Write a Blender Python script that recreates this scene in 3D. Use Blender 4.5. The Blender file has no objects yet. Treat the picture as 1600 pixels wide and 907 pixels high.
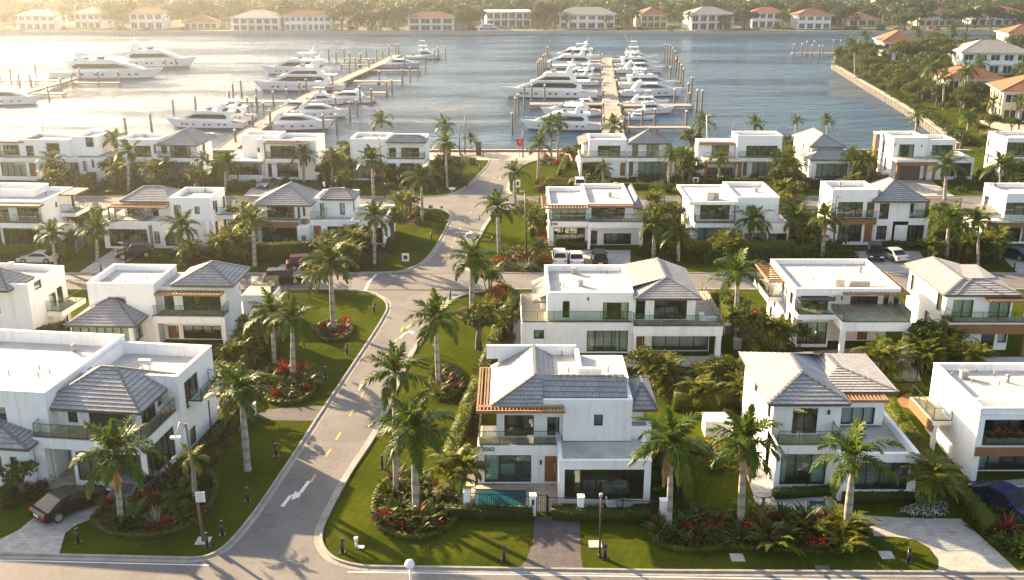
import bpy, math, random
import numpy as np
from math import radians, sin, cos, pi, atan, tan, sqrt, hypot
from mathutils import Vector, Matrix

SC = bpy.context.scene
COL = SC.collection
random.seed(11)
rng = np.random.default_rng(11)

# ---------------------------------------------------------------- camera
FPX = 1600.0                      # focal length of the photograph in its own pixels
CAM_H = 36.0                      # a drone 36 m above the street
PITCH = atan(523.5 / FPX)
cam_d = bpy.data.cameras.new('camera')
cam = bpy.data.objects.new('camera', cam_d)
COL.objects.link(cam)
cam_d.sensor_width = 36.0
cam_d.lens = 36.0 * FPX / 1600.0
cam_d.clip_start = 0.5
cam_d.clip_end = 4000.0
cam.location = (0, 0, CAM_H)
cam.rotation_euler = (pi / 2 - PITCH, 0, 0)
SC.camera = cam

# ---------------------------------------------------------------- sky, sun, exposure
HAZE_DENSITY = 0.00032
HAZE_G = 0.86
SUN_EL = radians(20.5)
SUN_AZ = radians(-48.0)           # measured from straight ahead (+Y), to the left
world = bpy.data.worlds.new('World')
SC.world = world
world.use_nodes = True
wn = world.node_tree
bg = wn.nodes['Background']
sky = wn.nodes.new('ShaderNodeTexSky')
sky.sky_type = 'NISHITA'
sky.sun_disc = False
sky.sun_elevation = SUN_EL
sky.sun_rotation = SUN_AZ
sky.air_density = 1.0
sky.dust_density = 2.2
sky.ozone_density = 0.6
hs = wn.nodes.new('ShaderNodeHueSaturation')
hs.inputs['Saturation'].default_value = 0.80
wn.links.new(sky.outputs[0], hs.inputs['Color'])
wn.links.new(hs.outputs[0], bg.inputs[0])
bg.inputs[1].default_value = 0.084
sun_d = bpy.data.lights.new('sun', 'SUN')
sun_d.energy = 5.0
sun_d.angle = radians(0.55)
sun_d.color = (1.0, 0.74, 0.44)
sun = bpy.data.objects.new('sun', sun_d)
COL.objects.link(sun)
sdir = Vector((sin(SUN_AZ) * cos(SUN_EL), cos(SUN_AZ) * cos(SUN_EL), sin(SUN_EL)))   # towards the sun
sun.rotation_euler = sdir.to_track_quat('Z', 'Y').to_euler()
sun.location = (-200, 200, 300)
vs = SC.view_settings
vs.view_transform = 'Standard'
vs.look = 'None'
vs.exposure = 2.2
vs.gamma = 1.0
vs.use_curve_mapping = False
cy = SC.cycles
cy.use_denoising = True
cy.max_bounces = 6
cy.diffuse_bounces = 3
cy.glossy_bounces = 3
cy.transmission_bounces = 4
cy.transparent_max_bounces = 16
cy.volume_bounces = 0
cy.caustics_reflective = False
cy.caustics_refractive = False
cy.sample_clamp_indirect = 6.0

# ---------------------------------------------------------------- survey: where a sight line of the photograph meets the real ground or a facade
def ray(px, py):
    c = (px - 800.0) / FPX
    d = (py - 453.5) / FPX
    return (c, cos(PITCH) - d * sin(PITCH), -sin(PITCH) - d * cos(PITCH))
def G(px, py, z=0.0):
    r = ray(px, py)
    t = (CAM_H - z) / -r[2]
    return (r[0] * t, r[1] * t)
def FX(px, py, Y):
    r = ray(px, py)
    t = Y / r[1]
    return (r[0] * t, CAM_H + r[2] * t)
def SX(px, py, X):
    r = ray(px, py)
    t = X / r[0]
    return (r[1] * t, CAM_H + r[2] * t)
def GY(py):
    return G(800, py)[1]

# ---------------------------------------------------------------- materials
M = {}
class NT:
    def __init__(s, name):
        s.m = bpy.data.materials.new(name)
        s.m.use_nodes = True
        s.t = s.m.node_tree
        s.p = s.t.nodes['Principled BSDF']
        s.out = s.t.nodes['Material Output']
        M[name] = s.m
    def n(s, kind, **kw):
        nd = s.t.nodes.new(kind)
        for k, v in kw.items():
            setattr(nd, k, v)
        return nd
    def l(s, a, b):
        s.t.links.new(a, b)
    def pos(s, scale=(1, 1, 1)):
        g = s.n('ShaderNodeNewGeometry')
        mp = s.n('ShaderNodeMapping')
        mp.inputs['Scale'].default_value = scale
        s.l(g.outputs['Position'], mp.inputs['Vector'])
        return mp.outputs[0]
    def objpos(s, scale=(1, 1, 1)):
        g = s.n('ShaderNodeTexCoord')
        mp = s.n('ShaderNodeMapping')
        mp.inputs['Scale'].default_value = scale
        s.l(g.outputs['Object'], mp.inputs['Vector'])
        return mp.outputs[0]
    def noise(s, vec, scale, detail=4, rough=0.55):
        nz = s.n('ShaderNodeTexNoise')
        nz.inputs['Scale'].default_value = scale
        nz.inputs['Detail'].default_value = detail
        nz.inputs['Roughness'].default_value = rough
        s.l(vec, nz.inputs['Vector'])
        return nz.outputs['Fac']
    def ramp(s, fac, stops):
        r = s.n('ShaderNodeValToRGB')
        e = r.color_ramp.elements
        while len(e) < len(stops):
            e.new(0.5)
        for i, (p, c) in enumerate(stops):
            e[i].position = p
            e[i].color = (*c, 1) if len(c) == 3 else c
        s.l(fac, r.inputs[0])
        return r.outputs[0]
    def mix(s, fac, a, b, mode='MIX'):
        mx = s.n('ShaderNodeMix', data_type='RGBA', blend_type=mode)
        if isinstance(fac, float): mx.inputs[0].default_value = fac
        else: s.l(fac, mx.inputs[0])
        for v, i in ((a, 6), (b, 7)):
            if isinstance(v, tuple): mx.inputs[i].default_value = (*v, 1)
            else: s.l(v, mx.inputs[i])
        return mx.outputs[2]
    def bump(s, h, strength=0.3, dist=0.02):
        b = s.n('ShaderNodeBump')
        b.inputs['Strength'].default_value = strength
        b.inputs['Distance'].default_value = dist
        s.l(h, b.inputs['Height'])
        s.l(b.outputs[0], s.p.inputs['Normal'])
        return b
    def base(s, c):
        if isinstance(c, tuple): s.p.inputs['Base Color'].default_value = (*c, 1)
        else: s.l(c, s.p.inputs['Base Color'])
    def set(s, **kw):
        for k, v in kw.items():
            s.p.inputs[k.replace('_', ' ')].default_value = v

def plain(name, col, rough=0.5, metal=0.0, var=0.12, scale=1.5, bump=0.0, spec=0.5):
    t = NT(name)
    v = t.pos()
    f = t.noise(v, scale, 5)
    a = tuple(max(0, c * (1 - var)) for c in col)
    b = tuple(min(1, c * (1 + var)) for c in col)
    t.base(t.ramp(f, [(0.3, a), (0.7, b)]))
    t.set(Roughness=rough, Metallic=metal)
    t.p.inputs['Specular IOR Level'].default_value = spec
    if bump:
        t.bump(t.noise(v, scale * 12, 3), bump, 0.02)
    return t.m

def leafmat(name, c0, c1, trans=0.35, rough=0.5, hue_obj=0.25):
    t = NT(name)
    v = t.pos()
    f = t.noise(v, 1.3, 3)
    oi = t.n('ShaderNodeObjectInfo')
    g = t.n('ShaderNodeNewGeometry')
    mth = t.n('ShaderNodeMath', operation='MULTIPLY_ADD')
    t.l(g.outputs['Random Per Island'], mth.inputs[0]); mth.inputs[1].default_value = 0.7
    t.l(f, mth.inputs[2])
    m2 = t.n('ShaderNodeMath', operation='MULTIPLY_ADD')
    t.l(oi.outputs['Random'], m2.inputs[0]); m2.inputs[1].default_value = hue_obj
    t.l(mth.outputs[0], m2.inputs[2])
    col = t.ramp(m2.outputs[0], [(0.35, c0), (1.25 / 1.3, c1)])
    t.base(col)
    t.set(Roughness=rough)
    t.p.inputs['Specular IOR Level'].default_value = 0.12
    tr = t.n('ShaderNodeBsdfTranslucent')
    br = t.mix(1.0, col, (1.25, 1.2, 0.55), 'MULTIPLY')
    t.l(br, tr.inputs[0])
    mx = t.n('ShaderNodeMixShader')
    mx.inputs[0].default_value = trans
    t.l(t.p.outputs[0], mx.inputs[1]); t.l(tr.outputs[0], mx.inputs[2])
    t.l(mx.outputs[0], t.out.inputs[0])
    return t.m

def build_materials():
    # white stucco: faint float marks, rain streaks
    t = NT('stucco'); v = t.pos()
    f = t.noise(v, 0.45, 6, 0.62)
    st = t.noise(t.pos((3.0, 3.0, 0.18)), 0.9, 5, 0.6)
    c = t.ramp(f, [(0.25, (0.79, 0.775, 0.745)), (0.6, (0.855, 0.845, 0.82)), (0.85, (0.875, 0.865, 0.84))])
    c2 = t.ramp(st, [(0.30, (0.82, 0.80, 0.77)), (0.46, (1, 1, 1))])
    t.base(t.mix(0.8, c, c2, 'MULTIPLY')); t.set(Roughness=0.85)
    t.bump(t.noise(v, 16, 4, 0.7), 0.25, 0.012)
    # cream stucco
    t = NT('cream_stucco'); v = t.pos()
    t.base(t.ramp(t.noise(v, 0.5, 6), [(0.3, (0.62, 0.50, 0.34)), (0.7, (0.74, 0.62, 0.45))])); t.set(Roughness=0.85)
    # flat roof membrane with dirt
    t = NT('roof_membrane'); v = t.pos()
    a = t.noise(v, 0.35, 8, 0.68); b = t.noise(v, 2.4, 6, 0.6); d = t.noise(v, 0.12, 3)
    c = t.ramp(a, [(0.32, (0.36, 0.335, 0.30)), (0.5, (0.50, 0.47, 0.43)), (0.7, (0.56, 0.53, 0.49))])
    c2 = t.ramp(b, [(0.30, (0.72, 0.69, 0.65)), (0.42, (0.97, 0.97, 0.97)), (0.7, (1, 1, 1))])
    c3 = t.ramp(d, [(0.62, (1, 1, 1)), (0.72, (0.88, 0.80, 0.70))])
    t.base(t.mix(0.9, t.mix(0.9, c, c2, 'MULTIPLY'), c3, 'MULTIPLY')); t.set(Roughness=0.9)
    t.bump(b, 0.2, 0.03)
    # concrete roof tiles (UV in metres, u along the eave, v up the slope)
    def tiles(name, ca, cb, mortar):
        t = NT(name)
        uv = t.n('ShaderNodeUVMap')
        br = t.n('ShaderNodeTexBrick')
        br.offset = 0.5
        br.inputs['Scale'].default_value = 1.0
        br.inputs['Brick Width'].default_value = 0.50
        br.inputs['Row Height'].default_value = 0.36
        br.inputs['Mortar Size'].default_value = 0.018
        br.inputs['Mortar Smooth'].default_value = 0.2
        br.inputs['Color1'].default_value = (*ca, 1); br.inputs['Color2'].default_value = (*cb, 1)
        br.inputs['Mortar'].default_value = (*mortar, 1)
        t.l(uv.outputs[0], br.inputs['Vector'])
        v = t.pos()
        w = t.ramp(t.noise(v, 0.7, 6, 0.65), [(0.3, (0.84, 0.83, 0.82)), (0.7, (1.08, 1.07, 1.06))])
        w2 = t.ramp(t.noise(v, 6.0, 4, 0.65), [(0.32, (0.9, 0.9, 0.9)), (0.6, (1.03, 1.03, 1.03))])
        t.base(t.mix(1.0, t.mix(1.0, br.outputs['Color'], w, 'MULTIPLY'), w2, 'MULTIPLY'))
        t.set(Roughness=0.8)
        t.bump(br.outputs['Fac'], 0.6, -0.02)
    tiles('roof_tile', (0.285, 0.28, 0.28), (0.345, 0.34, 0.34), (0.16, 0.158, 0.158))
    tiles('terracotta_tile', (0.28, 0.105, 0.05), (0.38, 0.155, 0.072), (0.2, 0.075, 0.035))
    tiles('pale_tile', (0.40, 0.37, 0.33), (0.48, 0.45, 0.41), (0.25, 0.23, 0.2))
    plain('fascia', (0.10, 0.085, 0.075), 0.6)
    plain('white_paint', (0.78, 0.77, 0.74), 0.5, var=0.05)
    # timber
    def wood(name, a, b, sc=(1, 1, 1), rough=0.6):
        t = NT(name); v = t.pos((9 * sc[0], 9 * sc[1], 9 * sc[2]))
        f = t.noise(v, 1.0, 4, 0.6)
        g = t.noise(t.pos(), 0.9, 2)
        t.base(t.mix(0.35, t.ramp(f, [(0.3, a), (0.7, b)]), t.ramp(g, [(0.35, a), (0.65, b)]))); t.set(Roughness=rough)
    wood('pergola_wood', (0.21, 0.108, 0.042), (0.34, 0.185, 0.078), (0.4, 0.4, 1))
    wood('wood_cladding', (0.17, 0.075, 0.028), (0.30, 0.145, 0.06), (0.08, 0.3, 2))
    wood('door_wood', (0.16, 0.065, 0.022), (0.28, 0.125, 0.05), (2, 1, 0.1), 0.45)
    wood('dark_slats', (0.07, 0.035, 0.02), (0.13, 0.065, 0.035), (1, 1, 0.1))
    wood('dock_wood', (0.20, 0.165, 0.13), (0.31, 0.265, 0.215), (0.1, 1, 1), 0.85)
    wood('pile_wood', (0.10, 0.075, 0.055), (0.22, 0.165, 0.12), (1, 1, 0.15), 0.85)
    plain('dark_metal', (0.022, 0.020, 0.019), 0.4, 0.0, var=0.2)
    plain('bronze_metal', (0.06, 0.042, 0.03), 0.45, 0.2, var=0.2)
    plain('steel', (0.55, 0.55, 0.54), 0.35, 0.8)
    plain('grey_metal', (0.30, 0.30, 0.30), 0.5, 0.3)
    # architectural glass: tinted, mirrors the sky and the street
    def glass(name, tint, boost, fmin):
        t = NT(name)
        tr = t.n('ShaderNodeBsdfTransparent'); tr.inputs[0].default_value = (*tint, 1)
        gl = t.n('ShaderNodeBsdfGlossy'); gl.inputs['Roughness'].default_value = 0.015
        gl.inputs['Color'].default_value = (0.92, 1.0, 0.97, 1)
        fr = t.n('ShaderNodeFresnel'); fr.inputs[0].default_value = 1.5
        ma = t.n('ShaderNodeMath', operation='MULTIPLY_ADD'); ma.use_clamp = True
        t.l(fr.outputs[0], ma.inputs[0]); ma.inputs[1].default_value = boost; ma.inputs[2].default_value = fmin
        bp = t.n('ShaderNodeBump'); bp.inputs['Strength'].default_value = 0.06; bp.inputs['Distance'].default_value = 0.02
        t.l(t.noise(t.pos(), 0.8, 2), bp.inputs['Height']); t.l(bp.outputs[0], gl.inputs['Normal'])
        mx = t.n('ShaderNodeMixShader')
        t.l(ma.outputs[0], mx.inputs[0]); t.l(tr.outputs[0], mx.inputs[1]); t.l(gl.outputs[0], mx.inputs[2])
        t.l(mx.outputs[0], t.out.inputs[0])
    glass('window_glass', (0.80, 0.92, 0.87), 1.2, 0.11)
    glass('rail_glass', (0.74, 0.88, 0.83), 1.2, 0.07)
    t = NT('yacht_glass'); t.base((0.012, 0.014, 0.016)); t.set(Roughness=0.18); t.p.inputs['Specular IOR Level'].default_value = 0.3
    t = NT('far_glass'); t.base(t.ramp(t.noise(t.pos(), 0.4, 2), [(0.4, (0.02, 0.022, 0.02)), (0.7, (0.07, 0.075, 0.065))])); t.set(Roughness=0.12)
    # curtains
    t = NT('curtain'); t.base(t.ramp(t.noise(t.pos(), 0.3, 2), [(0.35, (0.55, 0.66, 0.60)), (0.65, (0.76, 0.80, 0.73))])); t.set(Roughness=0.9)
    plain('interior_floor', (0.30, 0.24, 0.18), 0.6)
    plain('furniture', (0.42, 0.38, 0.33), 0.8, var=0.3, scale=0.8)
    # paving
    def paver(name, a, b, mort, w, h, rough=0.85, msize=0.012):
        t = NT(name)
        br = t.n('ShaderNodeTexBrick')
        br.inputs['Scale'].default_value = 1.0
        br.inputs['Brick Width'].default_value = w; br.inputs['Row Height'].default_value = h
        br.inputs['Mortar Size'].default_value = msize
        br.inputs['Color1'].default_value = (*a, 1); br.inputs['Color2'].default_value = (*b, 1); br.inputs['Mortar'].default_value = (*mort, 1)
        t.l(t.pos(), br.inputs['Vector'])
        v = t.pos()
        w1 = t.ramp(t.noise(v, 1.1, 7, 0.7), [(0.28, (0.60, 0.58, 0.56)), (0.72, (1.18, 1.16, 1.13))])
        t.base(t.mix(1.0, br.outputs['Color'], w1, 'MULTIPLY')); t.set(Roughness=rough)
        t.bump(br.outputs['Fac'], 0.5, -0.01)
    paver('stone_paving', (0.36, 0.345, 0.325), (0.46, 0.44, 0.41), (0.2, 0.19, 0.18), 0.6, 0.3)
    paver('brick_paving', (0.075, 0.066, 0.070), (0.125, 0.105, 0.105), (0.05, 0.045, 0.045), 0.22, 0.11)
    paver('travertine', (0.44, 0.36, 0.27), (0.54, 0.45, 0.35), (0.28, 0.23, 0.18), 1.2, 0.3)
    paver('promenade', (0.40, 0.33, 0.26), (0.48, 0.40, 0.32), (0.26, 0.21, 0.17), 0.8, 0.8)
    # asphalt
    t = NT('asphalt'); v = t.pos()
    a = t.noise(v, 0.25, 7, 0.62); b = t.noise(v, 3.5, 5, 0.6)
    # tar-sealed cracks
    vo = t.n('ShaderNodeTexVoronoi', feature='DISTANCE_TO_EDGE'); vo.inputs['Scale'].default_value = 0.16
    wv = t.n('ShaderNodeVectorMath', operation='ADD')
    nzc = t.n('ShaderNodeTexNoise'); nzc.inputs['Scale'].default_value = 0.6; t.l(v, nzc.inputs['Vector'])
    sc = t.n('ShaderNodeVectorMath', operation='SCALE'); sc.inputs['Scale'].default_value = 2.2
    t.l(nzc.outputs['Color'], sc.inputs[0]); t.l(v, wv.inputs[0]); t.l(sc.outputs[0], wv.inputs[1]); t.l(wv.outputs[0], vo.inputs['Vector'])
    ck = t.ramp(vo.outputs['Distance'], [(0.0, (0.72, 0.72, 0.72)), (0.011, (1, 1, 1))])
    c = t.ramp(a, [(0.3, (0.112, 0.104, 0.099)), (0.7, (0.160, 0.149, 0.140))])
    c2 = t.ramp(b, [(0.3, (0.86, 0.86, 0.86)), (0.7, (1.1, 1.1, 1.1))])
    pt = t.ramp(t.noise(v, 0.11, 2), [(0.56, (1, 1, 1)), (0.575, (0.86, 0.86, 0.87)), (0.68, (0.86, 0.86, 0.87)), (0.69, (1, 1, 1))])
    st = t.ramp(t.noise(v, 0.9, 5, 0.7), [(0.66, (1, 1, 1)), (0.76, (0.70, 0.69, 0.68))])
    c = t.mix(1.0, t.mix(1.0, c, pt, 'MULTIPLY'), st, 'MULTIPLY')
    t.base(t.mix(1.0, t.mix(1.0, c, c2, 'MULTIPLY'), ck, 'MULTIPLY')); t.set(Roughness=0.85)
    t.bump(t.noise(v, 30, 3), 0.25, 0.01)
    # kerb concrete
    t = NT('kerb_concrete'); v = t.pos()
    f = t.noise(v, 0.9, 7, 0.65)
    t.base(t.ramp(f, [(0.25, (0.16, 0.145, 0.125)), (0.5, (0.27, 0.25, 0.22)), (0.75, (0.34, 0.315, 0.28))])); t.set(Roughness=0.9)
    t.bump(t.noise(v, 9, 4), 0.25, 0.01)
    plain('concrete', (0.40, 0.38, 0.35), 0.9, var=0.25)
    plain('road_white', (0.66, 0.65, 0.62), 0.7, var=0.14, scale=4)
    plain('road_yellow', (0.55, 0.30, 0.05), 0.7, var=0.2, scale=4)
    # lawn
    t = NT('lawn'); v = t.pos()
    a = t.noise(v, 0.16, 5, 0.6); b = t.noise(v, 2.2, 6, 0.7); d = t.noise(v, 22, 3, 0.7)
    wv = t.n('ShaderNodeTexWave'); wv.inputs['Scale'].default_value = 0.45; wv.inputs['Distortion'].default_value = 2.0; wv.inputs['Detail'].default_value = 2
    mp = t.n('ShaderNodeMapping'); mp.inputs['Rotation'].default_value = (0, 0, radians(20)); t.l(v, mp.inputs[0]); t.l(mp.outputs[0], wv.inputs['Vector'])
    c = t.ramp(a, [(0.3, (0.034, 0.050, 0.007)), (0.55, (0.064, 0.080, 0.010)), (0.75, (0.100, 0.104, 0.014))])
    c2 = t.ramp(b, [(0.28, (0.62, 0.66, 0.6)), (0.72, (1.28, 1.22, 1.15))])
    c3 = t.ramp(d, [(0.25, (0.55, 0.6, 0.5)), (0.75, (1.35, 1.3, 1.2))])
    c4 = t.ramp(wv.outputs['Fac'], [(0.2, (0.95, 0.96, 0.95)), (0.8, (1.04, 1.03, 1.0))])
    wn_ = t.ramp(t.noise(v, 0.5, 5, 0.7), [(0.60, (1, 1, 1)), (0.74, (1.35, 1.12, 1.2))])
    c = t.mix(1.0, c, wn_, 'MULTIPLY')
    x = t.mix(1.0, t.mix(1.0, t.mix(0.8, c, c2, 'MULTIPLY'), c3, 'MULTIPLY'), c4, 'MULTIPLY')
    t.base(x); t.set(Roughness=0.9); t.p.inputs['Specular IOR Level'].default_value = 0.0
    t.bump(d, 0.9, 0.06)
    # mulch / planted soil
    t = NT('mulch'); v = t.pos()
    t.base(t.ramp(t.noise(v, 9, 5, 0.7), [(0.3, (0.018, 0.012, 0.007)), (0.7, (0.065, 0.042, 0.024))])); t.set(Roughness=0.95)
    t.bump(t.noise(v, 18, 3), 0.8, 0.05)
    # far ground under the trees
    t = NT('far_soil'); v = t.pos()
    t.base(t.ramp(t.noise(v, 0.05, 6, 0.65), [(0.3, (0.025, 0.035, 0.010)), (0.7, (0.07, 0.075, 0.022))])); t.set(Roughness=0.95)
    # bay water
    t = NT('bay_water'); v = t.pos((1.0, 1.0, 1.0))
    big = t.noise(t.pos((0.012, 0.03, 1)), 1.0, 3)
    t.base(t.ramp(big, [(0.35, (0.005, 0.038, 0.078)), (0.65, (0.010, 0.056, 0.105))]))
    t.set(Roughness=0.12); t.p.inputs['IOR'].default_value = 1.33
    w1 = t.noise(t.pos((0.5, 1.1, 1)), 1.0, 6, 0.65)
    w2 = t.noise(t.pos((0.09, 0.24, 1)), 1.0, 4, 0.55)
    gu = t.ramp(t.noise(t.pos((0.010, 0.035, 1)), 1.0, 3), [(0.35, (0.35, 0.35, 0.35)), (0.65, (1, 1, 1))])
    m1 = t.n('ShaderNodeMath', operation='MULTIPLY'); t.l(w1, m1.inputs[0]); t.l(gu, m1.inputs[1])
    m2 = t.n('ShaderNodeMath', operation='MULTIPLY_ADD'); t.l(w2, m2.inputs[0]); m2.inputs[1].default_value = 1.6; t.l(m1.outputs[0], m2.inputs[2])
    rr = t.ramp(t.noise(t.pos((0.012, 0.05, 1)), 1.0, 4, 0.6), [(0.38, (0.07,) * 3), (0.62, (0.30,) * 3)]); t.l(rr, t.p.inputs['Roughness'])
    t.bump(m2.outputs[0], 1.0, 1.3); t.p.inputs['Specular IOR Level'].default_value = 0.30
    # pool water
    t = NT('pool_water'); v = t.pos()
    t.base(t.ramp(t.noise(v, 0.6, 3), [(0.3, (0.006, 0.060, 0.075)), (0.7, (0.012, 0.10, 0.115))])); t.set(Roughness=0.04)
    t.bump(t.noise(v, 2.5, 3), 0.12, 0.05)
    # plants
    leafmat('palm_leaf', (0.020, 0.044, 0.006), (0.074, 0.114, 0.013), 0.30, 0.42)
    leafmat('young_palm_leaf', (0.060, 0.080, 0.012), (0.155, 0.165, 0.022), 0.40, 0.45)
    leafmat('tree_leaf', (0.015, 0.027, 0.005), (0.072, 0.088, 0.013), 0.25, 0.55, 0.5)
    leafmat('far_leaf', (0.010, 0.026, 0.005), (0.050, 0.078, 0.014), 0.2, 0.6, 0.5)
    leafmat('hedge_leaf', (0.030, 0.048, 0.006), (0.095, 0.115, 0.012), 0.25, 0.5)
    leafmat('shrub_leaf', (0.014, 0.028, 0.006), (0.055, 0.078, 0.014), 0.25, 0.45)
    leafmat('lime_leaf', (0.085, 0.095, 0.012), (0.20, 0.18, 0.025), 0.35, 0.5)
    leafmat('silver_leaf', (0.10, 0.12, 0.09), (0.20, 0.22, 0.17), 0.2, 0.6)
    leafmat('red_leaf', (0.07, 0.010, 0.008), (0.20, 0.024, 0.014), 0.35, 0.45)
    leafmat('bronze_leaf', (0.055, 0.024, 0.012), (0.14, 0.050, 0.020), 0.25, 0.45)
    leafmat('dead_leaf', (0.10, 0.065, 0.03), (0.22, 0.15, 0.07), 0.2, 0.7)
    plain('flower_white', (0.75, 0.73, 0.66), 0.8, var=0.1)
    plain('flower_red', (0.40, 0.03, 0.02), 0.7, var=0.3)
    plain('crownshaft', (0.085, 0.125, 0.020), 0.4, var=0.2)
    t = NT('palm_trunk'); v = t.objpos()
    wv = t.n('ShaderNodeTexWave', bands_direction='Z'); wv.inputs['Scale'].default_value = 1.9; wv.inputs['Distortion'].default_value = 1.0
    t.l(v, wv.inputs['Vector'])
    f = t.noise(v, 2.5, 5, 0.65)
    t.base(t.mix(0.45, t.ramp(f, [(0.3, (0.20, 0.175, 0.145)), (0.7, (0.36, 0.32, 0.27))]), t.ramp(wv.outputs['Fac'], [(0.1, (0.14, 0.12, 0.10)), (0.35, (0.36, 0.33, 0.28))]))); t.set(Roughness=0.9)
    t.bump(wv.outputs['Fac'], 0.4, 0.03)
    plain('bark', (0.11, 0.085, 0.062), 0.9, var=0.35, scale=5, bump=0.5)
    plain('pale_rock', (0.42, 0.40, 0.36), 0.9, var=0.3, scale=2)
    # boats
    t = NT('gelcoat'); t.base(t.ramp(t.noise(t.pos(), 0.2, 2), [(0.3, (0.77, 0.765, 0.75)), (0.7, (0.81, 0.805, 0.79))])); t.set(Roughness=0.25)
    plain('grey_gelcoat', (0.42, 0.45, 0.48), 0.3, var=0.05)
    plain('teak', (0.30, 0.19, 0.10), 0.7, var=0.2, scale=6)
    plain('antifoul', (0.02, 0.025, 0.035), 0.6)
    plain('canvas_navy', (0.03, 0.04, 0.06), 0.8)
    plain('red_plastic', (0.55, 0.03, 0.02), 0.45)
    # cars
    for nm, c in (('black_paint', (0.008, 0.008, 0.009)), ('white_paint_car', (0.72, 0.71, 0.69)), ('silver_paint', (0.48, 0.48, 0.47)),
                  ('blue_paint', (0.005, 0.016, 0.06)), ('red_paint', (0.07, 0.010, 0.010)), ('grey_paint', (0.10, 0.10, 0.105))):
        t = NT(nm); t.base(c); t.set(Roughness=0.3); t.p.inputs['Specular IOR Level'].default_value = 0.22; t.p.inputs['Coat Weight'].default_value = 0.18; t.p.inputs['Coat Roughness'].default_value = 0.04
        t.bump(t.noise(t.pos(), 3, 3), 0.02, 0.01)
    t = NT('car_glass'); t.base((0.006, 0.007, 0.008)); t.set(Roughness=0.08); t.p.inputs['Specular IOR Level'].default_value = 0.3
    plain('tyre_rubber', (0.018, 0.018, 0.018), 0.85)
    plain('rim_alloy', (0.50, 0.50, 0.50), 0.3, 0.8)
    plain('lamp_red', (0.45, 0.015, 0.012), 0.2)
    plain('lamp_clear', (0.70, 0.72, 0.72), 0.15)
    plain('number_plate', (0.68, 0.68, 0.66), 0.5)
    plain('sign_white', (0.74, 0.73, 0.70), 0.5, var=0.05)
    plain('sign_black', (0.02, 0.02, 0.02), 0.5)
    plain('sign_red', (0.48, 0.03, 0.025), 0.45)
    plain('gravel', (0.36, 0.32, 0.27), 0.95, var=0.4, scale=8)
build_materials()

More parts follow.
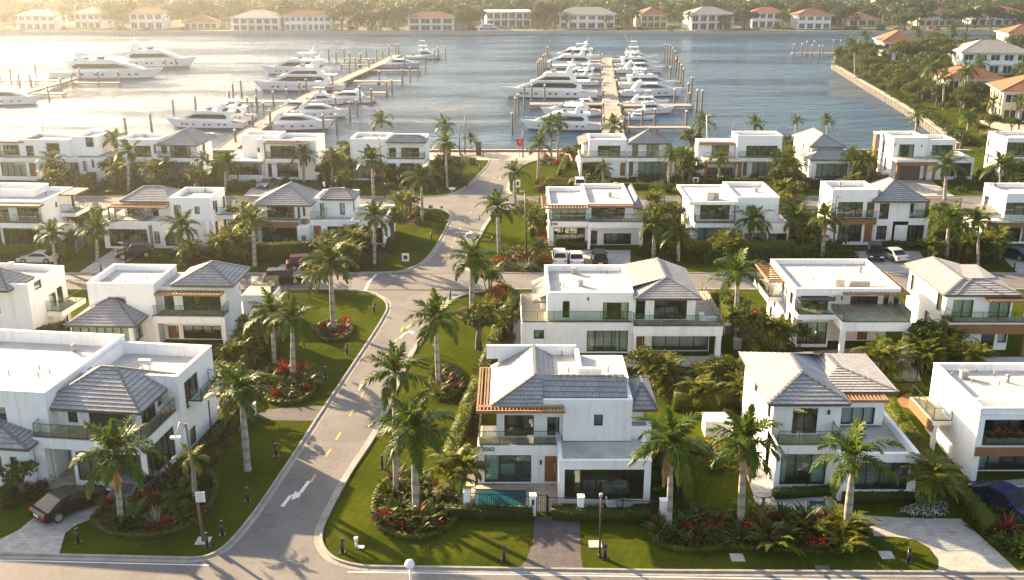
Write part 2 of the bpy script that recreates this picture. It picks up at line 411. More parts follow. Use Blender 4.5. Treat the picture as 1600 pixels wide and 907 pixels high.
# ---------------------------------------------------------------- mesh helpers
class MB:
    """Collects faces of one part (world or local metres) and links them as one mesh object."""
    def __init__(s):
        s.v = []; s.f = []; s.mi = []; s.uv = []; s.sm = []; s.has_uv = False
    def poly(s, pts, m=0, uv=None, smooth=False):
        k = len(s.v)
        s.v.extend([tuple(p) for p in pts])
        s.f.append(tuple(range(k, k + len(pts))))
        s.mi.append(m); s.uv.append(uv); s.sm.append(smooth)
        if uv: s.has_uv = True
    def box(s, x0, x1, y0, y1, z0, z1, m=0, skip=''):
        if x1 < x0: x0, x1 = x1, x0
        if y1 < y0: y0, y1 = y1, y0
        if z1 < z0: z0, z1 = z1, z0
        k = len(s.v)
        s.v += [(x0, y0, z0), (x1, y0, z0), (x1, y1, z0), (x0, y1, z0), (x0, y0, z1), (x1, y0, z1), (x1, y1, z1), (x0, y1, z1)]
        for nm, q in (('b', (3, 2, 1, 0)), ('t', (4, 5, 6, 7)), ('f', (0, 1, 5, 4)), ('r', (1, 2, 6, 5)), ('k', (2, 3, 7, 6)), ('l', (3, 0, 4, 7))):
            if nm in skip: continue
            s.f.append(tuple(k + i for i in q)); s.mi.append(m); s.uv.append(None); s.sm.append(False)
    def bar(s, a, b, w, h=None, m=0):
        """a square bar from a to b"""
        h = h or w
        a = Vector(a); b = Vector(b); d = (b - a)
        if d.length < 1e-6: return
        d.normalize()
        up = Vector((0, 0, 1)) if abs(d.z) < 0.95 else Vector((0, 1, 0))
        sx = d.cross(up).normalized() * w / 2
        sy = sx.cross(d).normalized() * h / 2
        k = len(s.v)
        for p in (a, b):
            s.v += [tuple(p - sx - sy), tuple(p + sx - sy), tuple(p + sx + sy), tuple(p - sx + sy)]
        for q in ((0, 3, 2, 1), (4, 5, 6, 7), (0, 1, 5, 4), (1, 2, 6, 5), (2, 3, 7, 6), (3, 0, 4, 7)):
            s.f.append(tuple(k + i for i in q)); s.mi.append(m); s.uv.append(None); s.sm.append(False)
    def tube(s, pts, rad, n=8, m=0, cap=True, smooth=True):
        """a round tube through pts with one radius each"""
        k = len(s.v); P = [Vector(p) for p in pts]
        if not hasattr(rad, '__len__'): rad = [rad] * len(P)
        for i, p in enumerate(P):
            d = (P[min(i + 1, len(P) - 1)] - P[max(i - 1, 0)]).normalized()
            up = Vector((1, 0, 0)) if abs(d.x) < 0.9 else Vector((0, 1, 0))
            a = d.cross(up).normalized(); b = d.cross(a)
            for j in range(n):
                t = 2 * pi * j / n
                s.v.append(tuple(p + (a * cos(t) + b * sin(t)) * rad[i]))
        for i in range(len(P) - 1):
            for j in range(n):
                q = (k + i * n + j, k + i * n + (j + 1) % n, k + (i + 1) * n + (j + 1) % n, k + (i + 1) * n + j)
                s.f.append(q); s.mi.append(m); s.uv.append(None); s.sm.append(smooth)
        if cap:
            s.f.append(tuple(k + j for j in reversed(range(n)))); s.mi.append(m); s.uv.append(None); s.sm.append(False)
            e = k + (len(P) - 1) * n
            s.f.append(tuple(e + j for j in range(n))); s.mi.append(m); s.uv.append(None); s.sm.append(False)
    def rings(s, R, m=0, closed=True, cap0=False, cap1=False, smooth=True):
        """skin consecutive rings of equal point count"""
        k = len(s.v); n = len(R[0])
        for r in R: s.v.extend([tuple(p) for p in r])
        for i in range(len(R) - 1):
            for j in range(n if closed else n - 1):
                s.f.append((k + i * n + j, k + i * n + (j + 1) % n, k + (i + 1) * n + (j + 1) % n, k + (i + 1) * n + j))
                s.mi.append(m); s.uv.append(None); s.sm.append(smooth)
        if cap0: s.f.append(tuple(k + j for j in reversed(range(n)))); s.mi.append(m); s.uv.append(None); s.sm.append(False)
        if cap1:
            e = k + (len(R) - 1) * n
            s.f.append(tuple(e + j for j in range(n))); s.mi.append(m); s.uv.append(None); s.sm.append(False)
    def wall(s, ax, plane, out, u0, u1, z0, z1, holes=(), rev=0.2, m=0):
        """wall sheet on Y=plane (ax 'y', u is x) or X=plane (ax 'x', u is y) with openings and their reveals"""
        def P(u, z, d=0.0):
            w = plane - out * d
            return (u, w, z) if ax == 'y' else (w, u, z)
        def quad(a, b, c, d):
            s.poly([a, b, c, d], m)
        us = sorted({u0, u1} | {h[0] for h in holes} | {h[2] for h in holes})
        zs = sorted({z0, z1} | {h[1] for h in holes} | {h[3] for h in holes})
        us = [u for u in us if u0 - 1e-6 <= u <= u1 + 1e-6]; zs = [z for z in zs if z0 - 1e-6 <= z <= z1 + 1e-6]
        for i in range(len(us) - 1):
            for j in range(len(zs) - 1):
                cu = (us[i] + us[i + 1]) / 2; cz = (zs[j] + zs[j + 1]) / 2
                if any(h[0] < cu < h[2] and h[1] < cz < h[3] for h in holes): continue
                quad(P(us[i], zs[j]), P(us[i + 1], zs[j]), P(us[i + 1], zs[j + 1]), P(us[i], zs[j + 1]))
        for h in holes:
            a, b, c, d = h[:4]
            quad(P(a, b), P(a, b, rev), P(c, b, rev), P(c, b))
            quad(P(a, d), P(c, d), P(c, d, rev), P(a, d, rev))
            quad(P(a, b), P(a, d), P(a, d, rev), P(a, b, rev))
            quad(P(c, b), P(c, b, rev), P(c, d, rev), P(c, d))
    def build(s, name, mats, parent=None, org=(0, 0, 0), smooth=False):
        me = bpy.data.meshes.new(name)
        if org != (0, 0, 0):
            v = [(p[0] - org[0], p[1] - org[1], p[2] - org[2]) for p in s.v]
        else: v = s.v
        me.from_pydata(v, [], s.f)
        for mt in ([mats] if isinstance(mats, str) else mats): me.materials.append(M[mt])
        if len(s.f):
            me.polygons.foreach_set('material_index', s.mi)
            me.polygons.foreach_set('use_smooth', [True] * len(s.f) if smooth else s.sm)
        if s.has_uv:
            ul = me.uv_layers.new(name='UVMap')
            dat = []
            for f, u in zip(s.f, s.uv):
                dat.extend(u if u else [(0, 0)] * len(f))
            ul.data.foreach_set('uv', np.array(dat, dtype=np.float32).ravel())
        me.update()
        return link(name, me, parent)

def link(name, data, parent=None):
    o = bpy.data.objects.new(name, data)
    COL.objects.link(o)
    if parent is not None: o.parent = parent
    return o
def tag(o, label=None, cat=None, group=None, kind=None):
    if label: o['label'] = label
    if cat: o['category'] = cat
    if group: o['group'] = group
    if kind: o['kind'] = kind
    return o
def thing(name, label, cat, loc=(0, 0, 0), rz=0.0, group=None):
    o = bpy.data.objects.new(name, None)
    o.empty_display_size = 0.3
    COL.objects.link(o)
    o.location = loc; o.rotation_euler = (0, 0, rz)
    return tag(o, label, cat, group)
KIDS = {}
def kids(o):
    if o.name not in KIDS: KIDS[o.name] = [c for c in COL.objects if c.parent == o]
    return KIDS[o.name]
def dup(o, loc=None, rz=None, sc=None, label=None, group=None, parent=None):
    """copy of a thing with its parts and sub-parts"""
    c = o.copy(); COL.objects.link(c)
    if parent is not None: c.parent = parent
    if loc is not None: c.location = loc
    if rz is not None: c.rotation_euler = (0, 0, rz)
    if sc is not None: c.scale = sc if hasattr(sc, '__len__') else (sc, sc, sc)
    if label: c['label'] = label
    if group: c['group'] = group
    for ch in kids(o): dup(ch, parent=c)
    return c
def npmesh(name, V, F, mats, mi=None, smooth=False):
    """mesh from numpy arrays, F all quads or all triangles"""
    me = bpy.data.meshes.new(name)
    V = np.asarray(V, dtype=np.float32); F = np.asarray(F, dtype=np.int32)
    me.vertices.add(len(V)); me.vertices.foreach_set('co', V.ravel())
    k = F.shape[1]
    me.loops.add(F.size); me.loops.foreach_set('vertex_index', F.ravel())
    me.polygons.add(len(F))
    me.polygons.foreach_set('loop_start', np.arange(0, F.size, k, dtype=np.int32))
    me.polygons.foreach_set('loop_total', np.full(len(F), k, dtype=np.int32))
    for mt in ([mats] if isinstance(mats, str) else mats): me.materials.append(M[mt])
    if mi is not None: me.polygons.foreach_set('material_index', np.asarray(mi, dtype=np.int32))
    if smooth: me.polygons.foreach_set('use_smooth', np.ones(len(F), dtype=bool))
    me.update(calc_edges=True)
    return me
def sheet(name, pts, z, mat, kind='structure', label=None, cat=None, group=None):
    """a flat polygon on the ground"""
    b = MB(); b.poly([(p[0], p[1], z) for p in pts]); o = b.build(name, mat)
    bpy_fix_up(o)
    return tag(o, label, cat, group, kind)
def bpy_fix_up(o):
    me = o.data
    if me.polygons[0].normal.z < 0: me.flip_normals()
# ---------------------------------------------------------------- modern house builder
class House:
    """one house in its own frame: x along the front, y into the lot, z up; corner = where its front left corner meets the ground"""
    def __init__(s, label, corner, rz=0.0, name='modern_house'):
        ox, oy = G(*corner)
        s.O = (ox, oy, 0.0); s.rz = radians(rz)
        s.root = thing(name, label, 'house', s.O, s.rz)
        s.w = MB(); s.mem = MB(); s.tile = MB(); s.fas = MB(); s.deck = MB(); s.floor = MB(); s.furn = MB()
        s.rnd = random.Random(hash(corner) % 9999)
        c, n = cos(-s.rz), sin(-s.rz)
        s.cam = (-ox * c + oy * n, -ox * n - oy * c)
        s.cn = (c, n)
    def r(s, px, py):
        a = ray(px, py); c, n = s.cn
        return (a[0] * c - a[1] * n, a[0] * n + a[1] * c, a[2])
    def fx(s, px, py, Y=0.0):
        a = s.r(px, py); t = (Y - s.cam[1]) / a[1]
        return (s.cam[0] + a[0] * t, CAM_H + a[2] * t)
    def sx(s, px, py, X):
        a = s.r(px, py); t = (X - s.cam[0]) / a[0]
        return (s.cam[1] + a[1] * t, CAM_H + a[2] * t)
    def g(s, px, py, z=0.0):
        a = s.r(px, py); t = (z - CAM_H) / a[2]
        return (s.cam[0] + a[0] * t, s.cam[1] + a[1] * t)
    def dep(s, px, py, z): return s.g(px, py, z)[1]
    def X(s, px, py, Y=0.0): return s.fx(px, py, Y)[0]
    def Z(s, px, py, Y=0.0): return s.fx(px, py, Y)[1]
    # -- openings
    def window(s, ax, plane, out, a, b, c, d, n=2, opt='', rev=0.2):
        def P(u, z, dep):
            w = plane - out * dep
            return (u, w, z) if ax == 'y' else (w, u, z)
        def bx(mb, u0, u1, z0, z1, d0, d1, m=0):
            p, q = P(u0, z0, d0), P(u1, z1, d1)
            mb.box(p[0], q[0], p[1], q[1], p[2], q[2], m)
        fr = MB(); k = 0.075; d0, d1 = rev * 0.45, rev * 0.45 + 0.09
        if opt != 'd':
            bx(fr, a, a + k, b, d, d0, d1); bx(fr, c - k, c, b, d, d0, d1)
            bx(fr, a + k, c - k, b, b + k, d0, d1); bx(fr, a + k, c - k, d - k, d, d0, d1)
            for i in range(1, n):
                u = a + (c - a) * i / n
                bx(fr, u - 0.04, u + 0.04, b + k, d - k, d0 + 0.004, d1 - 0.004)
            if 't' in opt:
                zt = d - (d - b) * 0.25
                bx(fr, a + k, c - k, zt - 0.035, zt + 0.035, d0 + 0.008, d1 - 0.008)
            wo = fr.build('window', 'dark_metal', s.root)
            gl = MB(); dg = rev * 0.45 + 0.05
            for i in range(n):
                e0 = a + k * .6 + (c - a - k * 1.2) * i / n; e1 = a + k * .6 + (c - a - k * 1.2) * (i + 1) / n; t0, t1 = s.rnd.uniform(-.012, .012), s.rnd.uniform(-.012, .012)
                gl.poly([P(e0, b + k * .6, dg + t0), P(e1, b + k * .6, dg - t0), P(e1, d - k * .6, dg - t0 + t1), P(e0, d - k * .6, dg + t0 + t1)])
            gl.build('pane', 'window_glass', wo)
            # curtains or a roller blind inside
            ch = s.rnd.random()
            rngs = []
            if 'c' in opt: rngs = [(a, c)]
            elif 'l' in opt: rngs = [(a, a + (c - a) * 0.3)]
            elif 'p' in opt: rngs = [(a + (c - a) * 0.72, c), (a, a + (c - a) * 0.16)]
            elif 'n' in opt: rngs = []
            elif ch < 0.30: rngs = [(a, a + (c - a) * s.rnd.uniform(.15, .3)), (c - (c - a) * s.rnd.uniform(.1, .3), c)]
            elif ch < 0.46: rngs = [(a, c)]
            elif ch < 0.78: rngs = [(a, a + (c - a) * s.rnd.choice([1, 2]) / max(2, n))]
            if 'b' in opt or (ch > 0.66 and not opt):
                cu = MB(); zb = d - (d - b) * s.rnd.uniform(0.25, 0.6)
                bx(cu, a + .02, c - .02, zb, d - .02, rev + 0.06, rev + 0.08)
                cu.build('roller_blind', 'curtain', wo)
            if rngs:
                cu = MB()
                for u0, u1 in rngs:
                    m = max(4, int((u1 - u0) / 0.09)); L = None
                    for i in range(m + 1):
                        u = u0 + (u1 - u0) * i / m; dd = rev + 0.16 + (0.05 if i % 2 else 0.0)
                        p = (P(u, b + .02, dd), P(u, d - .02, dd))
                        if L: cu.poly([L[0], p[0], p[1], L[1]])
                        L = p
                cu.build('curtain', 'curtain', wo)
        else:
            bx(fr, a, c, b, d, rev - 0.09, rev - 0.03)
            do = fr.build('door', 'door_wood', s.root)
            hd = MB(); bx(hd, c - 0.22, c - 0.16, b + 0.7, b + 1.5, rev - 0.16, rev - 0.092)
            hd.build('handle', 'steel', do)
    def opens(s, ax, plane, out, specs, lo, hi, zlo, zhi):
        H = []
        for q in specs or ():
            if ax == 'y':
                px0, py0, px1, py1 = q[:4]
                u0, zt = s.fx(px0, py0, plane); u1, zb = s.fx(px1, py1, plane)
                u0 = (u0 + s.fx(px0, py1, plane)[0]) / 2; u1 = (u1 + s.fx(px1, py0, plane)[0]) / 2
                rest = q[4:]
            else:
                pxc, pyc, w, h = q[:4]
                u, z = s.sx(pxc, pyc, plane)
                u0, u1, zb, zt = u - w / 2, u + w / 2, z - h / 2, z + h / 2
                rest = q[4:]
            u0 = max(u0, lo + .08); u1 = min(u1, hi - .08); zb = max(zb, zlo + .06); zt = min(zt, zhi - .12)
            if u1 - u0 < 0.25 or zt - zb < 0.25: continue
            n = rest[0] if rest else 2; opt = rest[1] if len(rest) > 1 else ''
            H.append((u0, zb, u1, zt))
            s.window(ax, plane, out, u0, zb, u1, zt, n, opt)
        return H
    # -- a block of the house
    def block(s, x0, x1, y0, y1, z0, z1, front=(), left=(), right=(), top='flat', para=0.58, mid=None, ring=0.26):
        w = s.w
        w.wall('y', y0, -1, x0, x1, z0, z1, s.opens('y', y0, -1, front, x0, x1, z0, z1))
        w.wall('x', x0, -1, y0, y1, z0, z1, s.opens('x', x0, -1, left, y0, y1, z0, z1))
        w.wall('x', x1, 1, y0, y1, z0, z1, s.opens('x', x1, 1, right, y0, y1, z0, z1))
        w.wall('y', y1, 1, x0, x1, z0, z1)
        fl = [z0 + 0.05] + ([mid] if mid else [])
        for zf in fl:
            s.floor.poly([(x0 + .02, y0 + .22, zf), (x1 - .02, y0 + .22, zf), (x1 - .02, y1 - .02, zf), (x0 + .02, y1 - .02, zf)])
            for i in range(3):
                fw = s.rnd.uniform(.5, 2.0); fx = s.rnd.uniform(x0 + .5, max(x0 + .6, x1 - 2.6)); fy = y0 + s.rnd.uniform(1.0, 2.6)
                if fx + fw < x1 - .3 and fy + .9 < y1:
                    s.furn.box(fx, fx + fw, fy, fy + .8, zf + .01, zf + s.rnd.uniform(.45, 1.1))
        if top == 'flat':
            r = ring; zm = z1 - para
            for a in ((x0, x1, y0, y0 + r), (x0, x1, y1 - r, y1), (x0, x0 + r, y0 + r, y1 - r), (x1 - r, x1, y0 + r, y1 - r)):
                w.poly([(a[0], a[2], z1), (a[1], a[2], z1), (a[1], a[3], z1), (a[0], a[3], z1)])
            w.wall('y', y0 + r, 1, x0 + r, x1 - r, zm, z1); w.wall('y', y1 - r, -1, x0 + r, x1 - r, zm, z1)
            w.wall('x', x0 + r, 1, y0 + r, y1 - r, zm, z1); w.wall('x', x1 - r, -1, y0 + r, y1 - r, zm, z1)
            # metal coping just proud of the wall
            k = 0.03
            for a in ((x0 - k, x1 + k, y0 - k, y0 - .002), (x0 - k, x1 + k, y1 + .002, y1 + k), (x0 - k, x0 - .002, y0 - .002, y1 + .002), (x1 + .002, x1 + k, y0 - .002, y1 + .002)):
                w.box(a[0], a[1], a[2], a[3], z1 - 0.10, z1 + 0.012)
            s.mem.poly([(x0 + r, y0 + r, zm), (x1 - r, y0 + r, zm), (x1 - r, y1 - r, zm), (x0 + r, y1 - r, zm)])
        else:
            s.mem.poly([(x0, y0, z1 - .01), (x1, y0, z1 - .01), (x1, y1, z1 - .01), (x0, y1, z1 - .01)])
        return (x0, x1, y0, y1, z0, z1)
    def slab(s, x0, x1, y0, y1, z0, z1, deck=True):
        s.w.box(x0, x1, y0, y1, z0, z1)
        if deck: s.deck.box(x0 + .14, x1 - .14, y0 + .14, y1, z1 + .003, z1 + .03, skip='b')
    def col(s, x0, x1, y0, y1, z0, z1): s.w.box(x0, x1, y0, y1, z0, z1)
    def band(s, x0, x1, y0, y1, z0, z1):
        b = MB(); b.box(x0, x1, y0, y1, z0, z1); b.build('timber_fascia', 'wood_cladding', s.root)
    def rail(s, pts, z, h=1.05):
        """glass balustrade along pts"""
        f = MB(); gl = MB()
        for (a, b) in zip(pts[:-1], pts[1:]):
            L = hypot(b[0] - a[0], b[1] - a[1])
            if L < .2: continue
            n = max(1, round(L / 1.4))
            f.bar((a[0], a[1], z + h), (b[0], b[1], z + h), .045, .03)
            f.bar((a[0], a[1], z + .06), (b[0], b[1], z + .06), .05, .07)
            for i in range(n + 1):
                t = i / n; x = a[0] + (b[0] - a[0]) * t; y = a[1] + (b[1] - a[1]) * t
                f.box(x - .02, x + .02, y - .02, y + .02, z, z + h - .016)
            for i in range(n):
                t0 = (i + .04) / n; t1 = (i + .96) / n
                p = [(a[0] + (b[0] - a[0]) * t, a[1] + (b[1] - a[1]) * t) for t in (t0, t1)]
                gl.poly([(p[0][0], p[0][1], z + .11), (p[1][0], p[1][1], z + .11), (p[1][0], p[1][1], z + h - .02), (p[0][0], p[0][1], z + h - .02)])
        o = f.build('glass_railing', 'bronze_metal', s.root)
        gl.build('pane', 'rail_glass', o)
    def pergola(s, x0, x1, y0, y1, z, n, along='y', posts=(), th=0.2):
        """timber frame with n slats; along = direction the slats run"""
        b = MB(); w = 0.14
        b.box(x0, x1, y0, y0 + w, z - th, z); b.box(x0, x1, y1 - w, y1, z - th, z)
        b.box(x0, x0 + w, y0 + w, y1 - w, z - th, z - .002); b.box(x1 - w, x1, y0 + w, y1 - w, z - th, z - .002)
        for i in range(1, n):
            if along == 'y':
                x = x0 + (x1 - x0) * i / n; b.box(x - .045, x + .045, y0 + w, y1 - w, z - th + .02, z - .01)
            else:
                y = y0 + (y1 - y0) * i / n; b.box(x0 + w, x1 - w, y - .045, y + .045, z - th + .02, z - .01)
        for p in posts: b.box(p[0] - .1, p[0] + .1, p[1] - .1, p[1] + .1, p[2], z - th - .002)
        b.build('pergola', 'pergola_wood', s.root)
    def slope(s, a, b, c, d, course=0.36):
        """tiled plane: eave a-b, upper edge d-c, laid in stepped courses"""
        a, b, c, d = (Vector(p) for p in (a, b, c, d))
        nrm = (b - a).cross(d - a)
        if nrm.length < 1e-9: nrm = (b - a).cross(c - a)
        nrm.normalize()
        if nrm.z < 0: nrm = -nrm
        ux = (b - a).normalized()
        L = (((d + c) / 2 - (a + b) / 2)).length
        n = max(2, int(L / course))
        lo = None
        for i in range(n):
            t0, t1 = i / n, (i + 1) / n
            l0, r0, l1, r1 = a.lerp(d, t0), b.lerp(c, t0), a.lerp(d, t1), b.lerp(c, t1)
            up = nrm * 0.05; eps = nrm * 0.004
            q = [l0 + up, r0 + up, r1 + eps, l1 + eps]
            uv = [((p - a).dot(ux), (t0 if k < 2 else t1) * n * course) for k, p in enumerate(q)]
            s.tile.poly(q, 0, uv)
            rs = [l0 + (eps if i else -nrm * .03), r0 + (eps if i else -nrm * .03), r0 + up, l0 + up]
            s.tile.poly(rs, 0, [(0, 0)] * 4)
    def ridge(s, p, q):
        n = max(2, int((Vector(q) - Vector(p)).length / 0.42)); P = Vector(p); Q = Vector(q)
        for i in range(n):
            a = P.lerp(Q, i / n); b = P.lerp(Q, (i + .9) / n)
            k = len(s.tile.v)
            s.tile.bar(a + Vector((0, 0, .05)), b + Vector((0, 0, .035)), .22, .09)
    def hip(s, x0, x1, y0, y1, ze, zr, axis='y', i0=None, i1=None, fas=0.2, soffit=True):
        """hip roof over a rectangle; ridge along axis, i0 / i1 = how far the ridge ends stand in from the eaves (0 = gable)"""
        if s.tile.f: s.tile.build('tiled_roof', 'roof_tile', s.root); s.tile = MB()
        e = [(x0, y0, ze), (x1, y0, ze), (x1, y1, ze), (x0, y1, ze)]
        D_ = (y1 - y0) if axis == 'y' else (x1 - x0); H_ = ((x1 - x0) if axis == 'y' else (y1 - y0)) / 2
        i0 = H_ if i0 is None else i0; i1 = H_ if i1 is None else i1
        if i0 + i1 > D_ * .86: k_ = D_ * .86 / (i0 + i1); i0 *= k_; i1 *= k_
        if axis == 'y':
            hw = (x1 - x0) / 2; i0 = hw if i0 is None else i0; i1 = hw if i1 is None else i1
            R0 = ((x0 + x1) / 2, y0 + i0, zr); R1 = ((x0 + x1) / 2, max(y1 - i1, y0 + i0 + .01), zr)
            s.slope(e[0], e[1], R0, R0); s.slope(e[1], e[2], R1, R0); s.slope(e[3], e[0], R0, R1)
            if i1 > 0: s.slope(e[2], e[3], R1, R1)
            else: s.w.poly([e[2], e[3], R1])
            if i0 > 0: s.ridge(e[0], R0); s.ridge(e[1], R0)
            if i1 > 0: s.ridge(e[2], R1); s.ridge(e[3], R1)
        else:
            hw = (y1 - y0) / 2; i0 = hw if i0 is None else i0; i1 = hw if i1 is None else i1
            R0 = (x0 + i0, (y0 + y1) / 2, zr); R1 = (max(x1 - i1, x0 + i0 + .01), (y0 + y1) / 2, zr)
            s.slope(e[0], e[1], R1, R0); s.slope(e[2], e[3], R0, R1)
            if i0 > 0: s.slope(e[3], e[0], R0, R0)
            else: s.w.poly([e[3], e[0], R0])
            if i1 > 0: s.slope(e[1], e[2], R1, R1)
            else: s.w.poly([e[1], e[2], R1])
            if i0 > 0: s.ridge(e[0], R0); s.ridge(e[3], R0)
            if i1 > 0: s.ridge(e[1], R1); s.ridge(e[2], R1)
        s.ridge(R0, R1)
        if fas:
            s.fas.box(x0 + .04, x1 - .04, y0 + .04, y1 - .04, ze - fas, ze - .035)
    def vents(s, z, pts):
        """(px, py, kind): p thin pipe, b boxed fan, c capped pipe, u low unit"""
        for q in pts:
            x, y = s.g(q[0], q[1], z); b = MB()
            if q[2] == 'p':
                b.tube([(x, y, z), (x, y, z + .42)], .055, 6)
                nm = 'vent_pipe'
            elif q[2] == 'c':
                b.tube([(x, y, z), (x, y, z + .5)], .13, 10); b.tube([(x, y, z + .5), (x, y, z + .58), (x, y, z + .68)], [.2, .2, .08], 10); nm = 'vent_cowl'
            elif q[2] == 'b':
                b.box(x - .24, x + .24, y - .24, y + .24, z, z + .55); b.box(x - .3, x + .3, y - .3, y + .3, z + .56, z + .66); nm = 'roof_fan'
            else:
                for i in (-1, 1): b.tube([(x + .3 * i, y, z), (x + .3 * i, y, z + .3)], .05, 6)
                b.rings([[(x - .5, y + .33 * cos(t), z + .55 + .26 * sin(t)) for t in np.linspace(0, 2 * pi, 9)[:-1]], [(x + .5, y + .33 * cos(t), z + .55 + .26 * sin(t)) for t in np.linspace(0, 2 * pi, 9)[:-1]]], cap0=True, cap1=True, smooth=False); nm = 'roof_unit'
            b.build(nm, 'grey_metal' if q[2] != 'u' else 'steel', s.root)
    def lamp(s, px, py, Y):
        x, z = s.fx(px, py, Y); b = MB(); b.box(x - .07, x + .07, Y - .13, Y - .003, z - .16, z + .16); b.build('wall_lamp', 'dark_metal', s.root)
    def done(s, wall='stucco'):
        for mb, nm, mt in ((s.w, 'wall', wall), (s.mem, 'flat_roof', 'roof_membrane'), (s.tile, 'tiled_roof', 'roof_tile'), (s.fas, 'roof_fascia', 'fascia'),
                           (s.deck, 'terrace_floor', 'travertine'), (s.floor, 'interior_floor', 'interior_floor'), (s.furn, 'furniture', 'furniture')):
            if mb.f: mb.build(nm, mt, s.root)
        return s.root
# ---------------------------------------------------------------- the modern white houses of the neighbourhood
def front_centre():
    h = House('large white house numbered 3060 with a timber pergola on two sides', (747, 756))
    X, Z = h.X, h.Z
    zb = Z(800, 697); x1 = X(875, 730); 
    # single-storey right wing, standing further forward
    yw = h.g(880, 787)[1]
    xw0, xw1 = X(873, 745, yw), X(1017, 745, yw); zw = Z(940, 720, yw)
    yu = h.g(820, 684, zb)[1]                       # upper front wall
    yb = h.dep(840, 541, Z(830, 630, yu) + 1.75)
    h.block(xw0, xw1, yw, yu + 4, 0, zw, front=[(882, 734, 1006, 781, 5, 'n')], para=.35)
    # ground floor left under the balcony
    h.block(0, x1, 0, yu + 2, 0, zb - .02, front=[(757, 710, 830, 754, 3, 'l'), (851, 713, 871, 754, 1, 'd')], top='none')
    h.slab(-.02, x1, -.02, yu + .05, zb - .72, zb, deck=True)
    h.rail([(.12, yu + 6), (.12, .12), (x1 - .1, .12)], zb + .03)
    # upper floor: left rooms and the plain right block
    xl, xm, xr = X(776, 650, yu), X(879, 650, yu), X(986, 650, yu)
    ze = Z(830, 630, yu); zt = Z(930, 627, yu)
    h.block(xl, xm, yu, yb, zb, ze, front=[(788, 649, 834, 682, 3, 'n'), (855, 652, 874, 681, 1, 'n')], top='none')
    h.block(xm + .003, xr, yu - .55, yb - 4.5, zb + .003, zt, front=[(928, 648, 942, 666, 1, 'n')], top='none')
    # parapet wall on the right edge and front of the plain block
    h.w.box(xm - 1.4, xr + .02, yu - .57, yu - .27, zt - .02, zt + .34); h.w.box(xr - .3, xr + .02, yu - .27, yb - 4.5, zt - .02, zt + .34)
    # tiled roof: west slope, long front slope, short east slope down to the flat roof
    ex0, ey0 = xl - .55, yu - .75
    zr = ze + 1.75
    pkx, pky = h.g(836, 586, zr); bkx = pkx
    tl = (ex0, yb + .3, ze); A = (ex0, ey0, ze); Bm = (xm - 1.42, ey0, ze); 
    P = (pkx, pky, zr); Q = (pkx, yb + .3, zr)
    h.slope(tl, A, P, Q)
    h.slope(A, Bm, (xm - 1.42, pky, zr), P)
    h.slope((xm - 1.41, yu - .25, zt - .02), (xr - .31, yu - .25, zt - .02), (xr - .31, pky, zr - .15), (xm - 1.41, pky, zr - .0))
    ex1 = h.g(862, 560, zr - .55)[0]
    h.slope((ex1, yb + .3, zr - .7), (ex1, pky + 1.3, zr - .7), P, Q); 
    h.ridge(A, P); h.ridge(P, Q)
    h.ridge((ex1 - .05, pky + .05, zr - .08), (xr - .4, pky + .05, zr - .1))
    # flat roof behind with its stepped parapet
    zf = zr - .75
    h.mem.poly([(ex1 - .3, pky + .02, zf), (xr - .3, pky + .02, zf), (xr - .3, yb, zf), (ex1 - .3, yb, zf)])
    h.w.box(pkx - 3.6, X(900, 540, yb), yb, yb + .3, zf - .3, zr + .02)
    xs = X(900, 560, yb - 2); ys = yb - 4.2
    h.w.box(xs, xs + .3, ys, yb - .01, zf - .3, zr - .12); h.w.box(xs + .301, xr - 2, ys, ys + .3, zf - .3, zr - .12)
    h.w.box(xr - 2, xr - 1.7, pky + .3, ys + .3, zf - .3, zr - .14)
    h.w.box(ex1 - .3, xr, yb - 4.4, yb - .002, zb + .01, zf - .02)
    h.w.wall('y', yb + .001, 1, xl, xs, zb, zf)
    h.fas.box(ex0 + .03, xm - 1.45, ey0 + .03, yu + .2, ze - .22, ze - .035); h.fas.box(ex0 + .03, xl + .2, yu + .2, yb + .2, ze - .22, ze - .035)
    # lower tiled roof on the right side
    xe = X(1027, 640, yu + .9)
    h.hip(xr + .02, xe, yu + .6, yb - .3, zt - .95, zt + .25, 'y', 2.0, 2.5)
    h.block(xr + .01, xe - .9, yu + 1.6, yb - 1, 0, zt - 1.15, top='none')
    h.block(xr - 1, X(1016, 690, yu), yu - .2, yu + 1.58, zb - 1, zb + .9, para=.3)
    # pergola: front run and side run
    zp = ze + .12
    h.pergola(X(744, 645, ey0 - .75), xm + .1, ey0 - .85, ey0 - .06, zp, 24, 'y')
    h.pergola(X(744, 645, ey0 - .75), ex0 - .05, ey0 - .05, yb - .3, zp + .01, 3, 'y')
    h.vents(zf, [(878, 557, 'p'), (888, 582, 'p'), (930, 585, 'p'), (950, 581, 'p'), (868, 545, 'p')])
    h.lamp(845, 722, 0)
    # house number in black digits on the balcony front
    cu = bpy.data.curves.new('house_number', 'FONT'); cu.body = '3060'; cu.size = .46; cu.extrude = .02; cu.materials.append(M['sign_black'])
    xn, zn = h.fx(752, 705, 0)
    t_ = bpy.data.objects.new('t', cu); COL.objects.link(t_); bpy.context.view_layer.update()
    me = bpy.data.meshes.new_from_object(t_.evaluated_get(bpy.context.evaluated_depsgraph_get())); bpy.data.objects.remove(t_)
    o = link('house_number', me, h.root); o.location = (xn, -.045, zn); o.rotation_euler = (pi / 2, 0, 0); o.scale = (1.05, 1, 1)
    h.done()
front_centre()

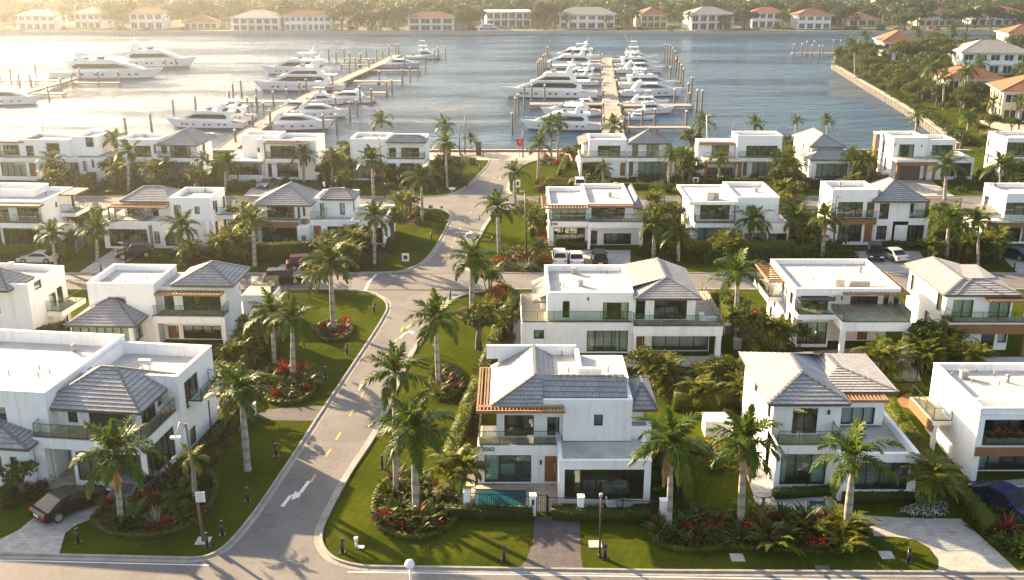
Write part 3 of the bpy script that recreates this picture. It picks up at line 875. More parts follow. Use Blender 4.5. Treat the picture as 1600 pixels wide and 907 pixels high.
def front_right():
    h = House('white house with a stepped grey hip roof and a one storey right wing', (1208, 765))
    X, Z = h.X, h.Z
    zb = Z(1250, 697); x1 = X(1311, 720)
    yu = h.g(1260, 680, zb)[1]
    xu0, xu1 = X(1207, 655, yu), X(1313, 655, yu); ze = Z(1260, 627, yu)
    yb = h.dep(1164, 553, ze)
    h.block(0, x1, 0, yu + 1, 0, zb - .02, front=[(1219, 710, 1291, 758, 3, 'p')], top='none')
    h.slab(0, x1, -.02, yu + .05, zb - .55, zb)
    h.rail([(.1, yu), (.1, .1), (x1 - .1, .1), (x1 - .1, yu)], zb + .03)
    h.block(0.004, xu1, yu, yb, zb, ze, front=[(1238, 638, 1277, 678, 2, 'n')], top='none',
            left=[(1181.5, 602, 1.0, 1.3, 1), (1202, 640, .9, 1.5, 1)])
    h.w.wall('x', 0, -1, yu, yb, 0, zb)
    # recessed right bedroom
    yr = yu + 2.0
    xr1 = X(1380, 650, yr)
    h.block(xu1 + .004, xr1, yr, yb - 1, zb - .2, ze - .01, front=[(1314, 637, 1366, 671, 3, 'c')], top='none')
    # wing
    yw = -1.6 if h.g(1320, 773)[1] > -1.6 else h.g(1320, 773)[1]
    xw0, xw1 = X(1316, 720, yw), X(1436, 720, yw); zw = Z(1380, 709, yw)
    h.block(xw0, xw1, yw, yr + 6.0, 0, zw, front=[(1332, 723, 1419, 766, 4, 'n')], left=[(1311.5, 740, .8, 1.6, 1)])
    # roofs
    zr = ze + 2.1
    rx1 = xu1 + .5
    o = .55
    hw = (rx1 + o) / 2
    py = yu - o + hw * .95; px, zr = h.fx(1253, 582, py); P = (px, py, zr); Q = (h.g(1234, 552, zr)[0], h.g(1234, 552, zr)[1], zr)
    h.slope((-o, yb + .4, ze), (-o, yu - o, ze), P, Q)
    h.slope((-o, yu - o, ze), (rx1, yu - o, ze), P, P)
    h.slope((rx1, yu - o, ze), (rx1, yb + .4, ze), Q, P)
    h.ridge((-o, yu - o, ze), P); h.ridge((rx1, yu - o, ze), P); h.ridge(P, Q)
    rx2 = xr1 + .7; rw = rx2 - xu1 + 1.8
    py = yr + 3.0; px, z2 = h.fx(1309, 573, py); P2 = (px, py, z2); Q2 = (h.g(1290, 553, z2)[0], h.g(1290, 553, z2)[1], z2)
    h.slope((xu1 - 1.6, yr - .6, ze + .06), (rx2, yr - .6, ze + .06), P2, P2)
    h.slope((rx2, yr - .6, ze + .06), (rx2, yb - .2, ze + .06), Q2, P2)
    h.ridge((rx2, yr - .6, ze + .06), P2); h.ridge(P2, Q2)
    xl_ = P2[0] - 2.6; zl_ = z2 - 1.0; h.slope((xl_, yb - .2, zl_), (xl_, yr - .55, zl_), P2, Q2)
    h.w.poly([(rx2, yb - .2, ze), (-o, yb + .4, ze), Q, Q2])
    h.fas.box(-o + .04, rx1 - .04, yu - o + .04, yb + .3, ze - .2, ze - .03); h.fas.box(rx1 - .03, rx2 - .04, yr - .56, yb - .3, ze - .18, ze + .02)
    h.pergola(X(1312, 632, yr - 1.7), X(1388, 632, yr - 1.7), yr - 1.8, yr - .64, ze - .02, 13, 'y')
    h.lamp(1295, 644, yu)
    h.done()
front_right()

def front_far_right():
    h = House('white flat roofed house at the right edge with red flowers on its glass balcony', (1515, 752))
    X, Z = h.X, h.Z
    zt = Z(1540, 638); x1 = X(1700, 700)
    zb = Z(1550, 697)
    yb = h.dep(1432, 567, zt)
    h.w.wall('x', 0, -1, 0, yb, 0, zt, h.opens('x', 0, -1, [(1443.5, 603, 1.1, 1.5, 1), (1468.5, 623, 1.1, 1.5, 1), (1437.5, 655, 1.0, 1.7, 1), (1471.5, 683, 1.0, 1.6, 1), (1491, 706, 1.1, 2.3, 1), (1511, 665, .9, 2.4, 1)], 0, yb, 0, zt))
    # deep loggia on the upper floor, glazed wall below
    yl = 1.5
    h.col(0.004, .45, 0, yl, 0, zt - .9); h.w.box(0.004, x1, 0, yl, zt - .9, zt - .585)
    h.block(.006, x1, yl, yb, 0, zt - .003, front=[(1527, 652, 1650, 690, 5, 'n'), (1522, 712, 1650, 744, 6, 'p')], mid=zb)
    h.slab(.45, x1, -.1, yl, zb - .25, zb); h.band(.0, x1, -.16, -.103, zb - .75, zb - .05)
    h.w.box(.45, x1, -.1, yl, zb - .78, zb - .255)
    for a in ((0, x1, 0, .26), (0, .26, .26, yb)): h.w.poly([(a[0], a[2], zt), (a[1], a[2], zt), (a[1], a[3], zt), (a[0], a[3], zt)])
    h.w.wall('y', .26, 1, .26, x1, zt - .575, zt); h.mem.poly([(.26, .26, zt - .577), (x1, .26, zt - .577), (x1, yl + .4, zt - .577), (.26, yl + .4, zt - .577)])
    h.rail([(.5, .02), (x1, .02)], zb + .03)
    # rear balcony with timber edge
    h.slab(-1.5, 0, yb - 4.5, yb, zb - .3, zb); h.band(-1.56, -1.503, yb - 4.55, yb, zb - .85, zb - .02)
    h.rail([(-1.4, yb), (-1.4, yb - 4.4), (-.05, yb - 4.4)], zb + .03)
    h.w.box(-1.3, -1.0, yb - 4.4, yb - 4.1, 0, zb - .3)
    h.vents(zt - .58, [(1505, 591, 'b'), (1487, 590, 'p'), (1518, 599, 'p'), (1525, 583, 'p'), (1553, 588, 'p'), (1561, 601, 'p'), (1574, 598, 'c'), (1550, 628, 'p')])
    # planter of flowers behind the balcony glass
    b = MB(); b.box(.8, x1 - .5, .25, .65, zb + .03, zb + .5); b.build('planter', 'grey_metal', h.root)
    V = []; F = []
    n = 260
    for i in range(n):
        c = Vector((random.uniform(.8, x1 - .5), random.uniform(.1, .8), zb + .5 + random.uniform(0, .5)))
        a = Vector((random.uniform(-1, 1), random.uniform(-1, 1), random.uniform(-.4, .4))).normalized() * .16; d = a.cross(Vector((random.uniform(-1, 1), random.uniform(-1, 1), 1))).normalized() * .1
        k = len(V); V += [c - a - d, c + a - d, c + a + d, c - a + d]; F.append((k, k + 1, k + 2, k + 3))
    link('planter_flowers', npmesh('planter_flowers', V, F, ['shrub_leaf', 'flower_red'], [1 if i % 5 < 2 else 0 for i in range(n)]), h.root)
    h.done()
front_far_right()

def front_left():
    h = House('big white house with a grey hip roofed corner pavilion by the black car', (62, 757), -7)
    X, Z = h.X, h.Z
    x1 = X(228, 735); zb = Z(140, 690)
    D = 8.0
    xp = X(114, 735)
    h.block(xp, x1, .2, D, 0, zb - .03, front=[(121, 706, 222, 757, 5, 'n')], top='none', right=[(247, 712, 5.6, 2.7, 5, 'n')])
    h.block(.05, xp - .003, 2.6, D, 0, zb - .76, front=[(86, 702, 92, 735, 1, 'c'), (95, 702, 112, 736, 1, 'c')], top='none')
    h.deck.box(.1, xp, -.6, 2.55, .01, .12)
    h.slab(0, x1 + .02, 0, D, zb - .75, zb)
    h.col(0, .75, 0, .7, 0, zb - .75); h.col(x1 - .28, x1 + .02, .0, .3, 0, zb - .75)
    h.rail([(.12, 3.2), (.12, .12), (x1 - .1, .12), (x1 - .1, D - .2)], zb + .03)
    yu = 2.1
    xu0, xu1 = X(84, 665, yu), X(221, 660, yu)
    ze = Z(140, 641, yu - .8)
    D2 = 7.6
    h.block(xu0, xu1, yu, D2, zb, ze, front=[(76, 644, 84, 655, 1), (106, 642, 121, 661, 1, 'n'), (140, 642, 203, 678, 4, 't')], top='none', right=[(231, 650, 2.6, 2.2, 3, 'n'), (250, 622, 1.0, 1.2, 1)])
    zr = ze + 1.9
    hx0, hx1 = X(53, 638, yu - .9), X(219, 644, yu - .9)
    h.hip(hx0, hx1, yu - .9, D2 + .6, ze, zr, 'x', None, None)
    # main block with flat roof behind
    zt = ze + 1.0
    bx0, by1 = h.g(182, 533, zt); bx1, _ = h.g(313, 541, zt)
    by0 = 5.6
    bx1 = max(bx1, x1 + .25)
    h.block(xu0 + .5, bx1, by0, by1, 0, zt, top='flat', para=.95, right=[(300, 610, 2.4, 2.2, 2), (303, 690, 1.2, 2.4, 1)])
    # rear balcony hanging on the right side
    h.slab(bx1 + .005, bx1 + 1.1, by1 - 5.0, by1 - 1.0, zb - .2, zb + .1)
    h.rail([(bx1, by1 - 4.9), (bx1 + 1.0, by1 - 4.9), (bx1 + 1.0, by1 - 1.1), (bx1, by1 - 1.1)], zb + .13)
    # taller left block, standing forward
    lz = zt + .35
    lx1, ly1 = h.g(192, 527, lz); lx1 = xu0 + .45
    ly0 = h.g(35, 612, lz)[1]
    h.block(lx1 - 14, lx1, ly0, by1 + .6, 0, lz, front=[(-30, 635, 10, 665, 2), (-10, 668, 6, 700, 1)], para=1.0, right=[])
    h.vents(zt - .95, [(228, 576, 'u')]); h.vents(lz - 1.0, [(116, 550, 'c'), (62, 578, 'p'), (78, 584, 'p'), (14, 586, 'p'), (60, 588, 'p'), (118, 548, 'p')])
    # low tiled wing at the frame edge
    wz = 3.4
    wx1 = X(43, 690, -1.2)
    h.block(wx1 - 8, wx1 - .5, -.6, ly0 + 1, 0, wz, front=[(17, 714, 28, 742, 1), (-30, 712, 4, 745, 2)], top='none', right=[])
    h.hip(wx1 - 9, wx1, -1.3, ly0 + .9, wz + .02, wz + 1.5, 'y', None, .5)
    h.done()
front_left()

def second_left():
    h = House('white house with a timber pergola over its balcony and a low tiled front room', (148, 538), -2)
    X, Z = h.X, h.Z
    xm = X(246, 500); x1 = X(349, 510)
    zt = Z(200, 443); zb = Z(300, 494)
    yb = h.dep(215, 413, zt)
    h.block(0, xm, 0, yb, 0, zt, front=[(169, 464, 197, 479, 2)])
    h.block(xm + .004, x1, 1.6, yb, 0, Z(300, 449, 1.6), front=[(257, 461, 272, 486, 2, 'n'), (286, 462, 345, 487, 4, 'n'), (263, 509, 280, 538, 1, 'd'), (287, 509, 346, 539, 4, 'b')], top='none', mid=zb,
            right=[(356, 520, 1.0, 2.2, 1), (375, 450, .5, .5, 1)])
    h.slab(xm - .3, x1 + .3, -.3, 1.6, zb - .7, zb); h.col(xm - .3, xm + .1, -.3, .1, 0, zb - .7); h.col(x1 - .05, x1 + .3, -.3, 1.4, 0, zb - .7)
    h.rail([(xm - .2, -.18), (x1 + .18, -.18), (x1 + .18, 1.5)], zb + .03)
    ze = Z(300, 448, .8)
    hx0, hx1 = X(266, 445, .8), X(360, 447, .8)
    h.hip(hx0, hx1 + .3, .8, yb + .4, ze + .1, ze + 1.55, 'y', None, None)
    h.pergola(xm + .1, x1 + .2, -.5, .72, ze - .35, 18, 'y')
    # low tiled room in front
    lx0, lx1 = X(112, 515, -2.2), X(209, 515, -2.2)
    h.block(lx0, lx1, -2.4, 4, 0, 3.0, front=[(113, 504, 201, 537, 7, 'b')], top='none', right=[(219, 512, 2.4, 2.2, 2)])
    h.hip(X(99, 501, -3.1), X(212, 503, -3.1), -3.1, 3.2, 3.05, 4.6, 'x')
    h.slab(-2.5, -.003, 8.5, yb, 3.0, 3.4); h.rail([(-2.4, yb), (-2.4, 8.6), (0, 8.6)], 3.43)
    h.vents(zt - .58, [(196, 441, 'p'), (231, 437, 'p'), (251, 436, 'p'), (268, 426, 'p'), (172, 438, 'p')])
    h.slab(x1 + .005, x1 + 3.2, 9.5, yb, zb - .6, zb); h.rail([(x1 + .1, 9.6), (x1 + 3.1, 9.6), (x1 + 3.1, yb)], zb + .03); h.w.box(x1 + .1, x1 + 3.1, 9.8, yb - .1, 0, zb - .6)
    h.lamp(240, 495, 0)
    h.done()
second_left()

def second_far_left():
    h = House('white house cut by the left frame edge with a rear glass balcony', (-40, 528), -8)
    X, Z = h.X, h.Z
    x1 = X(53, 515); zt = h.Z(40, 445); zb = zt - 3.6
    yb = h.dep(69, 414, zt)
    h.block(-10, x1, 0, yb, 0, zt, right=[(20, 458, 1.2, 1.8, 1), (58, 438, 1.2, 1.8, 1), (84, 476, 1.2, 2.4, 1), (95, 466, 1.0, 2.4, 1), (47, 488, 1.0, 1.6, 1), (37, 447, .5, .6, 1)], front=[(-30, 470, 0, 490, 2)])
    h.hip(-11, x1 - 1.4, -1.0, 3.5, zt - .4, zt + 1.2, 'x')
    h.slab(x1 + .005, x1 + 1.6, yb - 4, yb + .5, zb - .5, zb); h.rail([(x1, yb - 3.9), (x1 + 1.5, yb - 3.9), (x1 + 1.5, yb + .4)], zb + .03)
    h.vents(zt - .58, [(18, 420, 'b'), (2, 420, 'p'), (24, 418, 'p')])
    h.done()
second_far_left()

def second_centre():
    h = House('wide white house with a long glass railed terrace and a hip roof', (814, 552))
    X, Z = h.X, h.Z
    xs = X(987, 530); x1 = X(1124, 540); zb = Z(880, 505)
    yu = h.g(900, 506, zb)[1] + .9
    zt = Z(920, 457, yu); yb = h.dep(930, 414, zt)
    h.block(0, xs, 0, yu + 1, 0, zb - .02, front=[(834, 516, 850, 530, 1), (917, 517, 981, 550, 5, 'p')], top='none')
    h.slab(0, xs, 0.02, yu + 8, zb - .3, zb)
    # right half pushed forward: slab on columns
    h.block(xs + .01, x1 - .9, .5, yu + 1, 0, zb - .7, front=[(991, 522, 1007, 550, 1, 'd'), (1018, 523, 1108, 554, 4, 'n')], top='none')
    h.slab(xs, x1, -1.0, yu + 9, zb - .95, zb - .02)
    h.col(xs, xs + .3, -1.0, -.7, 0, zb - .95); h.col(x1 - .55, x1 - .05, -.9, -.4, 0, zb - .95)
    h.rail([(.1, yu + 7.5), (.1, .15), (xs - .05, .15)], zb + .03); h.rail([(xs + .1, .1), (xs + .1, -.88), (x1 - .12, -.88), (x1 - .12, yu + 8.5)], zb + .01)
    xa, xb = X(855, 480, yu), X(989, 480, yu); zt = Z(920, 457, yu)
    h.block(xa, xb, yu, yb, zb, zt, front=[(879, 471, 890, 497, 1, 'n'), (942, 473, 982, 504, 3, 'p')])
    xc, xd = xb + .005, X(1087, 480, yu); ze = Z(1040, 467, yu - .7)
    h.block(xc, xd, yu + .1, yb - 1, zb, ze, front=[(993, 469, 1008, 500, 1, 'n'), (1022, 469, 1073, 502, 3, 'n')], top='none')
    hx0, hx1 = X(992, 467, yu - .7), X(1097, 469, yu - .7)
    py = yu + 2.4; px, zr = h.fx(1041, 434, py)
    P = (px, py, zr); Q = (px, yb + .1, zr)
    e0 = (hx0, yu - .7, ze); e1 = (hx1, yu - .7, ze); e2 = (hx1, yb + .1, ze); e3 = (hx0, yb + .1, ze)
    h.slope(e0, e1, P, P); h.slope(e1, e2, Q, P); h.slope((xb + .02, yb + .1, zt + .02), (xb + .02, yu + 1.6, zt + .02), P, Q)
    h.slope(e3, e0, P, Q)
    h.ridge(e0, P); h.ridge(e1, P); h.ridge(P, Q); h.w.poly([e2, e3, Q])
    h.fas.box(hx0 + .04, hx1 - .04, yu - .66, yb, ze - .2, ze - .03)
    # lean-to tiles on the far left
    lx = X(832, 463, yu + 2.2)
    h.slope((lx, yu + 2, zt - 1.5), (xa - .01, yu + 2, zt - .95), (xa - .01, yb - 1, zt - .9), (lx, yb - 1, zt - 1.45))
    h.fas.box(lx, xa - .02, yu + 2.02, yu + 2.12, zt - 1.75, zt - 1.62)
    h.w.box(lx + .8, xa - .02, yu + 3, yb - 1.2, zb - .01, zt - 1.75)
    h.vents(zt - .58, [(897, 428, 'b'), (907, 447, 'b'), (885, 420, 'p'), (938, 427, 'p'), (949, 427, 'p'), (1005, 432, 'p'), (998, 435, 'c'), (880, 449, 'p'), (876, 447, 'p')])
    h.lamp(919, 467, yu)
    # terrace with two plunge pools
    h.deck.box(X(905, 556), x1 - .2, -3.6, -1.02, .02, .10)
    for a, b in ((911, 932), (942, 968)):
        p = MB(); p.box(X(a, 556), X(b, 556), -2.9, -1.5, .102, .125); p.build('plunge_pool', 'pool_water', h.root)
    # sun loungers seat on the roof terrace
    f = MB(); f.box(xd + .4, xd + 2.0, .4, 1.0, zb + .04, zb + .4); f.box(xd + .4, xd + .8, .4, 1.0, zb + .41, zb + .75); f.build('terrace_lounger', 'white_paint', h.root)
    h.done()
second_centre()

def second_right():
    h = House('white flat roofed house with an orange pergola above a balcony on square columns', (1239, 548))
    X, Z = h.X, h.Z
    xs = X(1309, 510, -1.5); x1 = X(1424, 510, -2.6); zb = Z(1270, 490); zt = Z(1290, 450)
    zt = Z(1290, 451, .9)
    yb = h.dep(1280, 405, zt)
    xe = X(1390, 470, 2.6)
    h.block(0, xe + .25, .88, yb + .02, zt - .62, zt, para=.5)
    h.block(0.004, xs, .9, yb, 0, zt - .625, top='none', front=[(1251, 459, 1294, 491, 3, 'n'), (1246, 504, 1292, 538, 3, 'b')], mid=zb, left=[(1223.5, 448, .9, 1.6, 1), (1237, 462, 1.2, 1.9, 1), (1233, 505, 1.1, 2.2, 1), (1211, 470, .9, 1.6, 1), (1204, 490, 1.0, 1.6, 1)])
    h.slab(0.003, xs, -.5, .9, zb - .45, zb); h.rail([(.1, .85), (.1, -.38), (xs - .1, -.38)], zb + .03)
    # right half: forward balcony on columns, recessed rooms
    h.block(xs + .004, xe, 2.6, yb - .5, 0, zt - .63, top='none', front=[(1328, 463, 1371, 490, 3, 'n'), (1380, 462, 1392, 480, 1), (1339, 516, 1355, 537, 1, 'd')], mid=zb)
    h.slab(xs, x1, -2.6, 4.5, zb - .85, zb - .01)
    h.col(xs, xs + .45, -2.6, -2.2, 0, zb - .85); h.col(x1 - .5, x1, -2.6, -2.1, 0, zb - .85)
    h.rail([(xs + .12, -.4), (xs + .12, -2.48), (x1 - .12, -2.48), (x1 - .12, 4)], zb + .02)
    zp = Z(1370, 458, 1.0)
    h.pergola(X(1319, 458, .6), X(1422, 460, .6), .4, 2.55, zp + .15, 16, 'y'); h.pergola(xe + .05, X(1422, 460, .6), 2.6, 8, zp + .16, 10, 'x', [(X(1420, 460, .6) - .1, .6 + 2.2, zb)])
    b = MB(); b.box(X(1250, 456, .2), X(1305, 456, .2), -.1, .9, zt - .95, zt - .82); b.build('awning', 'dark_metal', h.root)
    h.slab(-1.6, -.003, yb - 6, yb, zb - .5, zb); h.rail([(-1.5, yb), (-1.5, yb - 5.9), (-.02, yb - 5.9)], zb + .03)
    h.pergola(-1.6, -.02, yb - 6, yb, zt - .5, 8, 'x')
    h.vents(zt - .58, [(1344, 427, 'c'), (1271, 440, 'p'), (1282, 413, 'p'), (1303, 431, 'p'), (1260, 421, 'p'), (1320, 420, 'p'), (1230, 414, 'p')])
    h.lamp(1304, 466, .9); h.lamp(1315, 466, .9)
    b = MB(); b.tube([(-.08, yb - 7, .1), (-.08, yb - 7, zt - .5)], .06, 6); b.build('downpipe', 'grey_metal', h.root)
    h.done()
second_right()

def second_far_right():
    h = House('white house under a long grey hip roof with curtains behind both upper windows', (1478, 556))
    X, Z = h.X, h.Z
    x1 = X(1590, 510); zb = Z(1530, 505); ze = Z(1530, 458)
    yu = 1.5; ze = Z(1530, 459, yu); yb = h.dep(1411, 414, ze)
    h.block(0, x1, yu, yb, 0, ze, front=[(1488, 469, 1520, 502, 2, 'c'), (1545, 469, 1578, 501, 2, 'c'), (1532, 521, 1553, 548, 1, 'n'), (1559, 519, 1575, 536, 1)], top='none', mid=zb,
            left=[(1417, 438, 1.0, 1.8, 1), (1426, 443, 1.0, 1.8, 1), (1468, 470, 1.2, 2.2, 1), (1447, 500, 1.0, 1.8, 1)])
    h.slab(-.1, x1 + 1.2, -.1, yu, zb - .35, zb); h.band(-.15, x1 + 1.25, -.16, -.103, zb - 1.05, zb - .1); h.w.box(-.1, x1 + 1.2, -.09, yu, zb - 1.0, zb - .36)
    h.rail([(.0, yu), (.0, 0), (x1 + 1.1, 0), (x1 + 1.1, yu)], zb + .03)
    py = yu + 2.2; px, zr = h.fx(1505, 436, py)
    h.hip(-.5, 2 * px + .5, yu - .5, yb + .4, ze, zr, 'y', 2.7, .0); h.hip(.6, x1 + .5, yu - .49, yu + 4.9, ze + .003, zr - .01, 'x', 2.5, 2.5)
    a_ = (.6 + 2.5, yu + 2.2, zr - .01); b_ = (x1 - 2.0, yu + 2.2, zr - .01); h.slope((x1 + .5, yb, ze), (.6, yb, ze), a_, b_); h.slope((x1 + .5, yu + 2, ze), (x1 + .5, yb, ze), b_, b_)
    h.mem.poly([(.3, yu + .3, ze - .02), (x1 - .02, yu + .3, ze - .02), (x1 - .02, yb, ze - .02), (.3, yb, ze - .02)])
    h.pergola(X(1549, 466, .2), x1 + .9, .2, yu - .03, ze - .25, 12, 'y')
    b = MB(); b.box(x1 + .8, x1 + 1.1, -.05, .25, 0, zb - 1.05); b.build('timber_post', 'wood_cladding', h.root)
    h.done()
second_far_right()

# ---- third row
def third_row():
    h = House('white house with a long timber canopy over the upper windows at the left frame edge', (-60, 386), -4)
    X, Z = h.X, h.Z
    x1 = X(68, 350); zt = Z(30, 315); zb = Z(30, 346)
    D = h.dep(138, 293, zt)
    h.block(0, x1, 0, D, 0, zt, front=[(-40, 322, 14, 346, 3), (27, 322, 61, 346, 3, 'n'), (-50, 357, 2, 384, 3), (6, 357, 63, 384, 5, 'n')], mid=zb, right=[(118, 312, 2.2, 2.4, 2, 'n'), (88, 320, .6, .7, 1), (122, 345, 1.2, 1.8, 1)])
    h.slab(0, x1 + .02, -1.1, 0, zb - .6, zb); h.rail([(.1, -1), (x1 - .1, -1), (x1 - .1, -.1)], zb + .03)
    h.band(0, x1 + .4, -1.3, -.003, zt - .5, zt - .25)
    h.slab(x1 + .02, x1 + 2, D - 4, D, zb - .5, zb); h.rail([(x1, D - 3.9), (x1 + 1.9, D - 3.9), (x1 + 1.9, D - .1)], zb + .03); h.band(x1, x1 + 2.2, D - 4, D + .1, zt - .3, zt - .1)
    h.block(-2, X(52, 300, 5), 5, D + .4, zt - 1, zt + .4)
    h.vents(zt - .58, [(72, 306, 'c')]); h.done()

    h = House('white house with a timber framed corner terrace above a dark parked car', (165, 388), -3)
    X, Z = h.X, h.Z
    xm = X(262, 360); x1 = X(325, 360); zb = Z(200, 346); zt = Z(300, 309, 1.5); yu = 2.6
    h.block(0, X(232, 365), 0, 9, 0, zb - .02, front=[(171, 358, 231, 386, 4, 'n')], top='none')
    h.slab(0, X(237, 365), -.1, yu + 2, zb - .5, zb); h.rail([(.1, 4), (.1, .05), (X(225, 345), .05), (X(225, 345), yu)], zb + .03)
    h.block(X(194, 330, yu), xm, yu, 9, zb, Z(220, 314, yu), front=[(199, 320, 226, 344, 3, 'n'), (238, 323, 248, 344, 1)], top='none')
    h.hip(X(186, 316, yu - .8), xm + .1, yu - .8, 8, Z(220, 315, yu - .8), Z(220, 315, yu - .8) + 1.3, 'x', 2.2, 2)
    D = h.dep(330, 293, zt)
    h.block(xm + .004, x1, 1.5, D, 0, zt, front=[(272, 321, 283, 340, 1, 'c'), (304, 323, 312, 335, 1)], right=[(334, 321, .8, 1.2, 1), (338, 323, 1.0, 1.6, 1), (350, 316, 1.0, 1.6, 1), (339, 357, 1.1, 1.9, 1), (352, 350, 1.1, 1.9, 1), (331, 360, .9, 1.5, 1), (362, 343, 1.0, 1.9, 1)])
    h.block(X(237, 365), x1 - .3, .3, 3, 0, zb - .1, front=[(241, 362, 250, 381, 1), (258, 363, 285, 385, 2, 'n')], para=.3)
    h.slab(x1 + .005, x1 + 2.2, D - 4, D, zb - .5, zb); h.rail([(x1 + 2.1, D), (x1 + 2.1, D - 3.9), (x1, D - 3.9)], zb + .03)
    zp = Z(200, 319, yu - 1.2)
    h.pergola(X(165, 318, -.2), X(261, 318, yu - 1.6), yu - 2.6, yu - .82, zp - .05, 18, 'y', [(X(166, 318, -.2), yu - 2.4, zb), (X(181, 318, .8) - .6, yu - 1.0, zb)])
    h.vents(zt - .58, [(299, 303, 'p'), (321, 301, 'c'), (293, 299, 'p')]); h.done()

    h = House('white house with two grey hip roofs and a white pier at its door', (404, 386), -3)
    X, Z = h.X, h.Z
    xm = X(484, 340); x1 = X(600, 360); zb = Z(430, 345); zt = Z(530, 310, 3)
    h.block(0, X(466, 365), 0, 10, 0, zb - .02, front=[(409, 352, 465, 381, 4, 'n')], top='none')
    h.slab(0, X(468, 365), -.2, 2, zb - .3, zb); h.band(0, X(468, 365), -.26, -.203, zb - .85, zb - .05); h.rail([(.1, 2), (.1, -.1), (X(468, 340), -.1)], zb + .03)
    yu = 1.2
    D = h.dep(450, 284, Z(440, 321, yu) + 1.7)
    h.block(X(403, 330, yu), xm, yu, D, zb, Z(440, 321, yu), front=[(418, 322, 460, 344, 4, 'n'), (465, 324, 469, 344, 1), (473, 324, 477, 338, 1)], top='none')
    ze = Z(440, 321, yu - .7)
    h.hip(X(393, 320, yu - .7), X(486, 322, yu - .7), yu - .7, D, ze, ze + 1.9, 'y', None, 2)
    h.block(xm + .01, X(550, 330, 3), 3, D + .5, 0, zt, front=[(500, 318, 507, 341, 1), (531, 318, 539, 336, 1, 'c')], mid=zb, right=[(553, 322, .9, 1.6, 1)])
    h.hip(X(500, 315, 2.4), X(554, 315, 2.4), 2.3, 6.5, zt + .02, zt + 1.0, 'x', 1.0, 1.6)
    h.block(xm + .02, x1 - .05, .2, 9, 0, zb + .1, front=[(490, 353, 502, 377, 1, 'd'), (512, 354, 579, 380, 5, 'n'), (583, 356, 598, 380, 1, 'n')], para=.25)
    h.rail([(xm + .05, .3), (X(503, 340), .3), (X(503, 340), 2.8)], zb + .13)
    b = MB()
    xa, xb = X(465, 365, -1), X(484, 365, -1)
    b.box(xa, xa + .5, -1.2, .2, 0, zb - .5); b.box(xb - .5, xb, -1.2, .2, 0, zb - .4); b.box(xa + .5, xb - .5, -1.15, .15, 1.9, zb - .5); b.build('entrance_pier', 'stucco', h.root)
    h.vents(zt - .58, [(536, 301, 'b'), (507, 292, 'c')]); h.done()

    # right side
    h = House('white house behind three parked cars with timber slats round its corner', (857, 388))
    X, Z = h.X, h.Z
    xm = X(918, 350); x1 = X(1004, 350); zb = Z(890, 346); zt = Z(890, 319, 1.2); yb = h.dep(900, 292, zt)
    h.block(0, xm, .9, yb, 0, zt, front=[(863, 323, 915, 347, 4, 'b'), (865, 356, 914, 385, 4, 'n')], mid=zb)
    h.slab(0, xm, -.25, .9, zb - .6, zb); h.rail([(.1, .8), (.1, -.13), (xm - .05, -.13)], zb + .03)
    h.block(xm + .004, X(988, 340, 1.5), 1.5, yb + 2, 0, zt - .004, front=[(924, 325, 976, 351, 4, 'n'), (923, 361, 933, 389, 1, 'n'), (943, 365, 999, 388, 4, 'n')], mid=zb)
    h.slab(xm + .02, x1, -.6, 1.5, zb - .75, zb - .02); h.col(xm + .02, xm + .35, -.6, -.3, 0, zb - .75); h.col(x1 - .4, x1, -.6, -.2, 0, zb - .75); h.rail([(xm + .1, -.48), (x1 - .1, -.48), (x1 - .1, 1.4)], zb + .01)
    h.block(X(988, 340, 1.5) + .01, x1 - .02, 1.6, yb, 0, zb - .05, top='none'); h.block(X(988, 340, 3) + .01, x1 - .6, 4, yb, zb - .06, zt - 1, top='none')
    h.hip(X(989, 320, 3), x1 + .3, 2.8, yb + 1, zt - .9, zt + .3, 'y')
    h.pergola(-.9, xm, -.9, .86, zt - .02, 15, 'y'); h.pergola(-.9, -.04, .9, 6, zt - .01, 5, 'x')
    h.band(xm + .05, X(990, 340, .3), .6, 1.47, zt - .35, zt - .12)
    h.vents(zt - .58, [(891, 303, 'p'), (962, 293, 'b'), (953, 308, 'b')])
    # worn lettering on the balcony front
    b = MB(); xn, zn = h.fx(861, 350, -.25)
    b.box(xn, xn + .13, -.30, -.253, zn - .25, zn + .22)
    for i in range(4): b.box(xn + .2 + i * .17, xn + .32 + i * .17, -.29, -.253, zn - .12 - .02 * i, zn + .12)
    b.build('house_number', 'sign_black', h.root); h.done()

    h = House('white house with an overhanging flat roof and pale teal blinds beside the hedged corner', (1083, 385))
    X, Z = h.X, h.Z
    xm = X(1149, 345); x1 = X(1217, 345); zb = Z(1110, 349); zt = Z(1110, 316); yb = h.dep(1100, 290, zt)
    h.block(0, xm, 1.0, yb, 0, zt - .3, front=[(1094, 320, 1140, 343, 4, 'n'), (1090, 356, 1139, 382, 4, 'c')], top='none', mid=zb, left=[(1076, 340, 1.0, 1.2, 1)])
    h.slab(0.003, xm + .01, -.2, 1.0, zb - .55, zb); h.rail([(.1, .9), (.1, -.1), (xm - .05, -.1)], zb + .03)
    rx0, rx1 = -.9, xm + .1
    h.w.box(rx0, rx1, -.3, yb, zt - .3, zt - .22); h.block(rx0 + .01, rx1, -.29, yb, zt - .22, zt + .1, para=.25)
    h.fas.box(rx0 + .02, rx1 - .02, -.28, .5, zt - .38, zt - .302)
    h.block(xm + .12, x1, .6, yb, 0, Z(1180, 310), front=[(1166, 322, 1179, 333, 1), (1152, 360, 1164, 380, 1, 'n')])
    h.block(X(1160, 365, -1), X(1232, 365, -1), -1.2, 4, 0, 3.3, front=[(1163, 364, 1196, 387, 3, 'b'), (1200, 365, 1229, 387, 3, 'n')], para=.3)
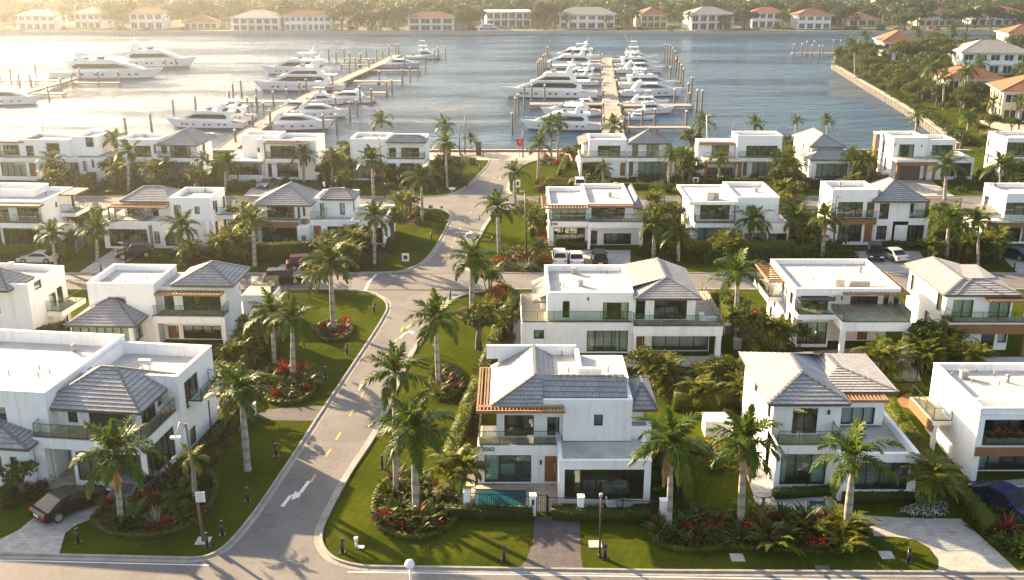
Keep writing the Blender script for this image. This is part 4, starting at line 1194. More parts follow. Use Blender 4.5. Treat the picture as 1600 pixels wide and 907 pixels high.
    h.vents(zt - .15, [(1099, 299, 'p'), (1181, 301, 'b'), (1130, 296, 'p')]); h.lamp(1153, 324, .6)
    b = MB(); b.box(-.5, -.1, 3.0, 3.8, .5, 1.4); b.build('air_conditioner', 'white_paint', h.root); h.done()

    h = House('white house with a tall grey hip roof and two cars on its court', (1293, 383))
    X, Z = h.X, h.Z
    xm = X(1367, 345); x1 = X(1450, 345); zb = Z(1330, 341); zt = Z(1330, 297); yb = h.dep(1330, 283, zt)
    h.block(0, xm, 0, yb, 0, zt, front=[(1309, 316, 1348, 340, 4, 'n'), (1309, 351, 1346, 378, 4, 'n'), (1350, 351, 1363, 379, 1, 'd'), (1354, 316, 1366, 340, 1, 'n')], mid=zb, left=[(1266, 302, .8, 1.5, 1), (1276, 303, 1.0, 1.8, 1), (1281, 312, .8, 1.5, 1), (1260, 330, .8, 2.2, 1)])
    h.band(.02, xm, -.7, -.003, zb - .7, zb); h.rail([(.1, 0), (.1, -.6), (xm, -.6)], zb + .02)
    yu = -.2
    h.block(xm + .005, x1 - 2.6, yu, yb - 2, 0, Z(1400, 316, yu), front=[(1374, 318, 1389, 343, 2, 'n'), (1369, 353, 1385, 375, 2, 'n')], top='none', mid=zb)
    h.block(x1 - 2.595, x1, yu + 1.3, yb - 2, 0, Z(1400, 316, yu), front=[(1406, 318, 1428, 334, 2, 'n'), (1397, 352, 1443, 380, 4, 'n')], top='none', mid=zb)
    h.block(X(1394, 360, yu), x1, yu, 2, 0, zb - .05, front=[(1397, 352, 1443, 381, 4, 'n')], top='none')
    h.slab(X(1394, 340, yu), x1, yu - .02, yu + 1.3, zb - .4, zb); h.rail([(X(1396, 340, yu), yu + .1), (x1 - .1, yu + .1), (x1 - .1, yu + 1.2)], zb + .03)
    h.band(x1 - .45, x1 - .1, yu + .15, yu + .5, zb + .03, Z(1400, 316, yu) - .2)
    ze = Z(1400, 315, yu - .7)
    h.hip(X(1366, 315, yu - .7), X(1454, 314, yu - .7), yu - .7, yb + 1, ze, ze + 2.0, 'y', None, 2.0)
    h.vents(zt - .58, [(1312, 293, 'c')]); h.done()

    h = House('white house with a timber band at the right edge above the blue car', (1562, 381))
    X, Z = h.X, h.Z
    x1 = X(1660, 345); zb = Z(1580, 345); zt = Z(1590, 303); yb = h.dep(1520, 286, zt)
    h.block(0, x1, 0, yb, 0, zt, front=[(1567, 317, 1660, 336, 6, 'n'), (1553, 351, 1595, 378, 4, 'n'), (1597, 351, 1608, 378, 1, 'd')], mid=zb, left=[(1516, 306, 1.1, 1.6, 1), (1541, 317, 1.4, 1.9, 2), (1530, 335, 1.0, 1.6, 1)])
    h.band(-2.5, x1, -.9, -.003, zb - .75, zb - .02); h.slab(-2.5, x1, -.88, 0, zb - .018, zb + .02, deck=False); h.rail([(-2.4, 0), (-2.4, -.8), (x1, -.8)], zb + .02)
    h.block(-2.5, -.003, .3, 6, 0, zb - .76, front=[(1540, 352, 1558, 377, 3, 'n')], top='none')
    h.slope((-2.4, .0, zb + .3), (-.01, .0, zb + .3), (-.01, 4, zb + 1.2), (-2.4, 4, zb + 1.2))
    h.vents(zt - .58, [(1553, 294, 'b'), (1590, 289, 'p')]); h.done()
third_row()

def fourth_row():
    h = House('white waterfront house with a timber roofed corner room, leftmost of the back row', (-20, 281), -5)
    X, Z = h.X, h.Z
    zb = Z(40, 247); zt = Z(60, 221)
    xm = X(101, 240); x1 = X(165, 250)
    h.block(0, X(112, 265), 0, 12, 0, zb, front=[(2, 254, 41, 276, 4, 'c'), (46, 255, 57, 276, 1, 'd'), (71, 256, 95, 276, 2, 'n')], top='none')
    h.block(X(30, 235, 1.5), xm, 1.5, h.dep(60, 208, zt), zb - .02, zt, front=[(41, 228, 53, 247, 1, 'n'), (73, 224, 93, 241, 2, 'n')])
    h.block(X(-20, 235, 2), X(30, 235, 2) - .02, 2.4, 10, zb - .01, zt - .6, front=[(5, 227, 32, 243, 4, 'n'), (-15, 227, 2, 243, 2)], top='none')
    h.band(-1.2, X(36, 225, 1.2), 1.4, 10.5, zt - .62, zt - .35)
    h.slab(0, X(100, 250), -.4, 2.4, zb - .5, zb + .02); h.rail([(.1, -.3), (X(30, 245), -.3)], zb + .05)
    h.block(xm + .01, X(150, 230, 2.5), 2.5, 10, zb - .02, Z(130, 214, 2.5), front=[(106, 222, 112, 232, 1), (134, 215, 146, 230, 2)])
    h.block(X(96, 260, -.5), x1, -.6, 9, 0, zb + .15, front=[(98, 254, 124, 276, 2, 'n'), (130, 252, 136, 268, 1), (143, 248, 147, 262, 1)], para=.3)
    h.vents(zt - .58, [(56, 214, 'p'), (62, 214, 'p'), (68, 213, 'p')]); h.done()

    h = House('white waterfront house with hip roofed right half beside two tall palms', (191, 279), -5)
    X, Z = h.X, h.Z
    xm = X(248, 245); x1 = X(308, 255); zb = Z(280, 246); zt = Z(220, 218)
    D = h.dep(220, 208, zt)
    h.block(0, xm, 0, D, 0, zt, front=[(211, 228, 236, 246, 3, 'n'), (240, 226, 244, 240, 1), (217, 254, 233, 272, 2, 'n'), (238, 249, 246, 275, 1, 'd')], mid=zb)
    ze = Z(280, 226, .2)
    h.block(xm + .005, x1, .6, D + 1, 0, ze, front=[(252, 227, 261, 240, 1, 'n'), (266, 226, 298, 246, 4, 'p'), (254, 250, 262, 275, 1, 'd'), (268, 252, 302, 275, 4, 'b')], top='none', mid=zb, right=[(318, 227, 1.2, 2, 1), (337, 218, 1.0, 2, 1), (325, 250, 1.0, 2.2, 1), (335, 243, 1.0, 2.4, 1)])
    h.slab(xm, x1 + .03, -.8, .6, zb - .6, zb); h.col(xm, xm + .3, -.8, -.4, 0, zb - .6); h.col(x1 - .3, x1 + .03, -.8, -.4, 0, zb - .6); h.rail([(xm + .1, -.7), (x1 - .1, -.7)], zb + .03)
    h.hip(X(244, 225, -.5), X(306, 226, -.5) + .3, -.6, D + 1.5, ze + .02, ze + 2.0, 'y', None, 2)
    h.vents(zt - .58, [(226, 215, 'b')]); h.done()

    h = House('white waterfront house with an orange pergola and a flat roofed sunroom on its left', (350, 282), -3)
    X, Z = h.X, h.Z
    xm = X(400, 250); x1 = X(492, 255); zt = Z(440, 219, 1); zb = Z(440, 248)
    h.block(0, X(412, 265), -.6, 8, 0, Z(380, 251, -.6), front=[(354, 256, 410, 274, 5, 'n')], para=.3); h.band(-.5, X(414, 265), -1.1, -.62, Z(380, 254, -.6) - .2, Z(380, 254, -.6) + .05)
    D = h.dep(440, 208, zt)
    h.block(xm, x1, 1, D, 0, zt, front=[(400, 231, 406, 238, 1), (423, 228, 462, 247, 4, 'n'), (433, 255, 466, 277, 3, 'n'), (419, 256, 425, 277, 1, 'n')], mid=zb)
    h.slab(X(416, 250), X(468, 250), -.4, 1, zb - .5, zb); h.rail([(X(416, 250), .9), (X(416, 250), -.3), (X(468, 250), -.3)], zb + .03)
    h.pergola(X(411, 226, -.6), X(480, 226, -.6), -.7, .97, zt - .25, 15, 'y', [(X(413, 226, -.6), -.5, zb), (X(478, 226, -.6), -.5, zb)])
    h.block(X(378, 225, 4), xm + 3, 4, D + .5, 3, zt + .25); h.vents(zt - .58, [(460, 211, 'p')]); h.done()

    h = House('white waterfront house behind the slender lamp post with a small grey roof over its loggia', (545, 281), -2)
    X, Z = h.X, h.Z
    xm = X(604, 250); x1 = X(663, 255); zt = Z(570, 219); zb = Z(640, 249)
    h.block(0, X(604, 265), -.4, 4, 0, Z(570, 256, -.4), front=[(546, 259, 581, 279, 3, 'n'), (589, 260, 600, 279, 1, 'd')], para=.3)
    D = h.dep(590, 207, zt)
    h.block(0.3, xm, 1, D, 0, zt, front=[(569, 231, 587, 246, 2, 'n')], mid=zb)
    h.block(xm + .005, x1, 1.3, D, 0, zt - .2, front=[(608, 231, 619, 247, 1, 'n'), (627, 231, 655, 249, 3, 'n'), (607, 257, 619, 276, 1, 'd'), (627, 256, 647, 277, 2, 'n')], mid=zb, right=[(672, 225, 1, 2.2, 1)])
    h.slab(xm, x1 + .02, -.3, 1.3, zb - .6, zb); h.col(x1 - .6, x1 + .02, -.3, 1.2, 0, zb - .6); h.col(xm + 1.6, xm + 2.2, -.3, 1.2, 0, zb - .6); h.rail([(xm + .1, -.2), (x1, -.2), (x1, 1.2)], zb + .03)
    h.hip(X(603, 229, .1), X(666, 229, .1), .1, 3.4, zt - .35, zt + .55, 'x', 1.2, 1.4)
    h.vents(zt - .58, [(600, 213, 'p')]); h.done()

    h = House('white hip roofed waterfront house at the head of the right pier', (907, 278))
    X, Z = h.X, h.Z
    xm = X(979, 250); x1 = X(1053, 255); zb = Z(940, 246); zt = Z(940, 220)
    h.block(0, xm, 0, 11, 0, zb - .01, front=[(908, 254, 942, 276, 3, 'n'), (969, 255, 977, 275, 1, 'd')], top='none')
    h.slab(-.2, xm, -.6, 4, zb - .55, zb); h.col(-.2, .2, -.6, -.2, 0, zb - .55); h.rail([(-.1, 3.5), (-.1, -.5), (xm - .1, -.5)], zb + .03)
    h.block(X(920, 235, 1), xm, 1, h.dep(940, 209, zt), zb, zt, front=[(934, 228, 969, 247, 4, 'n')])
    ze = Z(1015, 224, .2)
    h.block(xm + .005, x1 - 1, .8, h.dep(1015, 203, ze + 2), 0, ze, front=[(988, 226, 997, 244, 1, 'n'), (1010, 225, 1029, 244, 2, 'b'), (982, 253, 989, 275, 1, 'n'), (997, 253, 1042, 276, 4, 'c')], top='none', mid=zb)
    h.slab(xm, x1, -.9, .8, zb - .55, zb + .02); h.col(x1 - .4, x1, -.9, -.5, 0, zb - .55); h.col(xm, xm + .3, -.9, -.6, 0, zb - .55); h.rail([(xm + .1, -.8), (x1 - .1, -.8), (x1 - .1, .7)], zb + .05)
    h.hip(X(981, 223, -.2), X(1049, 223, -.2), -.3, h.dep(1015, 203, ze + 2) + .6, ze + .02, ze + 2.2, 'y', None, 2)
    h.slope((-.3, 2.5, zt - 1.2), (X(918, 220, 2), 2.5, zt - .5), (X(918, 220, 2), 8, zt - .1), (-.3, 8, zt - .8)); h.w.box(.6, X(919, 230, 2), 3.2, 7.9, zb + .01, zt - 1.3)
    h.vents(zt - .58, [(948, 214, 'c')])
    h.deck.box(X(993, 281), x1, -4.2, -.92, .02, .08); p = MB(); p.box(X(996, 281), X(1021, 281), -3.6, -1.6, .082, .10); p.build('plunge_pool', 'pool_water', h.root); h.done()

    h = House('white waterfront house with a timber framed garage porch', (1091, 279))
    X, Z = h.X, h.Z
    xm = X(1151, 250); x1 = X(1221, 250); zt = Z(1125, 221, 2); zt2 = Z(1180, 213); zb = Z(1180, 246)
    D = h.dep(1180, 205, zt2)
    h.block(0, xm, 2, D - .5, 0, zt, front=[(1112, 227, 1139, 244, 3, 'n'), (1100, 262, 1153, 278, 1, 'n')], left=[(1088, 240, 1, 1.8, 1)])
    h.band(X(1093, 222, 1.2), xm, 1.4, 1.98, zt - .5, zt - .2)
    h.slab(X(1098, 250), X(1157, 250), -1.2, 2, 3.0, 3.4); h.band(X(1098, 255), X(1157, 255), -1.3, -1.203, 2.7, 3.1); h.band(X(1151, 265), X(1156, 265), -1.28, -.9, 0, 2.7); h.band(X(1098, 265), X(1103, 265), -1.28, -.9, 0, 2.7)
    h.block(xm + .005, x1, .4, D, 0, zt2, front=[(1166, 228, 1215, 245, 4, 'n'), (1161, 254, 1167, 275, 1, 'd'), (1175, 254, 1215, 275, 4, 'c')], mid=zb)
    h.slab(xm + .02, x1, -.8, .4, zb - .55, zb); h.rail([(xm + .1, -.7), (x1 - .1, -.7)], zb + .03); h.vents(zt2 - .58, [(1180, 209, 'p')]); h.vents(zt - .58, [(1140, 216, 'p')]); h.done()

    h = House('small white waterfront house with two stacked grey hip roofs', (1270, 281))
    X, Z = h.X, h.Z
    x1 = X(1324, 255); zt = Z(1300, 229, 2.5)
    D = h.dep(1254, 212, zt)
    h.block(0, x1, 2.5, D, 0, zt, front=[(1288, 234, 1308, 241, 2, 'n')], top='none', left=[(1265, 236, 1, 1.8, 1), (1255, 229, 1, 1.8, 1)])
    h.hip(-.4, X(1321, 228, 2), 1.9, D + .5, zt + .02, zt + 1.7, 'y', None, 2.6)
    h.block(-.3, x1 + 1, 0, 2.4, 0, 3.5, front=[(1275, 256, 1324, 279, 5, 'n')], top='none'); h.hip(-.9, x1 + 1.6, -.8, 4.2, 3.55, 4.75, 'x', 2, 2)
    h.vents(zt + .4, [(1308, 212, 'p')]); h.done()

    h = House('white waterfront house with an orange timber garage porch and a broad paved drive', (1390, 280))
    X, Z = h.X, h.Z
    xm = X(1445, 250); x1 = X(1494, 240); zt = Z(1415, 215); zb = Z(1420, 250); zt2 = Z(1470, 220)
    D = h.dep(1354, 205, zt)
    h.block(0, xm, 0, D, 0, zt, front=[(1404, 226, 1428, 246, 3, 'p'), (1400, 262, 1437, 278, 1, 'n')], left=[(1366, 221, 1, 2, 1), (1374, 226, 1, 2, 1), (1381, 229, 1, 2, 1), (1383, 257, 1, 2.2, 1)])
    h.slab(-.1, X(1458, 250), -2.6, -.003, 3.3, 3.8); h.band(-.2, X(1456, 250), -2.75, -2.603, 2.8, 3.4); h.band(.0, .4, -2.7, -2.3, 0, 2.8); h.band(X(1452, 265) - .4, X(1452, 265), -2.7, -2.3, 0, 2.8)
    b = MB(); xa, xb = X(1401, 270), X(1437, 270); b.box(xa, xb, -.08, -.003, .02, 2.5); 
    for i in range(1, 5): b.box(xa, xb, -.095, -.081, i * .5 - .02, i * .5 + .02)
    b.build('garage_door', 'fascia', h.root)
    h.block(xm + .005, x1, 1.0, D - .5, 0, zt2, front=[(1456, 227, 1488, 244, 4, 'n')])
    h.block(xm + .5, X(1522, 255, -.5), -.5, 6, 0, Z(1490, 248, -.5), front=[(1470, 255, 1517, 276, 5, 'n')], para=.3); h.rail([(xm + .7, -.35), (X(1521, 245, -.5), -.35)], Z(1490, 248, -.5))
    h.band(-1.3, -1.0, D - 1.5, D - .2, 0, zt - .3); h.w.box(-1.3, -.003, D - 1.6, D, zt - .3, zt - .05)
    h.lamp(1398, 226, 0); h.lamp(1440, 228, 0); h.done()

    h = House('white waterfront house with a tree shadowed side wall at the right frame edge', (1565, 280))
    X, Z = h.X, h.Z
    x1 = X(1650, 250); zt = Z(1590, 216); zb = Z(1590, 244)
    h.block(0, x1, 0, h.dep(1517, 205, zt), 0, zt, front=[(1573, 223, 1640, 243, 5, 'n'), (1590, 251, 1640, 276, 4, 'n')], mid=zb, left=[(1545, 223, .7, 1.4, 1), (1543.5, 248, .7, 1.5, 1), (1521, 219, 1.5, 2.2, 2), (1560, 255, .9, 2.4, 1)])
    h.slab(-.05, x1, -1, -.003, zb - .6, zb); h.rail([(.1, -.1), (.1, -.9), (x1, -.9)], zb + .03)
    h.vents(zt - .58, [(1557, 211, 'b'), (1590, 208, 'p')]); h.done()
fourth_row()
# ---------------------------------------------------------------- ground, water, streets
SHORE = GY(237)
FAR = GY(50)
def PX(lst, z=0.0): return [G(a, b, z) for a, b in lst]
def smooth(pts, n=6):
    """Catmull-Rom through pts"""
    P = [Vector((p[0], p[1], 0)) for p in pts]; out = []
    for i in range(len(P) - 1):
        p0 = P[max(i - 1, 0)]; p1 = P[i]; p2 = P[i + 1]; p3 = P[min(i + 2, len(P) - 1)]
        for k in range(n):
            t = k / n
            q = 0.5 * ((2 * p1) + (p2 - p0) * t + (2 * p0 - 5 * p1 + 4 * p2 - p3) * t * t + (3 * p1 - p0 - 3 * p2 + p3) * t ** 3)
            out.append((q.x, q.y))
    out.append((P[-1].x, P[-1].y))
    return out
PEN = PX([(1497, 228), (1480, 215), (1440, 185), (1400, 160), (1340, 125), (1303, 102), (1306, 90), (1345, 78), (1420, 75), (1520, 73), (1610, 70)])
SHX = PEN[0][0]
near = [(-420, 25), (700, 25), (700, PEN[-1][1])] + PEN[::-1] + [(SHX, SHORE), (-420, SHORE)]
sheet('ground', near, 0.0, 'lawn')
sheet('water', [(-1380, 120), (1380, 120), (1380, 620), (-1380, 620)], -1.3, 'bay_water')
sheet('far_ground', [(-1380, FAR), (1380, FAR), (1380, 1460), (-1380, 1460)], 0.0, 'far_soil')
sheet('far_lawn', [(-600, FAR + .5), (600, FAR + .5), (600, FAR + 8), (-600, FAR + 8)], 0.02, 'lawn')

def seawall(name, pts, label, mat='kerb_concrete', w=.7, top=.25, ribs=0):
    b = MB()
    for (a, c) in zip(pts[:-1], pts[1:]):
        b.bar((a[0], a[1], top / 2 - .95), (c[0], c[1], top / 2 - .95), w, 1.9 + top)
        b.bar((a[0], a[1], top + .06), (c[0], c[1], top + .06), w + .35, .14)
        if ribs:
            L = hypot(c[0] - a[0], c[1] - a[1]); n = int(L / ribs)
            nx, ny = (c[1] - a[1]) / L, -(c[0] - a[0]) / L
            for i in range(n):
                t = (i + .5) / n; x = a[0] + (c[0] - a[0]) * t - nx * (w / 2 + .16); y = a[1] + (c[1] - a[1]) * t - ny * (w / 2 + .16)
                b.box(x - .18, x + .18, y - .18, y + .18, -1.9, top - .05)
    return tag(b.build(name, mat), label, 'seawall')
seawall('seawall', [(-420, SHORE), (SHX, SHORE)], 'low concrete seawall along the near waterfront behind the back row of houses')
seawall('seawall', PEN[:8], 'ribbed pale seawall curving round the right peninsula lawn', 'kerb_concrete', .8, .4, 1.6)
seawall('seawall', PEN[7:], 'seawall on the far side of the right peninsula along the narrow channel')
seawall('seawall', [(-1380, FAR), (1380, FAR)], 'dark seawall along the far shore below the red roofed mansions', 'concrete', 1.0, .3)

Z1, Z2, Z3 = .006, .011, .016
# cross streets
A = PX([(0, 868), (330, 876), (545, 886), (1060, 895), (1600, 903)])
sl0 = (A[1][1] - A[0][1]) / (A[1][0] - A[0][0])
bl = [(-140, A[0][1] - sl0 * (A[0][0] + 140))] + A + [(140, A[-1][1] - .5)]
sheet('street', bl + [(140, 26), (-140, 26)], Z1, 'asphalt')
def cross(name, y0, y1, z):
    a, b = GY(y0), GY(y1)
    sheet(name, [(-260, b), (260, b), (260, a), (-260, a)], z, 'asphalt')
cross('street', 428, 453, Z1); cross('street', 308, 327, Z1)
south_l = smooth(PX([(296, 875), (322, 872), (344, 862), (364, 845), (403, 797), (460, 712), (500, 650), (545, 582), (575, 537), (598, 500), (606, 482), (600, 468), (575, 457), (545, 454)]))
south_r = smooth(PX([(578, 888), (548, 884), (520, 874), (504, 857), (500, 838), (508, 812), (545, 742), (592, 668), (637, 567), (661, 528), (685, 490), (705, 470), (735, 459), (770, 455)]))
sheet('road', south_l + south_r[::-1], Z2, 'asphalt')
mid_l = smooth(PX([(560, 427), (615, 426), (650, 417), (675, 396), (695, 362), (704, 340), (697, 330), (672, 326)]))
mid_r = smooth(PX([(770, 428), (738, 424), (726, 412), (747, 375), (763, 347), (780, 332), (812, 327)]))
sheet('road', mid_l + mid_r[::-1], Z2, 'asphalt')
up_l = smooth(PX([(640, 310), (690, 307), (715, 300), (738, 284), (758, 264), (765, 252), (757, 246), (735, 243)]))
up_r = smooth(PX([(850, 310), (806, 306), (795, 297), (798, 284), (808, 266), (826, 255), (850, 250), (880, 249)]))
sheet('road', up_l + up_r[::-1], Z2, 'asphalt')
sheet('promenade', PX([(660, 250), (920, 252)]) + [(G(920, 252)[0], SHORE - .4), (G(660, 250)[0], SHORE - .4)], Z3, 'promenade')

def kerb(pts, side, label):
    """concrete gutter and upstand along pts; side +1 when the road lies left of the walking direction"""
    prof = [(.38, .020), (.03, .026), (0.0, .13), (-.17, .13), (-.19, -.02)]
    R = [[] for _ in prof]
    for i, p in enumerate(pts):
        a = pts[max(i - 1, 0)]; c = pts[min(i + 1, len(pts) - 1)]
        d = Vector((c[0] - a[0], c[1] - a[1])); d.normalize(); n = Vector((-d.y, d.x)) * side
        for k, (o, z) in enumerate(prof): R[k].append((p[0] + n.x * o, p[1] + n.y * o, z))
    b = MB(); b.rings(R, closed=False, smooth=False)
    o = b.build('kerb', 'kerb_concrete')
    return tag(o, label, 'kerb', kind='structure')
kerb(south_l, -1, None); kerb(south_r, 1, None); kerb(mid_l, -1, None); kerb(mid_r, 1, None); kerb(up_l, -1, None); kerb(up_r, 1, None)
def lerp_line(a, b, step=3.0):
    L = hypot(b[0] - a[0], b[1] - a[1]); n = max(1, int(L / step))
    return [(a[0] + (b[0] - a[0]) * i / n, a[1] + (b[1] - a[1]) * i / n) for i in range(n + 1)]
kerb(lerp_line(bl[0], south_l[0]), -1, None)
kerb(lerp_line(south_r[0], A[3]) + lerp_line(A[3], bl[-1])[1:], -1, None)
for y, sd in ((428, -1), (453, 1), (308, -1), (327, 1)):
    Y = GY(y); gapl, gapr = {428: (575, 760), 453: (560, 765), 308: (650, 840), 327: (680, 806)}[y]
    kerb([(-200, Y), (G(gapl, y)[0], Y)], sd, None); kerb([(G(gapr, y)[0], Y), (200, Y)], sd, None)

def pave(name, px, mat, z=.008): return sheet(name, PX(px), z, mat)
pave('driveway', [(-30, 866), (92, 867), (97, 850), (102, 833), (120, 820), (145, 811), (175, 800), (235, 778), (228, 762), (112, 760), (100, 768), (70, 795), (30, 828), (-30, 858)], 'stone_paving')
pave('front_path', [(809, 891), (912, 894), (908, 870), (905, 812), (836, 806), (832, 850), (822, 875)], 'brick_paving')
pave('driveway', [(1308, 802), (1400, 809), (1501, 811), (1545, 850), (1602, 903), (1455, 901), (1466, 888), (1467, 876), (1452, 856), (1430, 844), (1400, 839), (1362, 838), (1335, 822)], 'stone_paving')
pave('side_path', [(1170, 690), (1188, 690), (1214, 776), (1178, 776), (1160, 725)], 'stone_paving')
pave('patio', [(1206, 776), (1300, 773), (1318, 803), (1285, 812), (1235, 803), (1207, 792)], 'stone_paving', .012)
pave('court', [(1510, 756), (1640, 745), (1660, 812), (1570, 812), (1528, 770)], 'stone_paving')
pave('side_path', [(418, 640), (506, 634), (490, 658), (425, 657), (395, 650)], 'brick_paving')
pave('driveway', [(180, 388), (232, 391), (172, 425), (122, 427)], 'stone_paving')
pave('driveway', [(424, 428), (440, 413), (490, 415), (500, 428)], 'concrete')
pave('driveway', [(862, 426), (868, 391), (985, 391), (985, 426)], 'concrete')
pave('driveway', [(1330, 393), (1436, 393), (1452, 412), (1462, 427), (1345, 427)], 'stone_paving')
pave('driveway', [(1560, 395), (1640, 395), (1680, 427), (1590, 427)], 'stone_paving')
pave('driveway', [(1400, 281), (1452, 281), (1492, 307), (1425, 307)], 'stone_paving')
pave('driveway', [(404, 281), (440, 280), (425, 307), (380, 307)], 'stone_paving')
pave('driveway', [(620, 300), (634, 282), (652, 282), (645, 307), (620, 307)], 'stone_paving')
pave('terrace', [(1330, 545), (1425, 545), (1440, 598), (1340, 598)], 'travertine')
pave('terrace', [(1230, 552), (1330, 545), (1338, 575), (1240, 575)], 'travertine')
pave('court', [(1478, 558), (1640, 558), (1640, 580), (1490, 580)], 'concrete')
pave('side_path', [(805, 470), (814, 470), (812, 548), (800, 548)], 'stone_paving')
pave('side_path', [(1095, 560), (1126, 548), (1140, 582), (1120, 590)], 'stone_paving')
pave('side_path', [(742, 640), (750, 640), (742, 760), (728, 760)], 'gravel')
pave('court', [(270, 640), (345, 600), (350, 630), (300, 680)], 'concrete')
pave('court', [(360, 500), (400, 440), (410, 440), (385, 520)], 'concrete')

# painted markings
def dash(px0, px1, w, mat, name='road_markings'):
    a, b = G(*px0), G(*px1); d = Vector((b[0] - a[0], b[1] - a[1])); d.normalize(); n = Vector((-d.y, d.x)) * w / 2
    return [(a[0] + n.x, a[1] + n.y, Z2 + .005), (b[0] + n.x, b[1] + n.y, Z2 + .005), (b[0] - n.x, b[1] - n.y, Z2 + .005), (a[0] - n.x, a[1] - n.y, Z2 + .005)]
ym = MB()
for a, b in (((486, 754), (493, 742)), ((509, 714), (517, 702)), ((525, 688), (532, 676)), ((546, 651), (552, 640)), ((563, 624), (569, 612)), ((581, 590), (586, 581)), ((602, 558), (607, 550)), ((615, 537), (620, 530)), ((626, 519), (630, 511)),
             ((699, 405), (702, 400)), ((704, 390), (707, 385)), ((709, 376), (712, 371)), ((717, 360), (720, 355)), ((725, 347), (728, 343)), ((733, 335), (736, 331)), ((765, 291), (767, 288)), ((771, 280), (773, 277))):
    ym.poly(dash(a, b, .16, 'road_yellow'))
tag(ym.build('lane_markings', 'road_yellow'), kind='structure')
wm = MB()
for a, b, w in (((441, 792), (454, 775), .26), ((454, 775), (462, 774), .26), ((469, 771), (483, 752), .26), ((625, 529), (632, 521), .22), ((632, 521), (641, 519), .22), ((726, 370), (731, 364), .25), ((731, 364), (738, 363), .25), ((570, 456), (576, 442), .3), ((576, 442), (588, 429), .3)):
    wm.poly(dash(a, b, w, 'road_white'))
wm.poly([(*G(*p), Z2 + .006) for p in ((455, 782), (461, 768), (470, 772), (468, 777))])
wm.poly([(*G(*p), Z2 + .006) for p in ((637, 520), (640, 517), (648, 519), (645, 522))]); wm.poly([(*G(*p), Z2 + .006) for p in ((733, 366), (734, 361), (740, 364))])
for i in range(14):
    a, b = A[2], A[4]; 
tag(wm.build('road_markings', 'road_white'), kind='structure')
# white edge line of the front street
el = MB()
for p, q in ((bl[0], A[1]), (A[2], A[4])):
    for s_, t_ in zip(lerp_line(p, q)[:-1], lerp_line(p, q)[1:]):
        el.poly([(s_[0], s_[1] - .50, Z1 + .004), (t_[0], t_[1] - .50, Z1 + .004), (t_[0], t_[1] - .59, Z1 + .004), (s_[0], s_[1] - .59, Z1 + .004)])
tag(el.build('edge_line', 'road_white'), kind='structure')

# pools and their decks (sunk basins)
def pool(px, label, rim='travertine', z=.02):
    P = PX(px); b = MB(); c = Vector((sum(p[0] for p in P) / len(P), sum(p[1] for p in P) / len(P)))
    root = thing('swimming_pool', label, 'pool', (c.x, c.y, 0))
    w = MB(); w.poly([(p[0] - c.x, p[1] - c.y, z + .012) for p in P]); o = w.build('pool_water', 'pool_water', root); bpy_fix_up(o)
    r = MB()
    for p, q in zip(P, P[1:] + P[:1]): r.bar((p[0] - c.x, p[1] - c.y, z + .02), (q[0] - c.x, q[1] - c.y, z + .02), .3, .08)
    r.build('pool_coping', rim, root)
pave('pool_deck', [(728, 800), (745, 758), (872, 756), (880, 800)], 'travertine', .012)
pool([(740, 764), (826, 765), (824, 794), (735, 793)], 'teal lap pool behind the fence in front of the house numbered 3060')
pool([(912, 790), (940, 790), (940, 800), (912, 800)], 'small round cornered plunge pool behind the fence right of the gate')
pool([(1385, 560), (1402, 558), (1418, 580), (1400, 592), (1380, 588)], 'turquoise pool below the balcony of the square columned house')
pool([(1259, 782), (1291, 782), (1295, 794), (1262, 795)], 'small dark plunge pool let into the right patio', 'stone_paving')
pool([(1180, 777), (1206, 777), (1212, 800), (1190, 802)], 'teal pool end at the foot of the stone side path', 'stone_paving')
pool([(1566, 762), (1640, 758), (1650, 782), (1585, 784)], 'pool beside the dark blue car at the right edge', 'stone_paving')
pool([(505, 385), (560, 384), (560, 389), (505, 390)], 'narrow pool in front of the slanted pier house')
for p, l in (((1152, 872), 'pale square utility cover in the lawn below the front right palm bed'), ((1385, 868), 'pale utility cover in the lawn beside the right driveway'), ((1286, 891), 'rusty drain grate by the kerb at the lower right'), ((930, 851), 'white utility box lid beside the brown lamp post')):
    x, y = G(*p); b = MB(); b.box(x - .42, x + .42, y - .42, y + .42, 0, .05); b.box(x - .34, x + .34, y - .34, y + .34, .051, .06)
    tag(b.build('utility_cover', 'bark' if 'rusty' in l else 'concrete'), l, 'utility cover')
for p, l in (((612, 482), 'round iron manhole cover at the mouth of the junction'), ((597, 536), 'round iron manhole cover beside the road arrow on the left lane'), ((700, 345), 'iron manhole cover above the middle junction'), ((420, 800), 'iron manhole cover below the front road arrow')):
    x, y = G(*p); b = MB(); b.tube([(x, y, .017), (x, y, .026)], .36, 18); tag(b.build('manhole_cover', 'fascia'), l, 'manhole cover')
